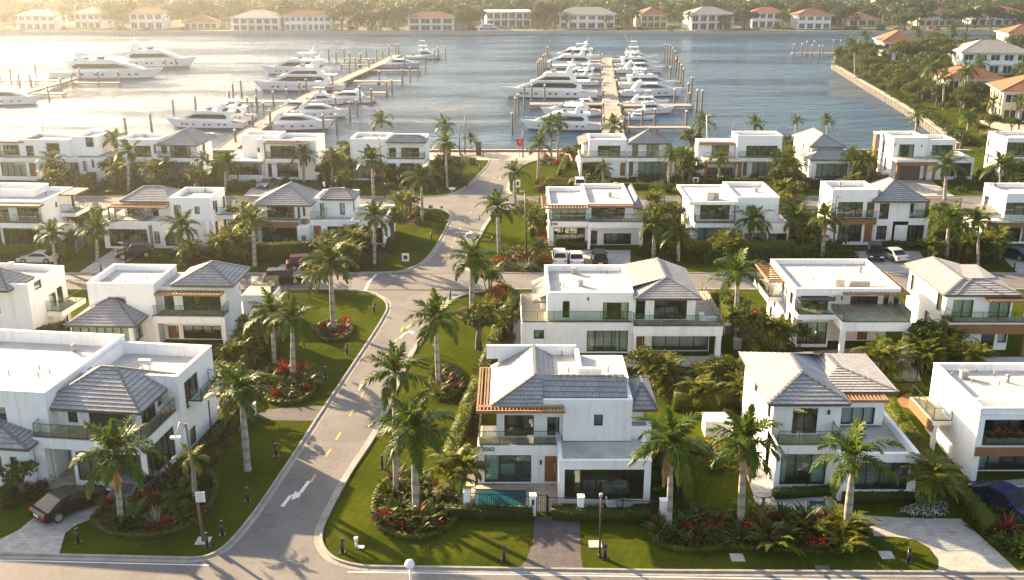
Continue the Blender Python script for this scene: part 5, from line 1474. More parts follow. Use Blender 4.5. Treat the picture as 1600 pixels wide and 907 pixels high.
# ---------------------------------------------------------------- plants
def frond_geo(V, F, MI, base, length, el0, droop, az, nleaf, lmax, wid, rnd, plum=0.35, lm=0, rm=1, hang=0.35):
    n = 14; P = []; T = []
    p = Vector(base); hx = Vector((cos(az), sin(az), 0)); sv = Vector((-sin(az), cos(az), 0))
    for i in range(n + 1):
        t = i / n; e = el0 - droop * t ** 1.35
        d = hx * cos(e) + Vector((0, 0, sin(e)))
        P.append(p.copy()); T.append(d.copy()); p = p + d * (length / n)
    # rachis: a thin three sided stem
    k = len(V)
    for i in range(n + 1):
        r = .045 * length / 2.7 * (1 - .8 * i / n); nn = T[i].cross(sv)
        V += [P[i] + sv * r, P[i] - sv * r, P[i] + nn * r]
    for i in range(n):
        for a, b in ((0, 1), (1, 2), (2, 0)):
            F.append((k + i * 3 + a, k + i * 3 + b, k + i * 3 + 3 + b, k + i * 3 + 3 + a)); MI.append(rm)
    for j in range(nleaf):
        t = .10 + .90 * (j + .5) / nleaf; f = t * n; i = min(int(f), n - 1); q = P[i].lerp(P[i + 1], f - i); d = T[i]
        nn = d.cross(sv) * -1 if d.cross(sv).z < 0 else d.cross(sv)
        L = lmax * min(1, .45 + 2.4 * (t - .08)) * (1 - max(0, t - .55) * 1.35)
        for sd in (-1, 1):
            sw = .45 + .9 * t + rnd.uniform(-.12, .12)
            dr = (sv * sd * cos(sw) + d * sin(sw) + nn * rnd.uniform(-plum, plum)).normalized()
            wv = (d * cos(sw) - sv * sd * sin(sw)).normalized() * wid * rnd.uniform(.8, 1.2)
            m = q + dr * L * .5; e2 = m + (dr + Vector((0, 0, -hang - rnd.uniform(0, .35)))).normalized() * L * .5
            k = len(V)
            V += [q - wv * .35, q + wv * .35, m + wv * .5, m - wv * .5, e2 + wv * .12, e2 - wv * .12]
            F.append((k, k + 1, k + 2, k + 3)); F.append((k + 3, k + 2, k + 4, k + 5)); MI += [lm, lm]

def crown_mesh(seed, nf=15, L=3.15, leaf='palm_leaf', nleaf=40, lmax=.82, wid=.105, coco=False):
    rnd = random.Random(seed); V = []; F = []; MI = []
    a0 = rnd.uniform(0, 6.28)
    for i in range(nf):
        age = i / (nf - 1)
        el = radians(84 - age * (98 if not coco else 110)) + rnd.uniform(-.1, .1)
        dr = radians(40 + 50 * sin(age * pi * .8) + rnd.uniform(-10, 14))
        frond_geo(V, F, MI, (0, 0, .0), L * rnd.uniform(.85, 1.08) * (.75 + .25 * min(1, age * 3)), el, dr, a0 + i * 2.39996, nleaf, lmax, wid, rnd, plum=.42)
    k0 = len(F)
    for i in range(rnd.choice((0, 1, 2, 3))):
        frond_geo(V, F, MI, (0, 0, -.1), L * .8, radians(-35), radians(50), rnd.uniform(0, 6.28), nleaf, lmax * .7, wid * .7, rnd, plum=.3, hang=.8)
    for i in range(k0, len(F)): MI[i] = 2
    return npmesh('palm_crown', V, F, [leaf, 'crownshaft', 'dead_leaf'], MI)
CROWNS = [crown_mesh(s, nf) for s, nf in ((1, 15), (2, 17), (3, 14), (4, 16), (5, 15))]
CROWNS_FAR = [crown_mesh(s, 14, 2.9, 'palm_leaf', 16, .85, .16) for s in (11, 12, 13)]
CROWNS_YOUNG = [crown_mesh(s, 12, 2.2, 'young_palm_leaf', 26, .6, .1) for s in (21, 22)]
def trunk_mesh():
    b = MB(); b.tube([(0, 0, t) for t in (-.02, .01, .05, .2, .45, .6, .8, 1.0)], [.30, .27, .235, .225, .235, .225, .19, .165], 12)
    me = bpy.data.meshes.new('palm_trunk'); me.from_pydata(b.v, [], b.f); me.materials.append(M['palm_trunk']); me.polygons.foreach_set('use_smooth', [len(f) == 4 for f in b.f]); return me
def shaft_mesh():
    b = MB(); b.tube([(0, 0, t) for t in (-.02, .15, .5, .9, 1.25)], [.17, .19, .165, .12, .10], 10)
    me = bpy.data.meshes.new('palm_crownshaft'); me.from_pydata(b.v, [], b.f); me.materials.append(M['crownshaft']); me.polygons.foreach_set('use_smooth', [len(f) == 4 for f in b.f]); return me
TRUNK, SHAFT = trunk_mesh(), shaft_mesh()
PALMN = 0
def palm(bx, by, cx, cyy, label, group=None, young=False, far=False, scale=1.0, z=0.0, name='royal_palm', thick=1.0):
    """royal palm standing at ground pixel (bx,by) with its crown heart at (cx,cyy)"""
    global PALMN
    PALMN += 1
    x, y = G(bx, by, z); xc, zc = FX(cx, cyy, y)
    h = max(zc - z, 1.6); tilt = math.atan2(xc - x, h)
    if x * 0 + y < 20: pass
    rnd = random.Random(PALMN * 7 + 1)
    root = thing(name, label, 'palm tree', (x, y, z), 0, group)
    root.rotation_euler = (rnd.uniform(-.04, .04), max(-.12, min(.12, tilt + rnd.uniform(-.03, .03))), 0)
    sh = 1.25 * scale if not young else .7 * scale
    ht = max(h - sh, .8)
    t = link('trunk', TRUNK, root); thick *= rnd.uniform(.85, 1.15); t.scale = (scale * thick, scale * thick, ht)
    s_ = link('crownshaft', SHAFT, root); s_.location = (0, 0, ht - .02); s_.scale = (scale * thick, scale * thick, sh / 1.25)
    pool_ = CROWNS_FAR if far else (CROWNS_YOUNG if young else CROWNS)
    c = link('crown', pool_[PALMN % len(pool_)], root); c.location = (0, 0, ht + sh - .12); c.rotation_euler = (0, 0, rnd.uniform(0, 6.28))
    k = scale * rnd.uniform(.84, 1.12); c.rotation_euler = (rnd.uniform(-.14, .14), rnd.uniform(-.14, .14), rnd.uniform(0, 6.28)); c.scale = (k, k, k * rnd.uniform(.92, 1.06))
    return root

PALMS = [
 (1066, 287, 1067, 244, 'slim palm between the pier head house and the timber porch house'),
 (1562, 300, 1563, 258, 'slim palm left of the right edge house in the back row'),
 (1246, 388, 1247, 338, 'slim palm on the slope right of the teal blind house'),
 (1060, 408, 1061, 362, 'slim palm at the hedge between the parked cars and the teal blind house'),
 (352, 300, 353, 256, 'slim palm left of the orange pergola house'),
 (518, 292, 519, 247, 'slim palm right of the orange pergola house'),
 (152, 408, 152, 358, 'slim palm between the timber canopy house and the timber terrace house'),
 (960, 252, 960, 196, 'slim palm at the water behind the pier head house'),
 (1180, 240, 1181, 192, 'slim palm at the water behind the timber porch house'),
 (190, 823, 178, 706, 'leaning royal palm in the front left bed beside the black car'),
 (387, 735, 381, 606, 'royal palm standing alone in its mulch ring on the lawn left of the road'),
 (619, 776, 614, 583, 'taller of the twin royal palms in the front middle bed'),
 (650, 812, 646, 668, 'nearer and lower of the twin royal palms in the front middle bed'),
 (685, 610, 683, 498, 'royal palm right of the road beside the long clipped hedge'),
 (1045, 832, 1045, 690, 'royal palm over the red flowers in the front right bed'),
 (1157, 828, 1160, 692, 'royal palm in the front right bed before the stone side path'),
 (1322, 833, 1337, 712, 'leaning royal palm in front of the right one storey wing'),
 (458, 600, 455, 498, 'royal palm over the tall red cordyline left of the road'),
 (429, 572, 427, 488, 'thin dark royal palm behind the one with the red cordyline'),
 (521, 517, 519, 410, 'royal palm in the round bed on the corner lawn left of the junction'),
 (737, 490, 737, 405, 'royal palm in the round red bed right of the junction'),
 (1150, 535, 1152, 425, 'royal palm between the glass terraced house and the columned house'),
 (585, 413, 583, 338, 'royal palm at the corner bed with the red shrubs below the middle junction'),
 (780, 400, 777, 323, 'royal palm on the lawn right of the upper road arrow'),
 (660, 346, 657, 278, 'royal palm on the dark corner bed left of the upper junction'),
 (283, 410, 282, 353, 'royal palm before the house with the timber corner terrace'),
 (398, 416, 394, 345, 'royal palm between the timber terrace house and the two hip roofed house'),
 (88, 420, 82, 364, 'royal palm behind the silver car at the left'),
 (1021, 406, 1024, 350, 'royal palm right of the three parked cars'),
 (1174, 392, 1178, 345, 'royal palm before the house with the teal blinds'),
 (1285, 402, 1291, 338, 'dense royal palm left of the court with the two cars'),
 (1478, 410, 1484, 340, 'royal palm between the two houses right of the court'),
 (1528, 418, 1528, 345, 'thin royal palm at the right beside the blue car drive'),
 (1044, 294, 1046, 240, 'royal palm at the right corner of the pier head house'),
 (1025, 322, 1027, 293, 'short royal palm over the right street fence'),
 (82, 292, 80, 250, 'royal palm before the leftmost waterfront house'),
 (201, 300, 198, 236, 'nearer of the two tall palms in the left glare'),
 (180, 272, 178, 216, 'farther of the two tall palms in the left glare'),
 (317, 294, 316, 249, 'small royal palm by the hip roofed waterfront house'),
 (475, 284, 474, 241, 'royal palm before the waterfront house with the orange pergola'),
 (584, 311, 582, 249, 'royal palm beside the slender lamp post'),
 (597, 250, 596, 188, 'royal palm at the waterside behind the loggia house'),
 (694, 232, 694, 194, 'royal palm at the waterside left of the promenade'),
 (699, 294, 698, 222, 'thin palm at the left edge of the corner lawn by the promenade'),
 (736, 236, 735, 216, 'small palm at the promenade edge by the dark board'),
 (840, 281, 842, 224, 'royal palm on the lawn right of the promenade road'),
 (805, 322, 803, 268, 'royal palm on the corner right of the upper junction'),
 (871, 255, 871, 192, 'right one of the palm pair by the promenade lawn'),
 (862, 251, 859, 196, 'left one of the palm pair by the promenade lawn'),
 (1098, 232, 1098, 190, 'royal palm at the waterside by the white posts'),
 (1123, 287, 1125, 245, 'royal palm before the timber porch garage'),
 (1240, 235, 1244, 187, 'left one of the two palms against the water behind the small hip roofed house'),
 (1291, 230, 1292, 187, 'right one of the two palms against the water behind the small hip roofed house'),
 (1214, 292, 1216, 248, 'royal palm left of the small hip roofed house'),
 (1325, 282, 1331, 242, 'royal palm in front of the small hip roofed house'),
 (1356, 284, 1358, 247, 'royal palm left of the orange garage porch'),
 (1476, 312, 1480, 258, 'broad royal palm beside the wide paved drive'),
 (1576, 287, 1577, 254, 'royal palm in front of the house at the right frame edge'),
 (1430, 212, 1434, 182, 'broad dark palm at the waterside behind the orange garage porch house'),
 (1512, 216, 1512, 182, 'royal palm on the lawn at the foot of the peninsula'),
 (940, 298, 945, 262, 'short palm by the plunge pool of the pier head house'),
 (305, 790, 300, 712, 'short bushy palm behind the brown lamp post'),
]
for p in PALMS:
    sc = 1.0
    if 'short bushy' in p[4] or 'small' in p[4] or 'short' in p[4]: sc = .75
    palm(*p, scale=sc, young=('short' in p[4] or 'thin palm' in p[4]), thick=.8 if 'thin' in p[4] or 'slim' in p[4] else 1.0, far=p[1] < 300)

# leaf clouds -------------------------------------------------------------
def leaf_cloud(C, N, size, asp=.55, jit=.9, r=None):
    """quads at points C facing roughly along N"""
    r = r or rng; n = len(C)
    nd = N + r.normal(0, jit, (n, 3)); nd /= np.linalg.norm(nd, axis=1, keepdims=True) + 1e-9
    a = r.normal(0, 1, (n, 3)); a -= nd * (a * nd).sum(1, keepdims=True); a /= np.linalg.norm(a, axis=1, keepdims=True) + 1e-9
    b = np.cross(nd, a); s_ = size * r.uniform(.65, 1.3, (n, 1))
    a = a * s_ * .5; b = b * s_ * .5 * asp
    V = np.stack([C - a, C - b * 1.0 + a * .1, C + a, C + b * 1.0 + a * .1], 1).reshape(-1, 3)
    return V, np.arange(4 * n).reshape(-1, 4)
def sphere_pts(n, r):
    d = r.normal(0, 1, (n, 3)); return d / np.linalg.norm(d, axis=1, keepdims=True)
def shrub_mesh(seed, mat, n=260, size=.17, flat=.8, mats2=None, frac=0.0):
    r = np.random.default_rng(seed); k = 9
    cc = sphere_pts(k, r) * r.uniform(.25, .65, (k, 1)); cc[:, 2] = np.abs(cc[:, 2]) * flat; rr = r.uniform(.28, .5, k)
    idx = r.integers(0, k, n); d = sphere_pts(n, r); C = cc[idx] + d * rr[idx, None] * r.uniform(.65, 1.0, (n, 1)); C[:, 2] = np.abs(C[:, 2]) + .04
    V, F = leaf_cloud(C, d, size, .55, .7, r)
    mi = None; mats = [mat]
    if mats2: mats = [mat, mats2]; mi = (r.uniform(0, 1, n) < frac).astype(int)
    return npmesh('shrub', V, F, mats, mi)
def rosette_mesh(seed, mat, n=30, L=.9, w=.09, el=(10, 80), droop=35):
    rnd = random.Random(seed); V = []; F = []
    for i in range(n):
        az = i * 2.4; e = radians(rnd.uniform(*el)); l = L * rnd.uniform(.7, 1.1); p = Vector((0, 0, .05)); sv = Vector((-sin(az), cos(az), 0))
        pts = []
        for k in range(4):
            d = Vector((cos(az) * cos(e), sin(az) * cos(e), sin(e))); pts.append(p.copy()); p = p + d * l / 3; e -= radians(droop) / 3 * (k + .6)
        ws = [w * .7, w, w * .8, w * .1]; b = len(V)
        for q, ww in zip(pts, ws): V += [q - sv * ww / 2, q + sv * ww / 2]
        for k in range(3): F.append((b + k * 2, b + k * 2 + 1, b + k * 2 + 3, b + k * 2 + 2))
    return npmesh('rosette', V, F, mat)
def fern_mesh(seed, mat, nf=13, L=1.15, el=(25, 75), lm=.26, wd=.05):
    rnd = random.Random(seed); V = []; F = []; MI = []
    for i in range(nf):
        frond_geo(V, F, MI, (0, 0, .12), L * rnd.uniform(.8, 1.1), radians(rnd.uniform(*el)), radians(rnd.uniform(45, 85)), i * 2.4 + rnd.uniform(-.2, .2), 20, lm, wd, rnd, .2, 0, 0, .1)
    return npmesh('fern', V, F, mat, MI)
def areca_mesh(seed, mat='young_palm_leaf', ns=6, H=2.0):
    rnd = random.Random(seed); V = []; F = []; MI = []
    for s_ in range(ns):
        a = rnd.uniform(0, 6.28); r0 = rnd.uniform(.05, .45); top = Vector((cos(a) * r0 * 2.2, sin(a) * r0 * 2.2, H * rnd.uniform(.55, 1.0))); b0 = Vector((cos(a) * r0, sin(a) * r0, 0)); k = len(V)
        for p in (b0, top):
            for j in range(5): V.append(p + Vector((cos(j * 1.257) * .05, sin(j * 1.257) * .05, 0)))
        for j in range(5): F.append((k + j, k + (j + 1) % 5, k + 5 + (j + 1) % 5, k + 5 + j)); MI.append(1)
        for i in range(8):
            frond_geo(V, F, MI, top, rnd.uniform(1.2, 1.7), radians(rnd.uniform(15, 80)), radians(rnd.uniform(50, 100)), i * 2.4 + rnd.uniform(0, 1), 17, .42, .075, rnd, .25, 0, 1, .25)
    return npmesh('areca', V, F, [mat, 'crownshaft'], MI)
PL = {
 'shrub': [shrub_mesh(s, 'shrub_leaf') for s in (31, 32, 33, 34)],
 'lime': [shrub_mesh(s, 'lime_leaf', 240) for s in (41, 42)],
 'silver': [shrub_mesh(s, 'silver_leaf', 220, .15) for s in (51, 52)],
 'flower': [shrub_mesh(61, 'shrub_leaf', 260, .15, .6, 'flower_white', .4)],
 'redflower': [shrub_mesh(62, 'shrub_leaf', 260, .15, .6, 'flower_red', .35)],
 'redbush': [shrub_mesh(63, 'red_leaf', 220, .22), shrub_mesh(64, 'red_leaf', 220, .22)],
 'red': [rosette_mesh(s, 'red_leaf', 34, .85, .12, (15, 80), 45) for s in (71, 72)],
 'bronze': [rosette_mesh(s, 'bronze_leaf', 34, 1.0, .12, (15, 80), 45) for s in (73, 74)],
 'agave': [rosette_mesh(s, 'silver_leaf', 34, 1.05, .075, (5, 80), 6) for s in (75, 76)],
 'strap': [rosette_mesh(s, 'shrub_leaf', 26, 1.15, .17, (25, 82), 55) for s in (77, 78)],
 'fern': [fern_mesh(s, 'palm_leaf') for s in (81, 82, 83)],
 'cycad': [fern_mesh(s, 'young_palm_leaf', 16, 1.5, (20, 70), .3, .06) for s in (84, 85)],
 'areca': [areca_mesh(s) for s in (91, 92, 93)],
}
PNAME = {'shrub': ('leafy_shrub', 'shrub', 'dark green leafy shrub'), 'lime': ('lime_shrub', 'shrub', 'yellow green shrub'), 'silver': ('silver_shrub', 'shrub', 'silvery grey shrub'),
 'flower': ('flowering_shrub', 'shrub', 'white flowering low shrub'), 'redflower': ('flowering_shrub', 'shrub', 'red flowering low shrub'), 'redbush': ('red_shrub', 'shrub', 'red leaved shrub'), 'red': ('red_cordyline', 'plant', 'red strap leaved plant'),
 'bronze': ('bronze_cordyline', 'plant', 'bronze strap leaved plant'), 'agave': ('agave', 'plant', 'spiky grey green agave'), 'strap': ('strap_leaf_plant', 'plant', 'broad leaved arching plant'),
 'fern': ('fern', 'fern', 'dark arching fern'), 'cycad': ('cycad', 'plant', 'large feathery cycad'), 'areca': ('areca_palm', 'palm clump', 'yellow green clumping palm')}
PCOUNT = {}; MASS = []
def plant(kind, x, y, where, sc=1.0, z=0.0, label=None):
    PCOUNT[kind] = PCOUNT.get(kind, 0) + 1
    nm, cat, ds = PNAME[kind]; ms = PL[kind]
    if kind == 'shrub' and y > 97: MASS.append((ms[PCOUNT[kind] % len(ms)], x, y, z, sc * random.uniform(.85, 1.18), random.uniform(0, 6.28))); return
    o = link(nm, ms[PCOUNT[kind] % len(ms)]); o.location = (x, y, z); k = sc * random.uniform(.85, 1.18)
    o.rotation_euler = (0, 0, random.uniform(0, 6.28)); o.scale = (k, k, k * random.uniform(.85, 1.15))
    return tag(o, label or ds + ' ' + where, cat, None if label else ds + 's ' + where)
def inside(p, poly):
    r = False; j = len(poly) - 1
    for i in range(len(poly)):
        a, b = poly[i], poly[j]
        if (a[1] > p[1]) != (b[1] > p[1]) and p[0] < (b[0] - a[0]) * (p[1] - a[1]) / (b[1] - a[1] + 1e-12) + a[0]: r = not r
        j = i
    return r
def scatter(poly, kinds, where, sc=1.0, mind=.75, soil=True, inset=.25):
    """plants of the given kinds and counts inside a polygon of ground points"""
    if soil: sheet('planting_bed', poly, .02, 'mulch')
    xs = [p[0] for p in poly]; ys = [p[1] for p in poly]; done = []
    for kind, n in kinds:
        got = 0; tries = 0
        while got < n and tries < 60 * n:
            tries += 1; p = (random.uniform(min(xs), max(xs)), random.uniform(min(ys), max(ys)))
            md = mind * (.6 if tries > 30 * n else 1)
            if not inside(p, poly) or any(hypot(p[0] - q[0], p[1] - q[1]) < md for q in done): continue
            done.append(p); got += 1; plant(kind, p[0], p[1], where, sc, .02)
def hedge(px, w, h, label, mat='hedge_leaf', dens=70, leaf=.15, closed=False, world=False, group=None):
    """clipped hedge along ground pixels: a dark twiggy core under a skin of leaves"""
    P = px if world else PX(px)
    if closed: P = P + [P[0]]
    r = rng; CV = []; CN = []; core = MB()
    for a, b in zip(P[:-1], P[1:]):
        L = hypot(b[0] - a[0], b[1] - a[1])
        if L < .05: continue
        d = np.array([(b[0] - a[0]) / L, (b[1] - a[1]) / L, 0]); nrm = np.array([-d[1], d[0], 0]); base = np.array([a[0], a[1], 0.0])
        core.bar((a[0], a[1], h * .46), (b[0], b[1], h * .46), w * .86, h * .92)
        for (cnt, f) in ((int(dens * L * w), 't'), (int(dens * L * h), 'l'), (int(dens * L * h), 'r')):
            u = r.uniform(-.05, L + .05, cnt); bump_ = .05 * np.sin(u * 2.1 + a[0]) + .03 * np.sin(u * 5.3)
            if f == 't':
                v = r.uniform(-w / 2, w / 2, cnt); z = h + bump_ + r.normal(0, .035, cnt); nn = np.array([0, 0, 1.0])
            else:
                sg = 1 if f == 'l' else -1; v = sg * (w / 2 + bump_ * .6 + r.normal(0, .03, cnt)); z = r.uniform(.03, h, cnt); nn = nrm * sg
            CV.append(base + d * u[:, None] + nrm * v[:, None] + np.array([0, 0, 1.0]) * z[:, None]); CN.append(np.tile(nn, (cnt, 1)))
    C = np.concatenate(CV); N = np.concatenate(CN)
    V, F = leaf_cloud(C, N, leaf, .6, .55)
    k = len(V); V = np.concatenate([V, np.array(core.v)]); F = np.concatenate([F, np.array(core.f) + k])
    o = link('clipped_hedge', npmesh('clipped_hedge', V, F, mat))
    return tag(o, label, 'hedge', group)
def ground_cover(poly, label, mat='hedge_leaf', dens=45, h=.22, leaf=.14):
    """low spreading cover nobody could count"""
    xs = [p[0] for p in poly]; ys = [p[1] for p in poly]; A_ = (max(xs) - min(xs)) * (max(ys) - min(ys)); n = int(A_ * dens)
    C = np.stack([rng.uniform(min(xs), max(xs), n), rng.uniform(min(ys), max(ys), n), rng.uniform(.03, h, n)], 1)
    C = np.array([c for c in C if inside(c, poly)])
    if len(C) == 0: return
    V, F = leaf_cloud(C, np.tile([0, 0, 1.0], (len(C), 1)), leaf, .6, .6)
    return tag(link('ground_cover', npmesh('ground_cover', V, F, mat)), label, 'ground cover', kind='stuff')
def ring(px, n=5): 
    P = PX(px); return smooth(P + [P[0]], n)[:-1]
def grow(poly, k):
    cx = sum(p[0] for p in poly) / len(poly); cy_ = sum(p[1] for p in poly) / len(poly)
    return [(cx + (p[0] - cx) * k, cy_ + (p[1] - cy_) * k) for p in poly]
def bed(px, kinds, where, border=True, sc=1.0, mind=.7, cover='hedge_leaf'):
    poly = ring(px); scatter(grow(poly, .84) if border else poly, kinds, where, sc, mind, soil=False)
    sheet('planting_bed', grow(poly, 1.02), .02, 'mulch')
    if border:
        hedge(grow(poly, .95), .42, .34, 'low clipped border ' + where, dens=110, leaf=.11, closed=True, world=True)
    ground_cover(grow(poly, .9), 'low leafy ground cover ' + where, cover)

# --- front beds
bed([(140, 815), (165, 838), (240, 842), (300, 822), (338, 782), (335, 742), (300, 730), (265, 745), (225, 772), (175, 788)], [('shrub', 12), ('fern', 6), ('strap', 8), ('agave', 5), ('bronze', 4), ('redbush', 2), ('red', 3)], 'in the front left palm bed', sc=1.35)
bed([(580, 800), (590, 828), (640, 845), (690, 836), (716, 808), (700, 782), (670, 752), (620, 745), (590, 765)], [('shrub', 9), ('fern', 4), ('strap', 6), ('bronze', 7), ('red', 4), ('silver', 3), ('cycad', 2)], 'in the twin palm bed', sc=1.3)
bed([(1012, 828), (1030, 856), (1085, 864), (1130, 858), (1150, 840), (1130, 812), (1080, 800), (1030, 808)], [('redflower', 7), ('shrub', 8), ('strap', 9), ('redbush', 2)], 'in the front right palm bed', sc=1.2)
bed([(1125, 858), (1200, 862), (1290, 866), (1350, 860), (1364, 840), (1345, 822), (1300, 818), (1240, 812), (1180, 806), (1130, 815)], [('strap', 12), ('shrub', 14), ('cycad', 6), ('red', 3), ('redbush', 3), ('lime', 4), ('bronze', 3)], 'in the long bed left of the right driveway', sc=1.35)
bed([(1410, 798), (1425, 808), (1460, 810), (1482, 800), (1470, 786), (1435, 782)], [('flower', 14)], 'round the three stemmed palm', border=False, sc=.7, mind=.35)
# road side beds, left
bed([(400, 615), (425, 632), (470, 630), (494, 608), (485, 585), (450, 572), (410, 580)], [('strap', 9), ('shrub', 8), ('red', 2), ('fern', 5)], 'under the red cordyline palm', sc=1.2)
plant('red', *G(446, 596), '', 2.0, 0.6, 'tall red cordyline on a dark stem left of the palm trunk'); plant('red', *G(472, 590), '', 1.6, .5, 'second red cordyline right of the palm trunk')
bed([(494, 520), (505, 534), (530, 534), (550, 522), (545, 508), (520, 503), (500, 508)], [('shrub', 7), ('bronze', 5), ('redbush', 2)], 'in the round bed of the corner lawn')
bed([(672, 615), (690, 628), (716, 618), (720, 590), (700, 575), (676, 588)], [('cycad', 3), ('shrub', 7), ('red', 3), ('bronze', 4), ('fern', 3)], 'under the palm by the long hedge')
bed([(715, 496), (730, 507), (755, 505), (766, 492), (750, 483), (725, 485)], [('red', 5), ('bronze', 8), ('shrub', 3)], 'in the round red bed')
bed([(755, 470), (768, 482), (795, 472), (798, 452), (775, 450)], [('redbush', 4), ('shrub', 6), ('bronze', 4), ('lime', 3)], 'at the top of the long hedge')
scatter(PX([(748, 575), (758, 575), (748, 690), (726, 720), (722, 690)]), [('redflower', 14), ('shrub', 18), ('red', 4), ('lime', 4)], 'between the long hedge and the gravel path', .85, .7)
scatter(PX([(786, 500), (800, 500), (798, 545), (770, 560), (770, 535)]), [('shrub', 16), ('fern', 4)], 'left of the glass terraced house', .9)
# left house side garden
scatter(PX([(300, 720), (330, 690), (372, 640), (380, 650), (345, 705), (320, 735)]), [('agave', 5), ('lime', 6), ('shrub', 14), ('silver', 5), ('strap', 5), ('redflower', 3)], 'along the left house side fence', .95)
scatter(PX([(5, 800), (60, 775), (78, 765), (70, 752), (20, 760), (0, 775)]), [('shrub', 14), ('lime', 2), ('fern', 2)], 'left of the front driveway', .9)
scatter(PX([(310, 600), (385, 610), (400, 570), (390, 545), (330, 560)]), [('areca', 6), ('shrub', 16), ('fern', 4), ('lime', 3)], 'between the two left houses', .95)
scatter(PX([(365, 545), (400, 555), (425, 500), (410, 470), (385, 505)]), [('shrub', 18), ('fern', 4), ('silver', 3)], 'by the wall of the pergola house', 1.0)
# middle house gardens
scatter(PX([(985, 575), (1130, 580), (1165, 640), (1150, 660), (1100, 640), (1000, 615)]), [('areca', 7), ('shrub', 26), ('lime', 6), ('fern', 4), ('strap', 5)], 'behind the numbered house', 1.0)
scatter(PX([(1022, 690), (1060, 690), (1050, 770), (1030, 790), (1020, 770)]), [('shrub', 18), ('fern', 5), ('strap', 4)], 'right of the numbered house', .95)
scatter(PX([(1085, 690), (1160, 690), (1162, 740), (1130, 742), (1095, 725)]), [('lime', 14), ('shrub', 12), ('strap', 4)], 'in the yellow green bed before the white box', .9)
scatter(PX([(1135, 500), (1190, 480), (1200, 540), (1160, 545)]), [('shrub', 12), ('redbush', 3), ('fern', 3)], 'left of the columned house', .9)
scatter(PX([(1205, 540), (1255, 540), (1250, 556), (1205, 556)]), [('areca', 3), ('shrub', 4)], 'before the columned house', 1.0)
scatter(PX([(1340, 575), (1390, 575), (1390, 606), (1345, 610)]), [('shrub', 10), ('areca', 1)], 'by the turquoise pool', .9)
scatter(PX([(1430, 545), (1475, 545), (1530, 575), (1520, 590), (1450, 590), (1425, 575)]), [('areca', 7), ('shrub', 14), ('lime', 4)], 'between the two right houses of the second row', 1.05)
scatter(PX([(1520, 800), (1560, 800), (1640, 880), (1640, 900), (1575, 870), (1530, 830)]), [('shrub', 16), ('lime', 6), ('strap', 5), ('red', 1), ('fern', 3)], 'right of the right driveway', 1.0, .7)
plant('red', *G(1572, 838), '', 1.5, .3, 'bright pink red cordyline at the lower right corner')
scatter(PX([(1185, 800), (1250, 806), (1225, 816), (1180, 812)]), [('strap', 4), ('shrub', 4)], 'by the teal pool end', .9)
# three stemmed areca and yellow clump palms in front
plant('areca', *G(1446, 798), '', 1.45, 0, 'three stemmed yellow green palm beside the right wing with white flowers at its foot'); 
plant('areca', *G(712, 775), '', 1.35, 0, 'bright yellow green clumping palm left of the pool fence')
plant('areca', *G(1378, 606), '', 1.5, 0, 'feathery palm clump hanging over the turquoise pool')
plant('silver', *G(722, 786), '', 1.2, 0, 'pale dry looking shrub at the end of the pool fence')
# third row front gardens
scatter(PX([(285, 415), (400, 415), (395, 400), (330, 402), (285, 405)]), [('areca', 4), ('shrub', 16), ('redbush', 3), ('silver', 4), ('cycad', 3)], 'below the timber terrace house', 1.1, .9)
scatter(PX([(490, 425), (560, 425), (600, 405), (620, 385), (590, 372), (520, 392)]), [('areca', 6), ('shrub', 20), ('redbush', 3), ('cycad', 4), ('fern', 4), ('silver', 3)], 'round the corner palm below the two hip roofed house', 1.15, 1.0)
scatter(PX([(600, 345), (650, 352), (680, 345), (660, 328), (620, 325), (600, 330)]), [('shrub', 22), ('fern', 4), ('lime', 3), ('red', 2)], 'in the dark corner bed by the upper junction', 1.2, 1.0)
scatter(PX([(785, 425), (850, 425), (855, 395), (800, 390), (780, 405)]), [('shrub', 18), ('cycad', 4), ('redbush', 3), ('agave', 3)], 'left of the three parked cars', 1.15, 1.0)
scatter(PX([(800, 325), (850, 340), (852, 385), (835, 380), (825, 345)]), [('shrub', 20), ('redbush', 4), ('areca', 3)], 'left of the slatted corner house', 1.1, 1.0)
scatter(PX([(990, 405), (1060, 400), (1060, 388), (1010, 388)]), [('shrub', 14), ('silver', 3)], 'right of the third car', 1.1, .9)
scatter(PX([(1105, 410), (1145, 410), (1150, 396), (1100, 396)]), [('areca', 4), ('flower', 4)], 'in the stone edged island bed', 1.0, .8)
scatter(PX([(1012, 385), (1062, 385), (1065, 330), (1020, 330)]), [('shrub', 22), ('fern', 6), ('areca', 2)], 'in the dark gap beside the teal blind house', 1.2, 1.1)
scatter(PX([(1240, 400), (1300, 400), (1300, 385), (1255, 380), (1235, 345), (1220, 345)]), [('shrub', 22), ('redbush', 2), ('fern', 4)], 'left of the court with the two cars', 1.15, 1.0)
scatter(PX([(1455, 415), (1560, 418), (1555, 392), (1460, 385)]), [('shrub', 26), ('areca', 4), ('redbush', 3), ('strap', 6)], 'between the court and the blue car', 1.15, 1.0)
scatter(PX([(105, 380), (160, 385), (180, 350), (150, 320), (140, 340)]), [('shrub', 22), ('agave', 5), ('silver', 4)], 'between the two left third row houses', 1.2, 1.1)
scatter(PX([(335, 395), (400, 395), (400, 345), (375, 330), (365, 350)]), [('shrub', 24), ('fern', 5), ('areca', 3)], 'between the terrace house and the hip roofed house', 1.2, 1.1)
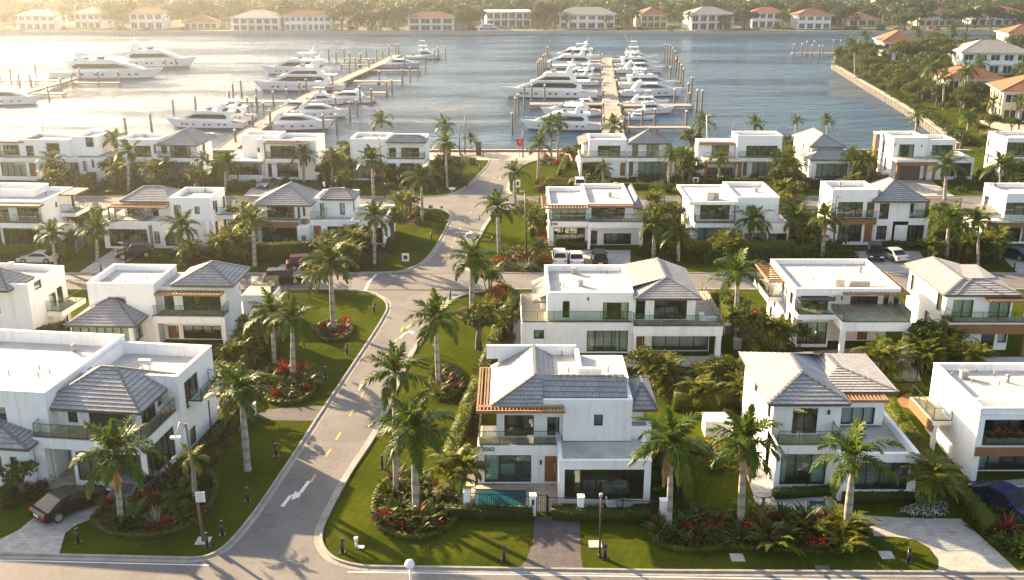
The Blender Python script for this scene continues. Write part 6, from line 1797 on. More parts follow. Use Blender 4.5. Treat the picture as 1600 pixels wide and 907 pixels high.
# fourth row
scatter(PX([(60, 300), (180, 305), (200, 285), (120, 282), (60, 285)]), [('shrub', 24), ('areca', 4), ('lime', 4)], 'before the leftmost waterfront houses', 1.3, 1.2)
scatter(PX([(205, 300), (345, 300), (345, 278), (210, 282)]), [('areca', 6), ('shrub', 24), ('lime', 5)], 'before the hip roofed left waterfront house', 1.3, 1.2)
scatter(PX([(480, 300), (560, 300), (550, 270), (500, 262)]), [('areca', 4), ('shrub', 22), ('lime', 4)], 'right of the orange pergola house', 1.3, 1.2)
scatter(PX([(600, 300), (650, 296), (650, 284), (590, 282)]), [('areca', 4), ('shrub', 12)], 'before the loggia waterfront house', 1.2, 1.1)
scatter(PX([(680, 295), (735, 290), (720, 275), (685, 262)]), [('areca', 4), ('shrub', 14), ('bronze', 3)], 'at the foot of the thin palm on the corner lawn', 1.2, 1.1)
scatter(PX([(682, 258), (735, 258), (745, 248), (685, 243)]), [('silver', 8), ('shrub', 12)], 'at the top of the corner lawn', 1.3, 1.1)
scatter(PX([(838, 300), (895, 296), (895, 283), (845, 283)]), [('shrub', 18), ('redbush', 4), ('cycad', 4)], 'at the foot of the lawn palm right of the promenade road', 1.25, 1.1)
scatter(PX([(845, 258), (882, 262), (884, 244), (850, 246)]), [('redbush', 3), ('shrub', 10)], 'under the palm pair', 1.2, 1.1)
scatter(PX([(1045, 300), (1095, 300), (1090, 255), (1060, 250)]), [('shrub', 24), ('areca', 3)], 'between the pier head house and the timber porch house', 1.4, 1.3)
scatter(PX([(1195, 345), (1252, 345), (1245, 285), (1225, 262), (1215, 285)]), [('shrub', 34), ('lime', 10), ('areca', 3)], 'in the thicket left of the small hip roofed house', 1.5, 1.3)
scatter(PX([(1325, 305), (1395, 300), (1385, 272), (1335, 268)]), [('shrub', 22), ('fern', 4)], 'left of the orange garage porch', 1.3, 1.2)
scatter(PX([(1525, 300), (1610, 305), (1610, 285), (1540, 278)]), [('shrub', 18), ('areca', 3)], 'before the house at the right frame edge of the back row', 1.3, 1.2)
# hedges
HED = [
 ([(804, 478), (790, 500), (776, 530), (752, 600), (730, 650), (712, 700), (700, 735)], 1.15, 1.25, 'long clipped hedge right of the road beside the numbered house', 'hedge_leaf'),
 ([(672, 806), (832, 812)], .8, .8, 'leafy hedge under the pool fence left of the gate', 'shrub_leaf'),
 ([(862, 809), (1015, 816)], .8, .8, 'leafy hedge under the fence right of the gate', 'shrub_leaf'),
 ([(1062, 690), (1066, 740), (1074, 800)], .7, 1.6, 'tall dark hedge between the numbered house and the right lawn', 'hedge_leaf'),
 ([(1052, 640), (1170, 640)], 1.1, 1.7, 'clipped hedge across the back of the right lawn', 'hedge_leaf'),
 ([(1208, 778), (1302, 772)], .7, .6, 'low hedge below the balcony window of the stepped roof house', 'shrub_leaf'),
 ([(1316, 785), (1432, 778)], .9, .8, 'low hedge in front of the one storey wing', 'shrub_leaf'),
 ([(1388, 640), (1412, 680), (1440, 720), (1490, 770), (1545, 835)], 1.0, 1.1, 'long clipped hedge between the stepped roof house and the flower balcony house', 'hedge_leaf'),
 ([(1125, 470), (1160, 540), (1180, 560)], .9, 1.3, 'clipped hedge right of the glass terraced house', 'hedge_leaf'),
 ([(1105, 475), (1140, 475)], .9, 1.5, 'short hedge behind the glass terraced house by the street', 'hedge_leaf'),
 ([(1385, 612), (1440, 612)], .9, .9, 'low hedge below the turquoise pool', 'hedge_leaf'),
 ([(104, 520), (60, 530), (25, 560)], .9, 1.2, 'dark hedge left of the low tiled room', 'hedge_leaf'),
 ([(318, 618), (365, 618)], .9, 1.0, 'low hedge behind the big left house', 'hedge_leaf'),
 ([(380, 650), (340, 700)], .7, 1.0, 'hedge along the left side fence', 'hedge_leaf'),
 ([(440, 520), (425, 560)], .6, 1.0, 'dark fence hedge beside the corner lawn', 'hedge_leaf'),
 ([(-40, 408), (105, 405)], 1.2, 2.0, 'tall clipped hedge behind the silver car', 'hedge_leaf'),
 ([(330, 404), (398, 404)], 1.0, 1.6, 'clipped hedge below the timber terrace house', 'hedge_leaf'),
 ([(398, 408), (490, 404)], 1.1, 2.2, 'tall clipped hedge in front of the slanted pier house', 'hedge_leaf'),
 ([(833, 372), (842, 345), (848, 318)], .9, 1.3, 'clipped hedge left of the slatted corner house', 'hedge_leaf'),
 ([(1042, 400), (1240, 400)], 1.2, 2.0, 'long tall hedge below the teal blind house', 'hedge_leaf'),
 ([(1035, 400), (1036, 370)], .9, 1.8, 'hedge end right of the palm by the third car', 'hedge_leaf'),
 ([(1232, 340), (1250, 385)], 1.2, 1.6, 'sloping hedge left of the flat roofed court house', 'hedge_leaf'),
 ([(1272, 400), (1240, 402)], .9, 1.6, 'dark hedge behind the lamp post at the court', 'hedge_leaf'),
 ([(1370, 388), (1450, 388)], .8, .9, 'low hedge behind the two cars on the court', 'shrub_leaf'),
 ([(870, 386), (920, 388)], .7, .8, 'low hedge behind the white parked cars', 'shrub_leaf'),
 ([(345, 296), (400, 292)], .9, 1.1, 'low hedge before the orange pergola house', 'hedge_leaf'),
 ([(885, 254), (875, 278)], 1.0, 1.4, 'bright hedge between the promenade lawn and the pier head house', 'hedge_leaf'),
 ([(690, 275), (700, 243)], 1.0, 1.6, 'hedge on the left of the corner lawn by the promenade', 'hedge_leaf'),
 ([(510, 275), (545, 240)], 1.2, 2.0, 'sloping hedge between the orange pergola house and the loggia house', 'hedge_leaf'),
 ([(1075, 280), (1080, 245)], 1.0, 2.0, 'hedge right of the pier head house', 'hedge_leaf'),
 ([(895, 294), (1090, 296)], .9, .9, 'low hedge along the street before the pier head house', 'hedge_leaf'),
 ([(1090, 290), (1250, 291)], .9, 1.2, 'hedge along the street before the timber porch house', 'hedge_leaf'),
 ([(130, 300), (170, 262)], 1.4, 1.8, 'hedge right of the leftmost waterfront house', 'hedge_leaf'),
 ([(1400, 268), (1350, 262)], .9, 1.0, 'hedge below the side wall of the orange garage porch house', 'hedge_leaf'),
 ([(1530, 280), (1560, 268)], 1.2, 1.5, 'hedge between the wide drive and the right edge house', 'hedge_leaf'),
 ([(1000, 262), (1000, 262.5)], .9, .9, '', ''),
]
for px, w, h_, lb, mt in HED:
    if lb:
        far_ = px[0][1] < 420
        hedge(px, w, h_, lb, mt, 70 if not far_ else 30, .15 if not far_ else .24)

# broadleaf trees -----------------------------------------------------------
def tree_meshes(seed, R=4.2, H=6.5, nleaf=2600, leaf=.42, nb=6, mat='tree_leaf'):
    r = np.random.default_rng(seed); rnd = random.Random(seed)
    b = MB(); th = H * .38
    b.tube([(0, 0, -.05), (.05, .03, th * .5), (.1, -.05, th)], [.3, .24, .2], 8)
    cl = []; rad = []
    for i in range(nb):
        a = i * 6.283 / nb + rnd.uniform(-.4, .4); e = Vector((cos(a) * R * rnd.uniform(.4, .7), sin(a) * R * rnd.uniform(.4, .7), H * rnd.uniform(.5, .85)))
        b.tube([(.1, -.05, th * .9), tuple(Vector((0, 0, th)).lerp(e, .5) + Vector((0, 0, .3))), tuple(e)], [.15, .1, .05], 6); cl.append(e); rad.append(R * rnd.uniform(.32, .5))
    for i in range(nb * 2):
        d = Vector(sphere_pts(1, r)[0]); d.z = abs(d.z) * .9 - .15; cl.append(Vector((d.x * R * .72, d.y * R * .72, H * .64 + d.z * H * .32))); rad.append(R * rnd.uniform(.22, .42))
    cl = np.array([tuple(c) for c in cl]); rad = np.array(rad)
    idx = r.choice(len(cl), nleaf, p=rad ** 2 / (rad ** 2).sum()); d = sphere_pts(nleaf, r); d[:, 2] = np.where(d[:, 2] < -.3, -d[:, 2] * .5, d[:, 2])
    C = cl[idx] + d * (rad[idx] * r.uniform(.7, 1.05, nleaf))[:, None] * np.array([1, 1, .75])
    V, F = leaf_cloud(C, d, leaf, .7, .6, r)
    me = bpy.data.meshes.new('trunk'); me.from_pydata(b.v, [], b.f); me.materials.append(M['bark'])
    return me, npmesh('crown', V, F, mat)
TREES_NEAR = [tree_meshes(101, 1.7, 3.6, 900, .26), tree_meshes(102, 1.5, 3.0, 800, .24)]
TREES_FAR = [tree_meshes(s, 4.6, 7.5, 1500, .75, 6, 'far_leaf') for s in (111, 112, 113, 114)] 
TREES_MID = [tree_meshes(s, 4.6, 7.0, 3600, .42) for s in (121, 122)]
def tree(lib, i, x, y, z, sc, label, group=None, name='broadleaf_tree'):
    t, c = lib[i % len(lib)]
    root = thing(name, label, 'tree', (x, y, z), random.uniform(0, 6.28), group)
    k = sc * random.uniform(.9, 1.12); root.scale = (k, k, k * random.uniform(.85, 1.1))
    link('trunk', t, root); link('crown', c, root)
    return root
for i, (px, py, sc, lb) in enumerate([
  (748, 545, 1.25, 'open branched small tree on the lawn left of the numbered house'), (38, 776, .9, 'small sparse tree left of the front driveway'),
  (895, 262, 1.35, 'round small tree beside the pier head house'), (1222, 300, 1.5, 'bushy green tree in the thicket by the small hip roofed house'),
  (1240, 325, 1.3, 'second bushy tree lower in the same thicket'), (535, 240, 1.0, 'small tree by the water left of the loggia house'), (1232, 250, 1.2, 'tree behind the timber porch house'),
  (955, 545, .01, ''), (1080, 245, 1.4, 'dark tree right of the pier head house'), (1545, 262, 1.4, 'tree between the orange garage porch house and the right edge house'), (1345, 262, 1.0, 'small tree at the side of the orange garage porch house'),
  (130, 370, 1.2, 'small dark tree between the two left third row houses'), (1500, 235, 1.1, 'dark tree where the peninsula seawall meets the houses'), (700, 246, 1.1, 'low spreading tree at the promenade corner')]):
    if lb: tree(TREES_NEAR, i, *G(px, py), 0, sc * 1.0, lb, name='small_tree')

GAPS = [(172, 287, 'right of the leftmost waterfront house'), (347, 290, 'left of the orange pergola house'), (507, 288, 'right of the orange pergola house'), (530, 268, 'left of the loggia waterfront house'), (662, 287, 'right of the loggia waterfront house'), (1068, 276, 'right of the pier head house'), (1078, 292, 'by the street right of the pier head house'), (1238, 287, 'left of the small hip roofed house'), (1342, 287, 'right of the small hip roofed house'), (1536, 290, 'right of the orange garage porch house'),
 (152, 388, 'left of the timber terrace house'), (388, 392, 'right of the timber terrace house'), (376, 368, 'behind the right side of the timber terrace house'), (612, 372, 'right of the white pier house'), (840, 372, 'left of the slatted corner house'), (1036, 382, 'right of the slatted corner house'), (1052, 358, 'left of the teal blind house'), (1246, 382, 'right of the teal blind house'), (1236, 362, 'on the slope right of the teal blind house'), (1470, 392, 'right of the two car court'), (1502, 398, 'between the court and the blue car'), (1540, 396, 'left of the blue car'),
 (398, 545, 'right of the pergola house'), (412, 505, 'behind the fence right of the pergola house'), (795, 528, 'left of the glass terraced house'), (1150, 512, 'right of the glass terraced house'), (1168, 548, 'left of the columned house'), (1442, 566, 'right of the columned house'), (350, 642, 'behind the big left house'), (1034, 735, 'right of the numbered house'), (1010, 606, 'behind the numbered house'), (1122, 606, 'behind the right lawn'), (1465, 345, 'behind the hip roofed court house'), (1065, 325, 'behind the teal blind house'), (640, 335, 'in the dark corner bed'), (560, 408, 'below the white pier house'), (310, 300, 'before the hip roofed left waterfront house'), (120, 300, 'before the leftmost waterfront house'), (1205, 300, 'right of the timber porch house'), (1590, 300, 'before the right edge house of the back row')]
for i, (px, py, w) in enumerate(GAPS): tree(TREES_NEAR, i, *G(px, py), 0, random.uniform(.85, 1.3), 'dense bushy small tree standing ' + w, name='small_tree')
for i, (px, py, w) in enumerate([(240, 298, 'before the hip roofed left waterfront house'), (540, 298, 'by the slender lamp post'), (628, 345, 'in the dark corner bed'), (1060, 395, 'below the teal blind house'), (1140, 402, 'on the island bed'), (1262, 395, 'left of the court'), (1550, 408, 'by the blue car drive'), (845, 410, 'left of the three parked cars'), (545, 420, 'below the white pier house'), (492, 456, 'beside the black van'), (360, 410, 'below the timber terrace house'), (765, 462, 'at the head of the long hedge'), (1200, 345, 'in the thicket'), (1335, 300, 'right of the small hip roofed house'), (190, 295, 'at the foot of the tall palm pair')]): plant('areca', *G(px, py), '', random.uniform(1.1, 1.5), 0, 'yellow green palm clump ' + w)
for a, n in (((60, 262, 520, 300), 90), ((590, 278, 690, 300), 25), ((900, 282, 1560, 300), 120), ((0, 392, 560, 412), 70), ((990, 388, 1560, 412), 100), ((110, 330, 180, 380), 25), ((350, 330, 400, 385), 25), ((1020, 330, 1070, 385), 30), ((1235, 335, 1262, 385), 20), ((1460, 340, 1510, 385), 30)):
    for i in range(n):
        px, py = random.uniform(a[0], a[2]), random.uniform(a[1], a[3]); x, y = G(px, py)
        if any(p < px < q for p, q in (((28, 95), (118, 238), (428, 505), (860, 988), (1326, 1455), (1556, 1610)) if py > 320 else ((376, 445), (616, 656), (886, 922), (1398, 1495)))): continue
        MASS.append((PL['shrub'][i % 4], x, y, 0, random.uniform(1.2, 2.2), random.uniform(0, 6)))
# ---------------------------------------------------------------- marina
WZ = -1.3
def body(mb, poly, wf, tum=0.0, zref=0.0, m=0, side_m=None):
    """symmetric body: side outline poly (x,z), half width wf(x), leaning in by tum per metre above zref"""
    L = [(x, (wf(x) - tum * max(0, z - zref)), z) for x, z in poly]
    mb.poly([(x, -y, z) for x, y, z in L], m if side_m is None else side_m)
    mb.poly([(x, y, z) for x, y, z in L][::-1], m if side_m is None else side_m)
    for i in range(len(L)):
        a, b = L[i], L[(i + 1) % len(L)]
        mb.poly([(a[0], -a[1], a[2]), (a[0], a[1], a[2]), (b[0], b[1], b[2]), (b[0], -b[1], b[2])], m)
def glass_side(mb, poly, wf, tum, zref, off=.02, m=0):
    for sd in (-1, 1):
        P = [(x, sd * (wf(x) - tum * max(0, z - zref) + off), z) for x, z in poly]
        mb.poly(P if sd < 0 else P[::-1], m)
def hull_geo(L=20., B=2.6, s0=1.5, s1=2.5, rake=2.6):
    b = MB(); n = 16; R = []; top = []
    for i in range(n + 1):
        t = i / n; x = -L / 2 + L * t
        hb = B * (1 - max(0, (t - .38) / .62) ** 2.3) * (.93 + .07 * min(1, t * 4)); hb = max(hb, .03)
        sh = s0 + (s1 - s0) * t ** 1.8; wl = hb * (1 - .28 * t - .25 * max(0, t - .6)); row = []
        for (w, z) in ((hb, sh), (hb * .965, sh - .22), ((hb * .4 + wl * .6), sh * .45), (wl, .16), (wl * .97, -.02), (wl * .6, -.55), (0, -.75)):
            xx = x - rake * t ** 5 * max(0, (sh - z) / (sh + .75)); row.append((xx, w, z))
        R.append([(p[0], -p[1], p[2]) for p in row] + [(p[0], p[1], p[2]) for p in row[::-1][1:]]); top.append((x, hb, sh))
    b.rings(R, closed=False)
    k = len(R[0])
    for f in range(len(b.f)):
        j = f % (k - 1)
        if j in (3, 8): b.mi[f] = 1
        if j in (4, 5, 6, 7): b.mi[f] = 2
    b.poly([R[0][j] for j in range(k)][::-1], 0)
    return b, top
def deck_geo(top, drop=.28, m=0):
    b = MB()
    for a, c in zip(top[:-1], top[1:]):
        b.poly([(a[0], -a[1] * .97, a[2] - drop), (c[0], -c[1] * .97, c[2] - drop), (c[0], c[1] * .97, c[2] - drop), (a[0], a[1] * .97, a[2] - drop)], m)
    return b
def portholes(root, top, xs, z, w=.34, h=.2):
    b = MB()
    for x in xs:
        i = max(j for j in range(len(top)) if top[j][0] <= x); a = top[i]; c = top[min(i + 1, len(top) - 1)]; t = (x - a[0]) / max(.01, c[0] - a[0]); hb = a[1] + (c[1] - a[1]) * t; sh = a[2] + (c[2] - a[2]) * t
        tt = (x + 10) / 20; wl = hb * (1 - .28 * tt - .25 * max(0, tt - .6)); zm = z
        f = (zm - .16) / (sh - .2 - .16); y = wl + (hb - wl) * f * .92 + .03
        for sd in (-1, 1): b.box(x - w * .75, x + w * .75, sd * y - .05, sd * y + .05, zm - h, zm + h)
    return b.build('porthole', 'yacht_glass', root)
def bow_rail(root, top, x0):
    b = MB(); P = [t for t in top if t[0] >= x0]
    for sd in (-1, 1):
        for a, c in zip(P[:-1], P[1:]):
            b.bar((a[0], sd * a[1] * .95, a[2] + .65), (c[0], sd * c[1] * .95, c[2] + .65), .05); b.bar((a[0], sd * a[1] * .95, a[2] - .1), (a[0], sd * a[1] * .95, a[2] + .65), .04)
    return b.build('bow_rail', 'steel', root)
def make_yacht(kind):
    root = thing('motor_yacht', 'x', 'yacht', (0, 0, WZ))
    B = {'fly': 2.6, 'cruise': 2.4, 'fish': 2.5, 'deck': 2.5}[kind]
    h, top = hull_geo(20, B, 1.5 if kind != 'fish' else 1.1, 2.5 if kind != 'fish' else 2.7)
    h.build('hull', ['gelcoat', 'antifoul', 'antifoul'], root)
    deck_geo(top).build('deck', 'gelcoat', root)
    tk = MB(); tk.box(-9.9, -6.4, -1.9, 1.9, 1.24, 1.30); tk.box(-11.0, -10.02, -1.8, 1.8, .25, .4); tk.build('swim_deck', 'teak', root)
    wf = lambda x: B * .80 * (1 - max(0, (x - 0) / 8.5) ** 2 * .75)
    def part(name, mat, poly, tum, zr, wfun=wf):
        b = MB(); body(b, poly, wfun, tum, zr); return b.build(name, mat, root)
    def gl(poly, tum, zr, wfun=wf, parent=None, off=.025):
        b = MB(); glass_side(b, poly, wfun, tum, zr, off); return b.build('window', 'yacht_glass', parent or root)
    def shield(a, c, wfun, tum, zr, parent):
        b = MB(); pa = wfun(a[0]) - tum * max(0, a[1] - zr) - .12; pc = wfun(c[0]) - tum * max(0, c[1] - zr) - .12
        n = Vector((c[1] - a[1], 0, a[0] - c[0])).normalized() * .03
        b.poly([(a[0] + n.x, -pa, a[1] + n.z), (a[0] + n.x, pa, a[1] + n.z), (c[0] + n.x, pc, c[1] + n.z), (c[0] + n.x, -pc, c[1] + n.z)]); b.build('windscreen', 'yacht_glass', parent)
    if kind in ('fly', 'deck'):
        c = part('cabin', 'gelcoat', [(-6.6, 1.3), (6.6, 1.9), (6.2, 2.45), (2.6, 3.75), (-6.2, 3.75), (-6.9, 2.6)], .18, 1.6)
        gl([(-5.6, 2.35), (-5.9, 3.0), (-5.0, 3.45), (2.0, 3.45), (3.6, 2.85), (4.6, 2.42), (2.0, 2.5), (-2, 2.45)], .18, 1.6, parent=c)
        shield((5.6, 2.68), (3.1, 3.58), wf, .18, 1.6, c)
        if kind == 'deck':
            w2 = lambda x: wf(x) * .9
            u = part('upper_deck', 'gelcoat', [(-6.0, 3.75), (3.2, 3.75), (0.6, 5.3), (-5.0, 5.3), (-5.6, 4.7)], .15, 3.8, w2)
            gl([(-4.6, 4.2), (-4.2, 4.95), (0.4, 4.95), (1.9, 4.2)], .15, 3.8, w2, u); shield((2.7, 4.05), (.9, 5.1), w2, .15, 3.8, u); dz = 1.55; sl = part('overhang', 'gelcoat', [(-8.4, 3.70), (3.6, 3.78), (3.2, 3.9), (-8.4, 3.95)], 0, 0, lambda x: wf(x) * 1.04)
        else: dz = 0
        w3 = lambda x: wf(x) * .86
        f = part('flybridge', 'gelcoat', [(-7.4, 3.62 + dz), (2.6, 3.76 + dz), (1.4, 4.5 + dz), (-1.2, 4.55 + dz), (-2.5, 4.3 + dz), (-7.4, 4.2 + dz)] if not dz else [(-5.4, 5.2), (1.0, 5.3), (.2, 5.95), (-2, 5.95), (-5.4, 5.7)], .1, 3.7 + dz, w3)
        a = part('radar_arch', 'gelcoat', [(-4.9, 4.2 + dz), (-3.5, 4.2 + dz), (-4.3, 5.9 + dz), (-5.2, 5.9 + dz)], .25, 4.2 + dz, w3)
        t_ = MB(); body(t_, [(-5.6, 5.85 + dz), (-.9, 5.95 + dz), (-.8, 6.05 + dz), (-5.6, 6.05 + dz)], lambda x: 1.55); t_.build('hardtop', 'gelcoat', root)
        p = MB()
        for sd in (-1, 1): p.bar((-1.2, sd * 1.3, 4.5 + dz), (-1.5, sd * 1.3, 5.9 + dz), .07)
        p.tube([(-4.7, 0, 6.05 + dz), (-5.0, 0, 7.6 + dz)], [.16, .05], 8); p.bar((-4.9, -.9, 6.9 + dz), (-4.9, .9, 6.9 + dz), .07); p.tube([(-4.4, 0, 6.1 + dz), (-4.4, 0, 6.5 + dz)], .12, 8); p.rings([[(-4.4 + .45 * cos(q), .45 * sin(q), zz) for q in np.linspace(0, 6.28, 11)[:-1]] for zz in (6.5 + dz, 6.75 + dz)], cap0=True, cap1=True)
        for sd in (-1, 1): p.tube([(-5.0, sd * 1.2, 6.0 + dz), (-5.5, sd * 1.25, 8.6 + dz)], [.03, .012], 5)
        p.build('mast', 'white_paint', root)
        s_ = MB(); s_.box(-5.5, -3.6, -1.5, 1.5, 4.2 + dz, 4.65 + dz); s_.box(-1.6, -.6, -.9, .9, 4.4 + dz, 4.95 + dz); s_.build('bench_seat', 'canvas_navy' if kind == 'fly' else 'teak', root)
        portholes(root, top, (-5.5, -4.0, -1.6, -.4, 2.4, 4.2, 5.4), 1.05)
    elif kind == 'cruise':
        c = part('cabin', 'gelcoat', [(-5.4, 1.3), (6.8, 1.95), (5.6, 2.5), (1.2, 3.7), (-3.4, 3.75), (-5.2, 3.2), (-6.0, 2.3)], .2, 1.6)
        gl([(-4.4, 2.55), (-3.6, 3.25), (-.6, 3.42), (1.2, 3.3), (4.2, 2.5), (1, 2.42)], .2, 1.6, parent=c); shield((5.0, 2.68), (1.6, 3.58), wf, .2, 1.6, c)
        a = part('radar_arch', 'gelcoat', [(-5.6, 2.3), (-4.3, 3.2), (-3.6, 4.35), (-4.4, 4.35), (-6.4, 2.3)], .12, 2.3)
        p = MB(); p.tube([(-4.0, 0, 4.3), (-4.2, 0, 5.3)], [.08, .03], 6); p.rings([[(-3.8 + .35 * cos(q), .35 * sin(q), zz) for q in np.linspace(0, 6.28, 11)[:-1]] for zz in (4.36, 4.6)], cap0=True, cap1=True); p.build('mast', 'white_paint', root)
        s_ = MB(); s_.box(-8.6, -7.4, -1.6, 1.6, 1.3, 1.75); s_.box(-6.8, -6.2, -1.2, 1.2, 1.3, 2.1); s_.build('bench_seat', 'furniture', root)
        portholes(root, top, (-3.5, -1.0, 1.8, 4.0), 1.05, .5, .17)
    else:
        c = part('cabin', 'gelcoat', [(-2.6, 1.2), (6.2, 2.0), (4.6, 2.5), (2.6, 3.5), (-2.2, 3.5)], .12, 1.6)
        gl([(-2.0, 2.2), (-1.8, 3.2), (1.8, 3.2), (3.4, 2.4)], .12, 1.6, parent=c); shield((4.3, 2.6), (2.8, 3.4), wf, .12, 1.6, c)
        w3 = lambda x: wf(x) * .85
        part('flybridge', 'gelcoat', [(-3.2, 3.45), (2.0, 3.5), (1.4, 4.4), (-.6, 4.4), (-3.2, 4.0)], .05, 3.5, w3)
        t_ = MB(); body(t_, [(-3.2, 5.9), (1.2, 6.0), (1.2, 6.1), (-3.2, 6.1)], lambda x: 1.5); body(t_, [(-2.4, 8.2), (.2, 8.25), (.2, 8.33), (-2.4, 8.33)], lambda x: 1.1); t_.build('tower_top', 'gelcoat', root)
        p = MB()
        for sd in (-1, 1):
            for x in (-2.9, .9): p.bar((x, sd * 1.35, 3.9), (x * .8, sd * 1.3, 5.95), .08); p.bar((x * .8, sd * 1.25, 6.1), (x * .45 - .6, sd * .9, 8.2), .07)
            p.tube([(-1.4, sd * 1.7, 4.0), (-5.4, sd * 4.2, 11.5)], [.06, .02], 5); p.tube([(-2.0, sd * 1.0, 8.3), (-2.5, sd * 1.1, 11)], [.03, .012], 5)
        p.build('tower_frame', 'steel', root)
        s_ = MB(); s_.box(-6.2, -5.4, -.5, .5, 1.25, 2.2); s_.box(-.9, -.2, -.8, .8, 3.9, 4.9); s_.build('fighting_chair', 'canvas_navy', root)
        portholes(root, top, (1.2, 3.4), 1.2, .4, .15)
    bow_rail(root, top, 2.0)
    return root
YT = {k: make_yacht(k) for k in ('fly', 'cruise', 'fish', 'deck')}
YUSED = set()
YACHTS = [
 ('fly', 872, 938, 121, -1, 'white yacht squeezed in the middle berths left of the right pier'),
 ('cruise', 880, 939, 166, -1, 'low white cruiser just in front of the largest yacht of the right pier'),
 ('fly', 958, 1034, 106, 1, 'white flybridge yacht between the two farthest berths right of the right pier'),
 ('fly', 965, 1060, 138, 1, 'white flybridge yacht behind the long dark windowed cruiser'),
 ('cruise', 972, 1048, 166, 1, 'cruiser right behind the small tower yacht right of the right pier'),
 ('fly', 430, 512, 128, -1, 'white yacht peeping over the three decked one on the left pier'),
 ('cruise', 430, 500, 172, 1, 'white cruiser in the third berth from the houses on the left pier'),
 ('fly', 300, 402, 188, -1, 'white flybridge yacht behind the nearest yacht left of the left pier'),
 ('fly', 836, 940, 107, -1, 'white flybridge yacht in the third berth left of the right pier'),
 ('fly', 856, 938, 92, -1, 'white yacht farthest out on the left side of the right pier'),
 ('deck', 776, 936, 152, -1, 'largest white yacht on the right pier with a big dark fender at its stern'),
 ('fly', 862, 936, 133, -1, 'white yacht half hidden behind the largest yacht of the right pier'),
 ('fly', 810, 941, 202, -1, 'long white yacht nearest the houses left of the right pier'),
 ('cruise', 841, 940, 180, -1, 'low white yacht just behind the nearest one left of the right pier'),
 ('fish', 956, 1030, 97, 1, 'white fishing yacht with tall tower farthest out on the right side of the right pier'),
 ('cruise', 960, 1041, 114, 1, 'white yacht with dark side glass second from the far end right of the right pier'),
 ('fish', 968, 1030, 126, 1, 'white fishing yacht with outriggers in the middle right of the right pier'),
 ('cruise', 967, 1071, 150, 1, 'long dark windowed cruiser in the middle right of the right pier'),
 ('fish', 974, 1056, 177, 1, 'small fishing yacht with a tower near the houses right of the right pier'),
 ('cruise', 976, 1024, 187, 1, 'shortest cruiser nearest the houses right of the right pier'),
 ('fly', 406, 522, 116, -1, 'white yacht behind the three decked one on the left pier'),
 ('deck', 392, 542, 141, -1, 'three decked white yacht on the left pier, the largest there'),
 ('cruise', 497, 586, 160, -1, 'white cruiser with a red flag at its stern on the left pier'),
 ('fish', 462, 545, 163, 1, 'white fishing boat tucked behind the flagged cruiser on the left pier'),
 ('cruise', 446, 551, 183, 1, 'white cruiser second nearest the houses on the left pier'),
 ('cruise', 404, 526, 202, 1, 'white cruiser nearest the houses on the left pier'),
 ('cruise', 592, 662, 106, 1, 'grey hulled cruiser near the far end of the left pier'),
 ('fish', 632, 696, 92, 1, 'white fishing yacht at the outermost berth of the left pier'),
 ('fly', 256, 388, 199, -1, 'white yacht behind the palm left of the left pier'),
 ('fly', 79, 262, 122, 1, 'long white yacht in the glare on the far left pier'),
 ('fly', 178, 312, 104, 1, 'white yacht farther out behind the long one in the glare'),
 ('cruise', -40, 69, 163, 1, 'white cruiser with oval windows cut by the left frame edge'),
 ('deck', 735, 799, 53, 1, 'white yacht moored at the far shore before the flat roofed mansion'),
]
for k, a, b, y, sd, lb in YACHTS:
    p, q = G(a, y, WZ), G(b, y, WZ); L = q[0] - p[0]; s_ = L / 21.0
    cx, cy_ = (p[0] + q[0]) / 2, p[1]; hs = s_ * (1.0 if s_ > .9 else 1.1); hs = min(hs, 1.35) * (.98 if k != 'deck' else .86)
    rz = (0 if sd > 0 else pi) + random.uniform(-.04, .04)
    if k not in YUSED: o = YT[k]; YUSED.add(k); o.location = (cx, cy_, WZ); o.rotation_euler = (0, 0, rz); o.scale = (s_, hs, hs); o['label'] = lb; o['group'] = 'yachts berthed in the marina'
    else: o = dup(YT[k], (cx, cy_, WZ), rz, (s_, hs, hs), lb, 'yachts berthed in the marina')
    if 'grey hulled' in lb:
        for c in COL.objects:
            if c.parent == o and c.name.startswith('hull'):
                c.data = c.data.copy(); c.data.materials[0] = M['grey_gelcoat']

# piers
def pier(name, left, right, label, z=-.05):
    Lp = PX(left, z); Rp = PX(right, z); b = MB()
    root = thing(name, label, 'pier', (Lp[0][0], Lp[0][1], 0)); o = (Lp[0][0], Lp[0][1], 0)
    for i in range(len(Lp) - 1):
        a, c, d, e = Lp[i], Lp[i + 1], Rp[i + 1], Rp[i]
        for zz in (z, z - .35): b.poly([(*e, zz), (*d, zz), (*c, zz), (*a, zz)])
        b.poly([(*a, z), (*c, z), (*c, z - .35), (*a, z - .35)]); b.poly([(*e, z), (*d, z), (*d, z - .35), (*e, z - .35)])
    b.build('deck', 'dock_wood', root, o)
    r = MB(); s_ = MB()
    for E in (Lp, Rp):
        for p, q in zip(E[:-1], E[1:]):
            r.bar((p[0], p[1], z + .06), (q[0], q[1], z + .06), .22, .1)
            for t in lerp_line(p, q, 4.0): s_.box(t[0] - .13, t[0] + .13, t[1] - .13, t[1] + .13, -3, z - .02)
    r.build('kerb_rail', 'pile_wood', root, o); s_.build('support_posts', 'pile_wood', root, o)
    return root
pier('pier', [(943, 236), (942.5, 200), (941.5, 150), (940.5, 110), (940.5, 89)], [(978, 236), (974, 200), (965, 150), (958, 110), (955, 89)], 'wide timber right pier running straight out between two rows of yachts')
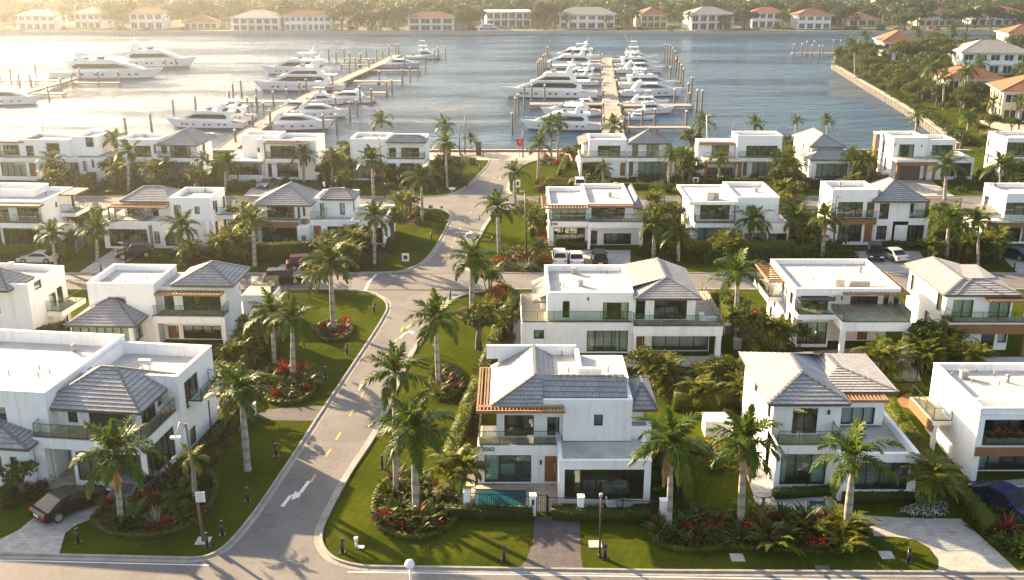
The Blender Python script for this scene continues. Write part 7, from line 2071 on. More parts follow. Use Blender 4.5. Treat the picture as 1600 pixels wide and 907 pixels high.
def offs(pts, w):
    """left and right edges in pixels at half width w metres around a centre line"""
    P = PX(pts, -.05); Lp = []; Rp = []
    for i, p in enumerate(P):
        a = P[max(i - 1, 0)]; c = P[min(i + 1, len(P) - 1)]; d = Vector((c[0] - a[0], c[1] - a[1])); d.normalize(); Lp.append((p[0] - d.y * w, p[1] + d.x * w)); Rp.append((p[0] + d.y * w, p[1] - d.x * w))
    return Lp, Rp
_PX = PX
def pier_c(pts, w, label):
    global PX
    Lp, Rp = offs(pts, w); PX = lambda l, z=0: l
    pier('pier', Lp, Rp, label); PX = _PX
pier_c([(345, 240), (390, 207), (433, 178), (482, 150), (550, 118), (594, 99), (620, 86)], 1.9, 'long timber left pier running diagonally out past the white yachts')
pier_c([(10, 150), (34, 146), (75, 134), (116, 122)], 1.5, 'short pier in the glare at the far left')
FINGERS = [((828, 163), (942, 161), 'finger pier below the largest yacht of the right pier'), ((868, 95), (941, 94), 'finger pier near the far end left of the right pier'), ((858, 122), (941, 122), 'finger pier in the middle left of the right pier'),
 ((970, 163), (1081, 165), 'finger pier in the middle right of the right pier'), ((976, 198), (1078, 199), 'finger pier nearest the houses right of the right pier'), ((966, 128), (1062, 128), 'finger pier behind the dark windowed cruiser'),
 ((358, 159), (462, 157), 'finger pier left of the left pier'), ((538, 92), (606, 92), 'outermost finger pier left of the left pier'), ((533, 101), (590, 101), 'second finger pier left of the left pier'), ((580, 110), (656, 110), 'finger pier below the grey cruiser'),
 ((552, 127), (629, 126), 'finger pier in the middle right of the left pier'), ((520, 145), (605, 144), 'third finger pier right of the left pier'), ((0, 126), (113, 125), 'finger pier crossing the far left pier'), ((116, 129), (187, 129), 'finger pier under the long yacht in the glare'), ((34, 145), (100, 146), 'finger pier nearest the viewer in the glare'),
 ((1237, 83), (1306, 83), 'small timber jetty with white capped piles off the peninsula tip')]
for a, b, lb in FINGERS:
    p, q = G(*a, -.2), G(*b, -.2); w = .9 if a[0] < 1200 else 1.4; m = MB(); m.box(p[0], q[0], min(p[1], q[1]) - w, max(p[1], q[1]) + w, -.5, -.2)
    for t in lerp_line(p, q, 5): m.box(t[0] - .14, t[0] + .14, t[1] - w - .15, t[1] - w + .1, -3, -.22); m.box(t[0] - .14, t[0] + .14, t[1] + w - .1, t[1] + w + .15, -3, -.22)
    tag(m.build('finger_pier', 'dock_wood'), lb, 'pier', 'finger piers of the marina')
# mooring piles
pm = MB(); pm.tube([(0, 0, -1.5), (0, 0, 1)], [.27, .24], 9); PILE = pm.build('mooring_pile', 'pile_wood'); cm = MB(); cm.tube([(0, 0, 0), (0, 0, .12), (0, 0, .34)], [.31, .31, .05], 9); CAP = cm.build('pile_cap', 'white_paint')
PM, CM = PILE.data, CAP.data; bpy.data.objects.remove(PILE); bpy.data.objects.remove(CAP)
def pile(px, py, h, label, cap='white_paint'):
    x, y = G(px, py, WZ); root = thing('mooring_pile', label, 'pile', (x, y, WZ), 0, label.replace('timber mooring pile', 'timber mooring piles'))
    a = link('post', PM, root); a.scale = (1, 1, h); c = link('cap', CM, root); c.location = (0, 0, h)
R_ = 'white capped timber mooring pile '
PILES = {
 R_ + 'in the row right of the right pier': ([(1038, 91), (1042, 95), (1046, 99), (1050, 103), (1053, 109), (1060, 121), (1064, 127), (1067, 134), (1074.5, 161), (1080, 150), (1088, 175), (1095.5, 182)], 5.6),
 R_ + 'in the row left of the right pier': ([(859, 85), (855, 100), (852.5, 108), (849, 110), (846, 119), (842.6, 122), (839.6, 124), (861, 117), (830.5, 165), (819, 170), (851, 162), (809.4, 178), (805, 188), (800.5, 210)], 5.2),
 R_ + 'between the berths right of the right pier': ([(1053.6, 162), (1077, 165), (1003, 198), (1022.7, 198), (1072, 198), (983, 204), (1047, 122)], 3.6),
 R_ + 'beside the left pier': ([(538, 94), (547, 100), (525.5, 98), (514, 96), (546, 113), (556, 110), (564, 104), (573, 94), (589, 97), (598, 96), (608, 89), (619, 85), (623, 85), (632, 110), (641, 127), (653, 118), (665, 110), (678.5, 97), (685, 94), (696.6, 93), (593, 132), (628.6, 134), (612.7, 147), (604, 151), (581, 166), (563, 164), (558.5, 182), (547, 191), (525, 177), (506, 211), (526.6, 211), (483, 181), (469, 151), (479, 147), (449, 162), (428, 172), (413, 187), (402, 166), (388, 181), (396, 206), (423.5, 206), (612, 104), (577, 112), (520, 141)], 4.2),
 R_ + 'standing in the glare on the left': ([(359, 165), (365, 154), (378, 154), (401.6, 177), (306.5, 177), (237.5, 209), (198, 217), (271.6, 180), (329, 199), (369, 232), (57, 122), (1, 125), (18, 131), (31.5, 139), (48.5, 136), (51, 144), (77.5, 161), (97, 149), (114, 139), (126, 126), (155, 136), (186, 133.5), (260, 115), (276, 110), (217, 102)], 4.2),
 R_ + 'on the small peninsula jetty': ([(1240, 88), (1252, 89), (1260, 84), (1267, 92), (1271, 83), (1279, 92), (1285, 89), (1301, 84), (1313, 80)], 4.6),
}
for lb, (pts, hh) in PILES.items():
    for p in pts: pile(p[0], p[1], hh * random.uniform(.85, 1.12), lb)
x, y = G(1056.5, 114, WZ); m = MB(); m.tube([(x, y, WZ - 1), (x, y, WZ + 5.6)], .3, 8, 0); m.tube([(x, y, WZ + 3.6), (x, y, WZ + 5.0)], .42, 10, 1); tag(m.build('marked_pile', ['pile_wood', 'sign_red']), 'timber pile with an orange red band in the row right of the right pier', 'pile')
# gear along the right pier: dock boxes, water posts, cleated lines
for i in range(26):
    t = random.uniform(0, 1); py = 92 + 120 * t ** 1.3; sd = i % 2; px = (941 + .01 * (py - 90) if not sd else 956 + (py - 90) * .155)
    x, y = G(px + (2.2 if not sd else -2.2), py, -.05); m = MB(); m.box(x - .35, x + .35, y - .5, y + .5, -.045, .45); m.box(x - .4, x + .4, y - .55, y + .55, .452, .53)
    tag(m.build('dock_box', 'white_paint' if i % 3 else 'grey_metal'), 'small storage box at the edge of the right pier deck', 'dock box', 'storage boxes along the right pier')
for px, py in ((941, 97), (957, 105), (941, 116), (960, 122), (941, 136), (963, 140), (942, 158), (967, 160), (942, 178), (971, 180), (943, 200), (975, 202)):
    pile(px, py, 2.6, 'dark timber pile with white top against the right pier deck edge')
# ---------------------------------------------------------------- cars
def make_car(kind, paint):
    suv = kind == 'suv'
    root = thing('parked_car', 'x', 'car')
    W = .93
    b = MB(); wf = lambda x: W * (1 - .10 * (abs(x) / 2.3) ** 4)
    hb = .98 if suv else .86; gb = .30 if suv else .22
    body(b, [(-2.28, gb + .1), (-2.3, hb - .15), (-2.15, hb), (1.0, hb - .01), (2.05, hb - .18), (2.3, hb - .38), (2.28, gb + .08), (1.95, gb), (-1.95, gb)], wf, .10, .6)
    o = b.build('body', paint, root); mod = o.modifiers.new('bevel', 'BEVEL'); mod.width = .1; mod.segments = 4; mod.limit_method = 'ANGLE'
    for p in o.data.polygons: p.use_smooth = True
    g = MB(); zt = 1.72 if suv else 1.42
    rp = [(-2.05, hb - .02), (-1.75, zt - .04), (-.2, zt), (.35, zt - .03), (1.15, hb - .02)] if suv else [(-2.0, hb - .03), (-1.0, zt - .08), (-.4, zt), (.2, zt - .02), (1.3, hb - .05)]
    wg = lambda x: W * .93
    body(g, rp, wg, .28, hb); r = g.build('cabin_shell', paint, root); mod = r.modifiers.new('bevel', 'BEVEL'); mod.width = .05; mod.segments = 2
    w = MB()
    def sc(p, k=.0): return p
    cx = sum(p[0] for p in rp) / len(rp); zb = hb + .05
    if suv: glass_side(w, [(-1.72, zb), (-1.58, zt - .16), (.25, zt - .14), (.88, zb)], wg, .28, hb, .012)
    else: glass_side(w, [(-1.5, zb), (-.95, zt - .17), (.15, zt - .12), (.98, zb)], wg, .28, hb, .012)
    w.build('side_window', 'car_glass', root)
    def scr(a, c, nm):
        q = MB(); n = Vector((c[1] - a[1], 0, a[0] - c[0])).normalized() * .012
        if n.z < 0: n = -n
        ya = wg(0) - .28 * (a[1] - hb) - .10; yc = wg(0) - .28 * (c[1] - hb) - .08
        q.poly([(a[0] + n.x, -ya, a[1] + n.z), (a[0] + n.x, ya, a[1] + n.z), (c[0] + n.x, yc, c[1] + n.z), (c[0] + n.x, -yc, c[1] + n.z)]); q.build(nm, 'car_glass', root)
    lp = lambda p, q, t: (p[0] + (q[0] - p[0]) * t, p[1] + (q[1] - p[1]) * t)
    scr(lp(rp[-1], rp[-2], .12), lp(rp[-1], rp[-2], .92), 'windscreen'); scr(lp(rp[0], rp[1], .18), lp(rp[0], rp[1], .92), 'rear_window')
    for x in (-1.38, 1.42):
        for sd in (-1, 1):
            t = MB(); R = .355 if not suv else .38; t.tube([(0, -.11, 0), (0, .11, 0)], R, 20); wh = t.build('wheel', 'tyre_rubber', root); wh.location = (x, sd * (W - .08), R)
            d = MB(); d.tube([(0, sd * .112, 0), (0, sd * .125, 0)], R * .66, 14); d.tube([(0, sd * .126, 0), (0, sd * .14, 0)], R * .18, 8); d.build('rim', 'rim_alloy', wh)
    for sd in (-1, 1):
        h_ = MB(); h_.box(2.14, 2.305, sd * .62 - .2, sd * .62 + .2, hb - .36, hb - .22); h_.build('headlight', 'lamp_clear', root)
        k = MB(); k.box(-2.31, -2.18, sd * .66 - .2, sd * .66 + .2, hb - .26, hb - .12); k.build('tail_light', 'lamp_red', root)
        e = MB(); e.box(.72, .9, sd * 1.0 - .1, sd * 1.0 + .1, hb + .02, hb + .15); e.build('wing_mirror', paint, root)
    n_ = MB(); n_.box(-2.325, -2.29, -.26, .26, .52, .66); n_.build('number_plate', 'number_plate', root)
    gr = MB(); gr.box(2.24, 2.312, -.45, .45, .42, .58); gr.build('grille', 'dark_metal', root)
    return root
CP = {}
def car(kind, paint, px, py, head, label, s_=1.0):
    """car at ground pixel, nose heading (degrees, 0 = right, 90 = away)"""
    x, y = G(px, py); k = (kind, paint)
    if k not in CP: o = CP[k] = make_car(kind, paint); o.location = (x, y, .03); o.rotation_euler = (0, 0, radians(head)); o.scale = (s_,) * 3; o['label'] = label; o['group'] = 'cars parked at the houses'
    else: o = dup(CP[k], (x, y, .03), radians(head), s_, label, 'cars parked at the houses')
car('sedan', 'black_paint', 113, 796, 52, 'black sedan on the pale stone driveway at the front left', 1.08)
car('sedan', 'grey_paint', 216, 770, 75, 'dark car mostly hidden behind the front left palm and shrubs')
car('sedan', 'blue_paint', 1572, 797, -62, 'dark blue sedan beside the pool at the right frame edge', 1.1)
car('sedan', 'silver_paint', 60, 410, 180, 'silver sedan parked before the tall hedge at the left', 1.0)
car('suv', 'black_paint', 211, 402, 200, 'dark car on the drive of the timber terrace house')
car('sedan', 'grey_paint', 419, 292, 255, 'grey sedan on the short drive before the orange pergola house')
car('suv', 'red_paint', 478, 420, 12, 'dark red car partly under the palm by the tall hedge')
car('suv', 'black_paint', 443, 442, 8, 'black van like car beside the pergola house fence', .98)
car('suv', 'white_paint_car', 874, 410, 90, 'white sport utility car, leftmost of the three by the slatted corner house')
car('sedan', 'white_paint_car', 899.5, 410, 90, 'white car in the middle of the three by the slatted corner house')
car('suv', 'black_paint', 936, 411, 90, 'black car on the right of the three by the slatted corner house')
car('suv', 'black_paint', 1367, 403, 255, 'black car, left one of the pair on the right court')
car('sedan', 'silver_paint', 1393, 404, 105, 'silver car, right one of the pair on the right court')
car('sedan', 'blue_paint', 1582, 403, 125, 'bright blue car on the drive at the right edge')
car('suv', 'white_paint_car', 905, 293, 90, 'white car behind the roof of the slatted corner house')
car('suv', 'white_paint_car', 338, 616, 175, 'white van like car half hidden behind the big left house', 1.0)

# ---------------------------------------------------------------- lamps, signs, bollards, fences
def post_lamp(base, top, label, arm=None, mat='bronze_metal', r=.08, head='box', wood=False):
    x, y = G(*base); xt, zt = FX(top[0], top[1], y)
    root = thing('street_lamp', label, 'street lamp', (x, y, 0)); b = MB()
    dx = xt - x
    b.tube([(0, 0, 0), (dx * .5, 0, zt * .5), (dx, 0, zt)], [r * 1.25, r, r * .8], 8)
    if not wood: b.tube([(0, 0, 0), (0, 0, .25)], r * 2, 8)
    b.build('pole', mat, root)
    if wood: c = MB(); c.box(-.45, .45, -.45, .45, 0, .06); c.build('footing', 'concrete', root)
    hd = MB(); ex, ez = dx, zt
    if arm:
        ax, az = FX(arm[0], arm[1], y); ax -= x
        a = MB(); a.tube([(dx, 0, zt - .3), ((dx * .5 + ax * .5), 0, max(zt, az) + .1), (ax, 0, az)], r * .45, 6); a.build('arm', 'grey_metal' if wood else mat, root); ex, ez = ax, az
    if head == 'globe': hd.rings([[(ex + rr * cos(q), rr * sin(q), ez + zz) for q in np.linspace(0, 6.28, 13)[:-1]] for rr, zz in ((.02, -.3), (.22, -.2), (.3, 0), (.22, .2), (.02, .3))])
    elif head == 'cap': hd.tube([(ex, 0, ez - .05), (ex, 0, ez + .2)], .11, 8)
    else: hd.box(ex - .32, ex + .32, -.13, .13, ez - .1, ez + .02); hd.box(ex - .28, ex + .28, -.1, .1, ez - .13, ez - .102)
    hd.build('lamp_head', 'white_paint' if head == 'globe' or wood else 'grey_metal', root)
    return root
p0 = post_lamp((318, 846), (290, 662), 'leaning brown timber lamp post with a white notice at the front left corner', (274, 683), 'pile_wood', .095, wood=True)
x, y = G(318, 846); xs, zs = FX(314.5, 774, y); sg = MB(); sg.box(xs - x - .3, xs - x + .3, -.25, -.21, zs - .36, zs + .36); so = sg.build('notice', 'sign_white', p0)
bars = MB()
for i, (w0, w1) in enumerate(((-.2, .2), (-.22, .1), (-.2, .22), (-.22, .16))): bars.box(xs - x + w0, xs - x + w1, -.262, -.252, zs + .2 - i * .15, zs + .25 - i * .15)
bars.build('notice_lines', 'grey_metal', so)
for base, top, lb, kw in (
  ((937, 871), (939, 776), 'thin brown lamp post on the front lawn right of the brick path', dict(r=.06, head='cap')),
  ((644, 950), (640, 882), 'white lamp with a round head rising at the bottom frame edge', dict(mat='white_paint', r=.07, head='globe')),
  ((823.5, 420), (820.5, 299), 'tall dark lamp post left of the slatted corner house', dict(arm=(816, 299), r=.09)),
  ((1302, 404), (1306, 307), 'tall brown lamp post at the hedge left of the court', dict(arm=(1310, 307), r=.09)),
  ((197, 412), (192, 367), 'brown lamp post beside the dark car of the timber terrace house', dict(arm=(189, 379), r=.1)),
  ((601, 311), (592, 216), 'slender lamp post with a curved arm before the loggia waterfront house', dict(arm=(584, 212), r=.08)),
  ((718.5, 241), (717.5, 195), 'shorter grey lamp post at the promenade corner', dict(r=.1)),
  ((726.5, 241), (726.5, 178), 'taller grey lamp post at the promenade corner', dict(r=.09)),
  ((1148, 240), (1147, 188), 'thin lamp post behind the timber porch house', dict(r=.09, arm=(1150, 188))),
  ((1105, 238), (1104, 180), 'white lamp post by the waterside palm near the timber porch house', dict(r=.1, mat='white_paint', arm=(1110, 180))),
  ((67, 232), (67, 184), 'thin lamp post by the water in the left glare', dict(r=.1, arm=(71, 184))),
  ((817, 246), (817.5, 201), 'lamp post carrying the red sign at the promenade', dict(r=.1, arm=(815, 202))),
  ):
    post_lamp(base, top, lb, **kw)
def sign(base, top, w, h_, label, face='sign_white', mark='sign_black', square=True, kind=0):
    x, y = G(*base); _, zt = FX(top[0], top[1], y); root = thing('road_sign', label, 'sign', (x, y, 0)); b = MB()
    b.tube([(0, 0, 0), (0, 0, zt)], .05, 6); b.build('post', 'white_paint' if kind == 2 else 'bronze_metal', root)
    p = MB(); p.box(-w / 2, w / 2, -.1, -.06, zt - h_, zt); pl = p.build('plate', face, root)
    if kind == 0:
        m = MB(); m.poly([(-w * .25, -.104, zt - h_ * .75), (w * .25, -.104, zt - h_ * .75), (w * .25, -.104, zt - h_ * .35), (0, -.104, zt - h_ * .2), (-w * .25, -.104, zt - h_ * .35)]); m.build('emblem', mark, pl)
    elif kind == 1:
        m = MB(); m.bar((w * .05, -.11, zt - h_ * .15), (w * .05, -.11, zt - h_ * .5), .12, .01); m.bar((-w * .3, -.11, zt - h_ * .5), (w * .05, -.11, zt - h_ * .5), .1, .01); m.bar((w * .05, -.11, zt - h_ * .5), (w * .28, -.11, zt - h_ * .9), .12, .01); m.build('emblem', mark, pl)
sign((634, 413), (634, 396), .9, 1.0, 'white square sign with a dark emblem on the corner lawn below the middle junction')
sign((691, 348), (691, 321), .6, .55, 'tall white topped sign post on the corner lawn by the upper junction')
sign((673, 330), (673, 320), .7, .7, 'short sign at the edge of the dark corner bed by the upper junction')
sign((809, 305), (809, 281), .8, 1.2, 'white sign with black marks half behind the upper junction palm')
sign((1086.5, 291), (1086.5, 277), 1.0, .9, 'small pale sign by the street hedge before the timber porch house')
sign((706.5, 304), (706.5, 293), 1.0, .35, 'low white T shaped post on the lawn corner by the promenade road', kind=2)
sign((812, 247), (810.5, 217), 1.2, 1.3, 'red square sign with a white mark at the promenade edge', 'sign_red', 'sign_white', kind=1)
x, y = G(748, 243); m = MB(); m.box(x - .5, x + .5, y - .1, y + .1, .1, 2.6); m.box(x - .45, x + .45, y - .3, y + .3, 0, 1.0); tag(m.build('notice_board', 'bark'), 'dark upright board by the water at the promenade', 'board')
def bollard_mesh():
    b = MB(); b.tube([(0, 0, 0), (0, 0, .85)], .1, 10); b.tube([(0, 0, .86), (0, 0, 1.0)], .105, 10); b.box(-.2, .2, -.2, .2, 0, .04); return b
BM = bollard_mesh().build('bollard_light', 'dark_metal'); BMd = BM.data; bpy.data.objects.remove(BM)
BOL = [(122, 848, 'by the curve of the front left driveway'), (387, 783, 'on the front left lawn near the road kerb'), (347.5, 836, 'at the front left road corner'), (324, 855, 'in front of the brown timber lamp post'), (431.5, 713, 'on the left lawn below the brick side path'),
 (597, 732, 'on the lawn left of the twin palms'), (535, 864, 'at the front corner lawn right of the road mouth'), (787.5, 876, 'on the front lawn left of the brick path'), (945.5, 873, 'beside the thin brown lamp post'), (1419, 879, 'on the lawn island by the right driveway'),
 (509, 590, 'lowest of three along the road on the left lawn'), (542.5, 553.6, 'middle of three along the road on the left lawn'), (584.6, 489, 'topmost of three along the road on the left lawn'), (679, 552, 'behind the trunk of the palm right of the road'), (703.6, 468.6, 'at the kerb right of the middle junction'),
 (655.7, 405.6, 'at the kerb below the middle house row'), (674, 374, 'on the dark lawn by the middle road'), (741, 276, 'second from the bottom on the lawn by the promenade road'), (730, 291.5, 'lowest on the lawn by the promenade road'), (750, 266, 'third on the lawn by the promenade road'), (755, 244.5, 'at the mouth of the promenade road'), (769.6, 380, 'on the lawn right of the upper arrow'),
 (158.5, 427, 'at the street edge left of the pergola house'), (98, 421, 'behind the silver car'), (1584, 424, 'at the street edge by the blue car drive'), (1384, 302, 'on the wide paved drive edge')]
for px, py, w in BOL:
    o = link('bollard_light', BMd); x, y = G(px, py); o.location = (x, y, 0); o.scale = (1.05, 1.05, 1.05); tag(o, 'dark bollard light ' + w, 'bollard', 'bollard lights on the lawns')
x, y = G(557, 856); m = MB(); m.tube([(x, y, 0), (x, y, .5)], .08, 8); m.tube([(x, y, .5), (x, y, .75)], .14, 10); m.box(x + .1, x + .5, y - .15, y + .15, 0, .08); tag(m.build('hydrant', 'white_paint'), 'small pale hydrant on the front corner lawn', 'hydrant')
def fence(px, h_, label, mat='dark_metal', step=.14, name='metal_fence'):
    P = PX(px); b = MB(); p = MB(); root = thing(name, label, 'fence', (P[0][0], P[0][1], 0)); o = (P[0][0], P[0][1], 0)
    for a, c in zip(P[:-1], P[1:]):
        L = hypot(c[0] - a[0], c[1] - a[1]); n = max(1, int(L / step))
        for z in (h_ - .02, .15): b.bar((a[0], a[1], z), (c[0], c[1], z), .04)
        for i in range(n + 1):
            t = i / n; x, y = a[0] + (c[0] - a[0]) * t, a[1] + (c[1] - a[1]) * t; b.box(x - .013, x + .013, y - .013, y + .013, .05, h_ - .04)
        k = max(1, int(L / 2.2))
        for i in range(k + 1):
            t = i / k; x, y = a[0] + (c[0] - a[0]) * t, a[1] + (c[1] - a[1]) * t; p.box(x - .05, x + .05, y - .05, y + .05, 0, h_ + .1)
    b.build('railing', mat, root, o); p.build('post', mat, root, o)
fence([(690, 790), (726, 795)], 1.3, 'dark metal fence left of the first white gate pillar')
fence([(733, 797), (829, 802)], 1.3, 'dark metal fence in front of the teal lap pool')
fence([(856, 804), (905, 805)], 1.3, 'dark metal fence right of the garden gate')
fence([(910, 805), (1035, 811)], 1.3, 'dark metal fence along the numbered house lawn up to the palm')
fence([(838, 803), (854, 804)], 1.45, 'dark garden gate at the head of the brick path', 'bronze_metal', .12, 'garden_gate')
for p, l in (((729.5, 798), 'left white gate pillar at the pool fence'), ((832.6, 804), 'white pillar left of the garden gate with a small dark lamp'), ((907, 806), 'white pillar between the two front fences'), ((1035, 812), 'last white pillar beside the front right palm')):
    x, y = G(*p); m = MB(); m.box(x - .21, x + .21, y - .21, y + .21, 0, 1.45); m.box(x - .25, x + .25, y - .25, y + .25, 1.452, 1.53); o = m.build('gate_pillar', 'stucco'); tag(o, l, 'pillar')
    if 'small dark lamp' in l: q = MB(); q.box(x - .08, x + .08, y - .25, y - .212, .85, 1.25); q.build('pillar_lamp', 'dark_metal', o)
fence([(1375, 595), (1432, 595)], 1.3, 'dark fence below the turquoise pool')
fence([(104, 456), (148, 456)], 1.4, 'street fence left of the pergola house'); fence([(418, 470), (485, 468)], 1.4, 'street fence right of the pergola house')
fence([(345, 705), (385, 645)], 1.4, 'dark side fence on the slope right of the big left house'); fence([(395, 565), (432, 500)], 1.4, 'dark side fence of the pergola house')
fence([(25, 600), (108, 515)], 1.4, 'dark fence between the two left second row houses'); fence([(1010, 325), (1065, 325)], 1.5, 'dark street fence left of the teal blind house', 'bronze_metal')
fence([(1450, 325), (1500, 325)], 1.4, 'street fence right of the hip roofed court house'); fence([(120, 395), (165, 355)], 1.4, 'pale side fence between the left third row houses', 'grey_metal', .3)
fence([(1058, 800), (1050, 700)], 1.5, 'dark fence behind the tall hedge right of the numbered house'); fence([(1452, 395), (1475, 375)], 1.4, 'short dark fence right of the court')
fence([(497, 248), (532, 248)], 1.3, 'dark waterfront railing right of the orange pergola house', 'bronze_metal', .5)
# timber gate, arbour, equipment
x, y = G(305, 668); m = MB()
for i in range(8): m.box(x - 1.0 + i * .27, x - .8 + i * .27, y - .05, y + .05, .1, 2.2)
m.box(x - 1.05, x + 1.15, y + .055, y + .12, 1.8, 1.95); m.box(x - 1.05, x + 1.15, y + .055, y + .12, .4, .55); m.box(x - 1.15, x - 1.02, y - .08, y + .08, 0, 2.4); m.box(x + 1.16, x + 1.3, y - .08, y + .08, 0, 2.4)
tag(m.build('timber_gate', 'dark_slats'), 'dark slatted timber gate at the side of the big left house', 'gate')
(x, y), (x2, y2) = G(1157, 636), G(1168, 660); m = MB(); zt = 2.5
for a, b in ((x, y), (x2, y2)): m.box(a - .12, a + .12, b - .12, b + .12, 0, zt)
m.bar((x, y, zt + .12), (x2, y2, zt + .12), .24, .24); tag(m.build('arbour', 'pergola_wood'), 'orange timber arbour frame beside the stepped roof house', 'arbour')
x, y = G(1121, 678); m = MB(); m.box(x - 1.1, x + 1.1, y - .6, y + .9, 0, 1.3); m.box(x - 1.2, x + 1.2, y - .7, y + 1.0, 1.302, 1.4); tag(m.build('equipment_box', 'white_paint'), 'white equipment box by the yellow green bed', 'box')
for p, l in (((1137, 522), 'grey cabinet on the narrow lawn right of the glass terraced house'), ((1152, 545), 'small grey unit at the end of the narrow lawn'), ((1126, 582), 'white unit beside the clump palm behind the numbered house'), ((393, 648), 'small white box beside the brick side path'), ((283, 690), 'pale air unit behind the brown lamp post')):
    x, y = G(*p); m = MB(); m.box(x - .35, x + .35, y - .3, y + .3, 0, .95); m.box(x - .38, x + .38, y - .33, y + .33, .952, 1.0); m.box(x - .25, x + .25, y - .32, y - .302, .2, .8); tag(m.build('utility_cabinet', 'white_paint' if 'white' in l else 'grey_metal'), l, 'cabinet')
x, y = G(1085, 628); m = MB(); m.box(x - 1.0, x + 1.0, y - .45, y + .45, .68, .76)
for i in (-.9, .9):
    for j in (-.35, .35): m.box(x + i - .05, x + i + .05, y + j - .05, y + j + .05, 0, .68)
tag(m.build('garden_table', 'wood_cladding'), 'brown garden table before the back hedge of the right lawn', 'table')
x, y = G(955, 800); m = MB(); m.box(x - .35, x + .35, y - .35, y + .35, .25, .42); m.box(x - .38, x - .3, y - .35, y + .35, .42, 1.0); m.box(x - .35, x + .35, y + .28, y + .36, .42, .75); m.box(x - .35, x + .35, y - .36, y - .28, .42, .62)
for i in (-.3, .3):
    for j in (-.3, .3): m.box(x + i - .03, x + i + .03, y + j - .03, y + j + .03, 0, .25)
tag(m.build('patio_chair', 'white_paint'), 'white patio chair behind the front fence', 'chair')
x, y = G(975, 801); m = MB(); m.tube([(x, y, .7), (x, y, .76)], .6, 18); m.tube([(x, y, 0), (x, y, .7)], .06, 8); m.tube([(x, y, 0), (x, y, .04)], .3, 12); tag(m.build('patio_table', 'grey_metal'), 'round grey patio table behind the front fence', 'table')
# timber deck with a stack of logs and table between the two right houses
x, y = G(1290, 640); m = MB()
tag(sheet('pool_terrace', PX([(1392, 632), (1420, 612), (1432, 625), (1425, 640)]), .02, 'pergola_wood'), kind='structure')
# ---------------------------------------------------------------- far shore and peninsula
FH = []
def far_house(px0, px1, py, storeys, roof, label, wall='stucco', cols=6, depth=14, rz=0.0, flat=False, arcade=False, name='mansion', hgt=3.4, left_win=0):
    p = G(px0, py); q = G(px1, py); w = hypot(q[0] - p[0], q[1] - p[1]); H = storeys * hgt
    FH.append((p[0], p[1], w))
    root = thing(name, label, 'house', (p[0], p[1], 0), radians(rz)); wl = MB(); hs = []
    def win(u0, u1, z0, z1):
        hs.append((u0, z0, u1, z1)); f = MB(); k = .14
        f.box(u0, u1, .12, .2, z0, z0 + k); f.box(u0, u1, .12, .2, z1 - k, z1); f.box(u0, u0 + k, .121, .2, z0 + k, z1 - k); f.box(u1 - k, u1, .121, .2, z0 + k, z1 - k); f.box((u0 + u1) / 2 - .06, (u0 + u1) / 2 + .06, .121, .2, z0 + k, z1 - k)
        o = f.build('window', 'white_paint', root); g = MB(); g.poly([(u0, .22, z0), (u1, .22, z0), (u1, .22, z1), (u0, .22, z1)]); g.build('pane', 'far_glass', o)
    for s_ in range(storeys):
        for c in range(cols):
            u = w * (c + .5) / cols; ww = w / cols * (.36 if not arcade else .40)
            z0 = s_ * hgt + (.15 if (s_ == 0 or arcade) else .8); win(u - ww, u + ww, z0, s_ * hgt + hgt - .65)
    wl.wall('y', 0, -1, 0, w, 0, H, hs, .3); wl.wall('x', 0, -1, 0, depth, 0, H); wl.wall('x', w, 1, 0, depth, 0, H); wl.wall('y', depth, 1, 0, w, 0, H)
    wl.poly([(0, 0, H - .02), (w, 0, H - .02), (w, depth, H - .02), (0, depth, H - .02)])
    if storeys > 1: wl.box(-.15, w + .15, -.35, -.003, hgt - .35, hgt - .1)
    wl.build('wall', wall, root)
    if left_win:
        m = MB()
        for i in range(left_win):
            for s_ in range(storeys): y = depth * (i + .5) / left_win; m.box(-.04, -.003, y - .6, y + .6, s_ * hgt + .9, s_ * hgt + 2.6)
        m.build('side_window', 'far_glass', root)
    if arcade:
        c_ = MB()
        for c in range(cols + 1): u = w * c / cols; c_.box(u - .2, u + .2, -2.0, -1.6, 0, H - .3)
        c_.box(-.3, w + .3, -2.1, -.353, hgt - .4, hgt - .12); c_.box(-.3, w + .3, -2.1, -.003, H - .45, H - .03); c_.build('veranda', wall, root)
    if flat:
        b = MB(); b.box(-.5, w + .5, -.6, depth + .3, H, H + .35); b.build('flat_roof', 'white_paint', root)
    else:
        s_ = House.__new__(House); s_.tile = MB(); s_.fas = MB(); s_.w = MB(); y0 = -2.6 if arcade else -1.0
        s_.hip(-1.0, w + 1.0, y0, depth + 1, H, H + min(3.4, (depth + 2) * .20), 'x' if w > depth + 2 else 'y', None, None)
        s_.tile.build('tiled_roof', roof, root); s_.fas.build('roof_fascia', 'white_paint', root)
        if s_.w.f: s_.w.build('gable', wall, root)
    return root
T_, G_ = 'terracotta_tile', 'pale_tile'
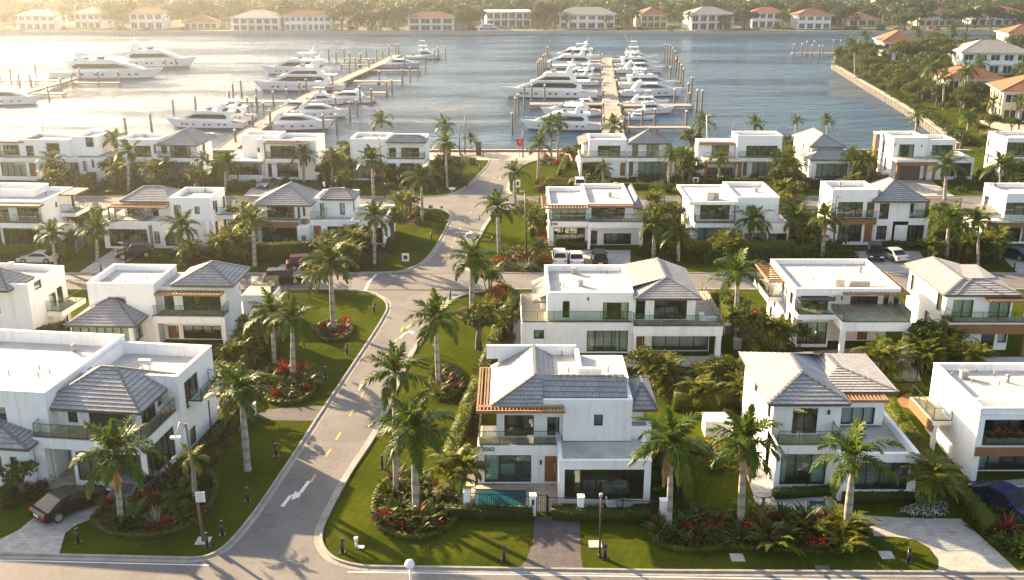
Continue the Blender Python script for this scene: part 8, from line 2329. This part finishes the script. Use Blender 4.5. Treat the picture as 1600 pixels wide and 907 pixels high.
for a in (
 (30, 92, 46, 2, G_, 'white gabled mansion deep in the glare at the far left', 'stucco', 5), (118, 162, 45, 2, G_, 'second white mansion in the glare at the far left', 'stucco', 4), (204, 256, 46, 2, T_, 'red roofed white mansion in the glare', 'stucco', 4),
 (288, 338, 46, 1, T_, 'low red roofed villa left of the balconied grey roofed mansion', 'cream_stucco', 5), (364, 438, 48, 2, G_, 'white balconied mansion with a pale grey roof at the far shore', 'stucco', 6, 14, 0, False, True), (445, 516, 48, 2, T_, 'white mansion with many tall windows under a red roof', 'stucco', 8),
 (541, 590, 41, 2, T_, 'cream mansion with a red roof right of the many windowed one', 'cream_stucco', 5), (639, 708, 48, 2, T_, 'red roofed mansion with a wide glazed loggia above the lawn', 'stucco', 4, 14, 0, False, True), (760, 829, 42, 2, G_, 'flat roofed modern white mansion behind the far moored yacht', 'stucco', 6, 14, 0, True, True),
 (874, 960, 45, 2, G_, 'broad white mansion with a grey roof and a garden terrace', 'stucco', 6), (1001, 1042, 44, 2, T_, 'brown roofed mansion half hidden by trees', 'cream_stucco', 4, 12, 0, False, True), (1079, 1145, 47, 2, G_, 'white mansion with a grey roof and two galleries', 'stucco', 5, 14, 0, False, True),
 (1174, 1218, 44, 2, T_, 'small red roofed white mansion right of the galleried one', 'stucco', 4), (1246, 1298, 46, 2, T_, 'white mansion with an orange roof and dark ground floor openings', 'stucco', 4), (1326, 1368, 41, 1, T_, 'low red roofed boathouse under a grey gable', 'cream_stucco', 3),
 (1436, 1492, 41, 2, T_, 'orange roofed mansion behind the channel with a glazed porch', 'cream_stucco', 5), (1515, 1588, 40, 2, T_, 'orange roofed white mansion at the far right with tall openings', 'stucco', 6, 14, 0, False, True)):
    a = list(a) + [14, 0, False, False][len(a) - 8:]; a[9] = random.uniform(-11, 11); a[8] = random.uniform(10, 17)
    far_house(*a, hgt=random.uniform(3.1, 4.0))
for a in (
 (60, 130, 22, 2, G_, 'pale roof among the trees in the glare, behind the shore row'), (195, 262, 18, 2, G_, 'white roof among the trees at the top left'), (494, 552, 19, 2, T_, 'red roof among trees behind the many windowed mansion'), (575, 632, 16, 2, T_, 'pale red roof behind the cream mansion'),
 (655, 722, 21, 2, T_, 'large red roof behind the loggia mansion'), (752, 790, 14, 2, T_, 'small red roof near the top behind the flat roofed mansion'), (810, 868, 24, 2, T_, 'red roofed cream house behind the flat roofed mansion'), (1015, 1072, 18, 2, T_, 'red roofed house behind the brown roofed mansion'),
 (1100, 1160, 15, 2, T_, 'long red roof at the top behind the galleried mansion'), (1172, 1215, 12, 2, T_, 'white house with a red roof near the top right'), (1272, 1352, 19, 2, T_, 'big orange roofed house at the top right'), (1370, 1400, 14, 2, T_, 'small red roof at the top right among trees'), (1552, 1610, 14, 2, G_, 'white house with a pale roof in the top right corner'),
 (1440, 1480, 10, 2, G_, 'pale roof near the top edge right of centre'), (960, 1000, 6, 2, T_, 'red roof at the top edge right of centre'), (330, 380, 14, 2, T_, 'red roof in the glare at the top'), (880, 935, 5, 2, T_, 'red roof at the top edge in the middle')):
    far_house(*a, wall='cream_stucco' if a[0] % 3 else 'stucco', cols=5, hgt=3.6)
# peninsula
far_house(1378, 1428, 96, 2, T_, 'orange roofed white house in the trees near the peninsula tip', 'stucco', 3, 16, -8, left_win=3)
far_house(1500, 1600, 116, 2, G_, 'grey roofed white house in the middle of the peninsula', 'stucco', 5, 15, -6, left_win=2)
far_house(1478, 1560, 148, 1, T_, 'low red roofed house in front of the grey roofed one', 'stucco', 4, 14, -6, hgt=4.4, left_win=2)
far_house(1562, 1665, 190, 2, T_, 'yellowish red roofed house on the lawn at the right edge', 'cream_stucco', 4, 15, -14, arcade=False, left_win=4)
far_house(1573, 1640, 80, 2, T_, 'red roofed white house by the channel at the right edge', 'stucco', 4, 14, -6, left_win=2)
# trees
HOUSES_FAR = FH
def clear(x, y, m=16):
    for o in HOUSES_FAR:
        if o[0] - 5 < x < o[0] + o[2] + 5 and o[1] - m < y < o[1] + 18: return False
    return True
random.seed(5)
cnt = 0; GRPF = 'broadleaf trees on the far shore'
while cnt < 285:
    t = random.random() ** 2.0; y = FAR + 7 + 150 * t; x = random.uniform(-.56, .56) * y
    if not clear(x, y, 34 if cnt < 200 else 22): continue
    tree(TREES_FAR, cnt, x, y, 0, random.uniform(1.0, 1.75), 'dark broadleaf tree in the woods between the far shore mansions', GRPF); cnt += 1
# woods beyond, one mass
r = np.random.default_rng(77); VV = []; NN = 0; n = 1900
pos = []
while len(pos) < n:
    y = FAR + 60 + 640 * r.uniform() ** 1.1; x = r.uniform(-.58, .58) * y
    if clear(x, y, 26): pos.append((x, y))
pos = np.array(pos); m = 130
idx = np.repeat(np.arange(n), m); d = sphere_pts(n * m, r); d[:, 2] = np.abs(d[:, 2]); rad = r.uniform(4.5, 8, n); hh = r.uniform(6, 12, n)
C = np.stack([pos[idx, 0] + d[:, 0] * rad[idx] * r.uniform(.6, 1.05, n * m), pos[idx, 1] + d[:, 1] * rad[idx], 1.5 + d[:, 2] * hh[idx] * r.uniform(.5, 1.05, n * m)], 1)
V, F = leaf_cloud(C, d, 2.0, .7, .5, r)
tag(link('far_woods', npmesh('far_woods', V, F, 'far_leaf')), 'dense green woods filling the land beyond the far shore mansions', 'woods', kind='stuff')
# shoreline shrubs and palms of the far shore
for i in range(90):
    px = random.uniform(0, 1600); x, y = G(px, random.uniform(44.5, 48.5))
    if not clear(x, y, 6): continue
    MASS.append((PL['shrub'][i % 4], x, y, 0, random.uniform(1.8, 3.6), random.uniform(0, 6)))
FP = [(520, 48, 520, 26), (535, 47, 536, 24), (605, 46, 606, 24), (618, 46, 618, 22), (630, 47, 631, 27), (721, 46, 722, 27), (735, 46, 735, 25), (865, 46, 864, 27), (885, 46, 885, 28), (946, 47, 948, 30), (975, 47, 973, 24), (986, 47, 987, 20), (994, 47, 995, 22), (1042, 47, 1042, 27), (1065, 47, 1065, 24), (1075, 47, 1076, 25), (1132, 47, 1133, 32), (1160, 47, 1160, 20), (1168, 47, 1169, 22), (1222, 45, 1221, 24), (1232, 45, 1231, 23), (1308, 45, 1309, 18), (1318, 46, 1318, 19), (1338, 45, 1339, 26), (1380, 40, 1380, 18), (1500, 40, 1500, 16), (1506, 40, 1507, 22), (1530, 40, 1530, 30), (440, 47, 440, 26), (355, 47, 355, 26), (265, 47, 265, 25), (180, 47, 180, 25), (100, 47, 100, 25), (1090, 30, 1090, 8), (1072, 28, 1072, 6), (690, 30, 690, 8), (845, 35, 845, 12), (1395, 30, 1395, 10), (580, 30, 580, 10)]
for p in FP: palm(*p, 'tall palm standing among the mansions on the far shore', 'palms on the far shore', far=True, scale=1.35, name='palm_tree')
PP = [(1336, 118, 1336, 74, 'palm at the very tip of the peninsula'), (1329, 96, 1328, 64, 'left palm of the pair behind the peninsula tip'), (1351, 92, 1350, 56, 'right palm of the pair behind the peninsula tip'), (1362, 105, 1362, 82, 'palm left of the orange roofed peninsula house'), (1378, 108, 1380, 88, 'low palm in front of the orange roofed peninsula house'),
 (1436, 82, 1436, 52, 'palm on the channel side behind the orange roofed peninsula house'), (1489, 84, 1489, 52, 'tall palm on the channel side of the peninsula'), (1507, 86, 1508, 58, 'palm right of the tall channel side palm'), (1537, 84, 1537, 66, 'palm left of the red roofed house by the channel'), (1552, 86, 1553, 64, 'palm beside the red roofed house by the channel'), (1583, 60, 1584, 45, 'palm at the far right of the channel'),
 (1434, 138, 1434, 104, 'leftmost of the palm row on the peninsula lawn'), (1447, 150, 1447, 112, 'second of the palm row on the peninsula lawn'), (1457, 158, 1458, 104, 'third of the palm row on the peninsula lawn'), (1474, 172, 1475, 118, 'front palm of the row on the peninsula lawn'), (1506, 170, 1508, 114, 'big palm before the low red roofed peninsula house'), (1512, 150, 1512, 108, 'palm behind the big one before the low red roofed house'), (1530, 130, 1532, 98, 'palm before the grey roofed peninsula house'), (1592, 150, 1594, 120, 'palm at the right edge above the yellowish house'), (1591, 202, 1594, 158, 'palm before the yellowish house at the right edge'), (1550, 187, 1552, 160, 'small bare tree like palm before the yellowish house'), (1498, 165, 1498, 148, 'short brownish palm on the peninsula lawn')]
for p in PP: palm(*p, scale=1.15, far=True, name='palm_tree')
PT = [(1360, 118, .9), (1380, 120, 1.1), (1398, 122, 1.2), (1430, 132, 1.1), (1455, 120, 1.1), (1480, 110, 1.0), (1355, 108, .9), (1410, 150, .9), (1440, 160, .8), (1462, 168, .7), (1500, 178, .7), (1520, 172, .8), (1545, 168, .7), (1600, 130, 1.0), (1590, 110, 1.0), (1460, 84, 1.0), (1530, 88, .9), (1405, 90, .8), (1320, 102, .75), (1330, 107, .6), (1372, 128, 1.05), (1388, 137, 1.1), (1402, 132, 1.2), (1415, 143, 1.15), (1425, 124, 1.15), (1410, 112, 1.2), (1440, 112, 1.25), (1455, 100, 1.2), (1472, 98, 1.1), (1488, 94, 1.0), (1445, 92, 1.0), (1348, 100, .9), (1365, 96, .8), (1395, 150, .7), (1420, 155, .7), (1590, 96, 1.2), (1598, 88, 1.1), (1560, 104, .8), (1470, 128, .8), (1490, 140, .7), (1525, 160, .7), (1345, 112, .6), (1480, 180, .45), (1545, 205, .5), (1530, 212, .4), (1580, 208, .5), (1515, 205, .35), (1430, 168, .45)]
for i, (px, py, sc) in enumerate(PT):
    lb = 'dense green broadleaf tree in the grove on the peninsula' if sc >= .7 else 'low rounded tree beside the peninsula lawn'
    tree(TREES_MID, i, *G(px, py), 0, sc * (1.05 if not (1368 < px < 1432 and py > 117) else .72), lb, 'broadleaf trees of the peninsula grove' if sc >= .7 else 'low trees beside the peninsula lawn')
pave('terrace', [(1530, 188), (1600, 195), (1640, 205), (1580, 208), (1535, 196)], 'promenade')
x, y = G(1458, 49.5); 
hedge([(1498, 150), (1470, 158), (1450, 150)], 1.5, 2.0, 'low hedge behind the palm row on the peninsula lawn', 'hedge_leaf', 12, .4)
hedge([(1530, 215), (1620, 222)], 1.5, 1.6, 'dense hedge behind the back row house at the right edge', 'hedge_leaf', 20, .3)
for i in range(230):
    px, py = random.uniform(1310, 1600), random.uniform(82, 200)
    if inside(G(px, py), PX([(1312, 92), (1350, 82), (1600, 80), (1600, 175), (1500, 175), (1475, 165), (1425, 155), (1350, 118)])): MASS.append((PL['shrub'][i % 4], *G(px, py), 0, random.uniform(1.6, 3.4), random.uniform(0, 6)))
for a, b in zip(PEN[:6], PEN[1:7]):
    for i in range(26):
        t = random.random(); MASS.append((PL['shrub'][i % 4], a[0] + (b[0] - a[0]) * t + random.uniform(1, 3), a[1] + (b[1] - a[1]) * t + random.uniform(0, 2), 0, random.uniform(1.2, 2.8), 0))
# small boats on the far shore docks
b = MB(); 
for i, (px, py, c) in enumerate(((1455, 49, 'sign_red'),)):
    x, y = G(px, py, WZ); b = MB(); b.rings([[(x + u, y - w_, WZ + .9), (x + u, y - w_ * .6, WZ - .2), (x + u, y + w_ * .6, WZ - .2), (x + u, y + w_, WZ + .9)] for u, w_ in ((-5, 1.4), (-1, 1.6), (3, 1.2), (6, .1))], closed=False); b.poly([(x - 5, y - 1.3, WZ + .7), (x + 3, y - 1.1, WZ + .7), (x + 3, y + 1.1, WZ + .7), (x - 5, y + 1.3, WZ + .7)]); b.box(x - 2, x + .5, y - .7, y + .7, WZ + .71, WZ + 2.2)
    tag(b.build('small_boat', c), 'small red boat moored on the far side of the channel', 'boat')

# shrubs past the nearest three hundred, as one planting mass
VV = []; FF = []; k = 0
for me, x, y, z, sc, a in MASS:
    v = np.empty(len(me.vertices) * 3, np.float32); me.vertices.foreach_get('co', v); v = v.reshape(-1, 3) * sc; c, n_ = cos(a), sin(a)
    VV.append(np.stack([v[:, 0] * c - v[:, 1] * n_ + x, v[:, 0] * n_ + v[:, 1] * c + y, v[:, 2] + z], 1)); FF.append(np.arange(len(v)).reshape(-1, 4) + k); k += len(v)
tag(link('shrubbery', npmesh('shrubbery', np.concatenate(VV), np.concatenate(FF), 'shrub_leaf')), 'mass of small green shrubs filling the distant gardens and the far shore', 'shrubbery', kind='stuff')
# ---------------------------------------------------------------- sunlit haze over the bay
t = NT('haze_air')
t.t.nodes.remove(t.p)
pv = t.n('ShaderNodeVolumePrincipled')
pv.inputs['Color'].default_value = (0.96, 0.93, 0.88, 1)
pv.inputs['Density'].default_value = HAZE_DENSITY
pv.inputs['Anisotropy'].default_value = HAZE_G
t.l(pv.outputs[0], t.out.inputs['Volume'])
b = MB(); b.box(-1400, 1400, -60, 1480, -6, 60)
hz = b.build('haze', 'haze_air'); hz['kind'] = 'stuff'
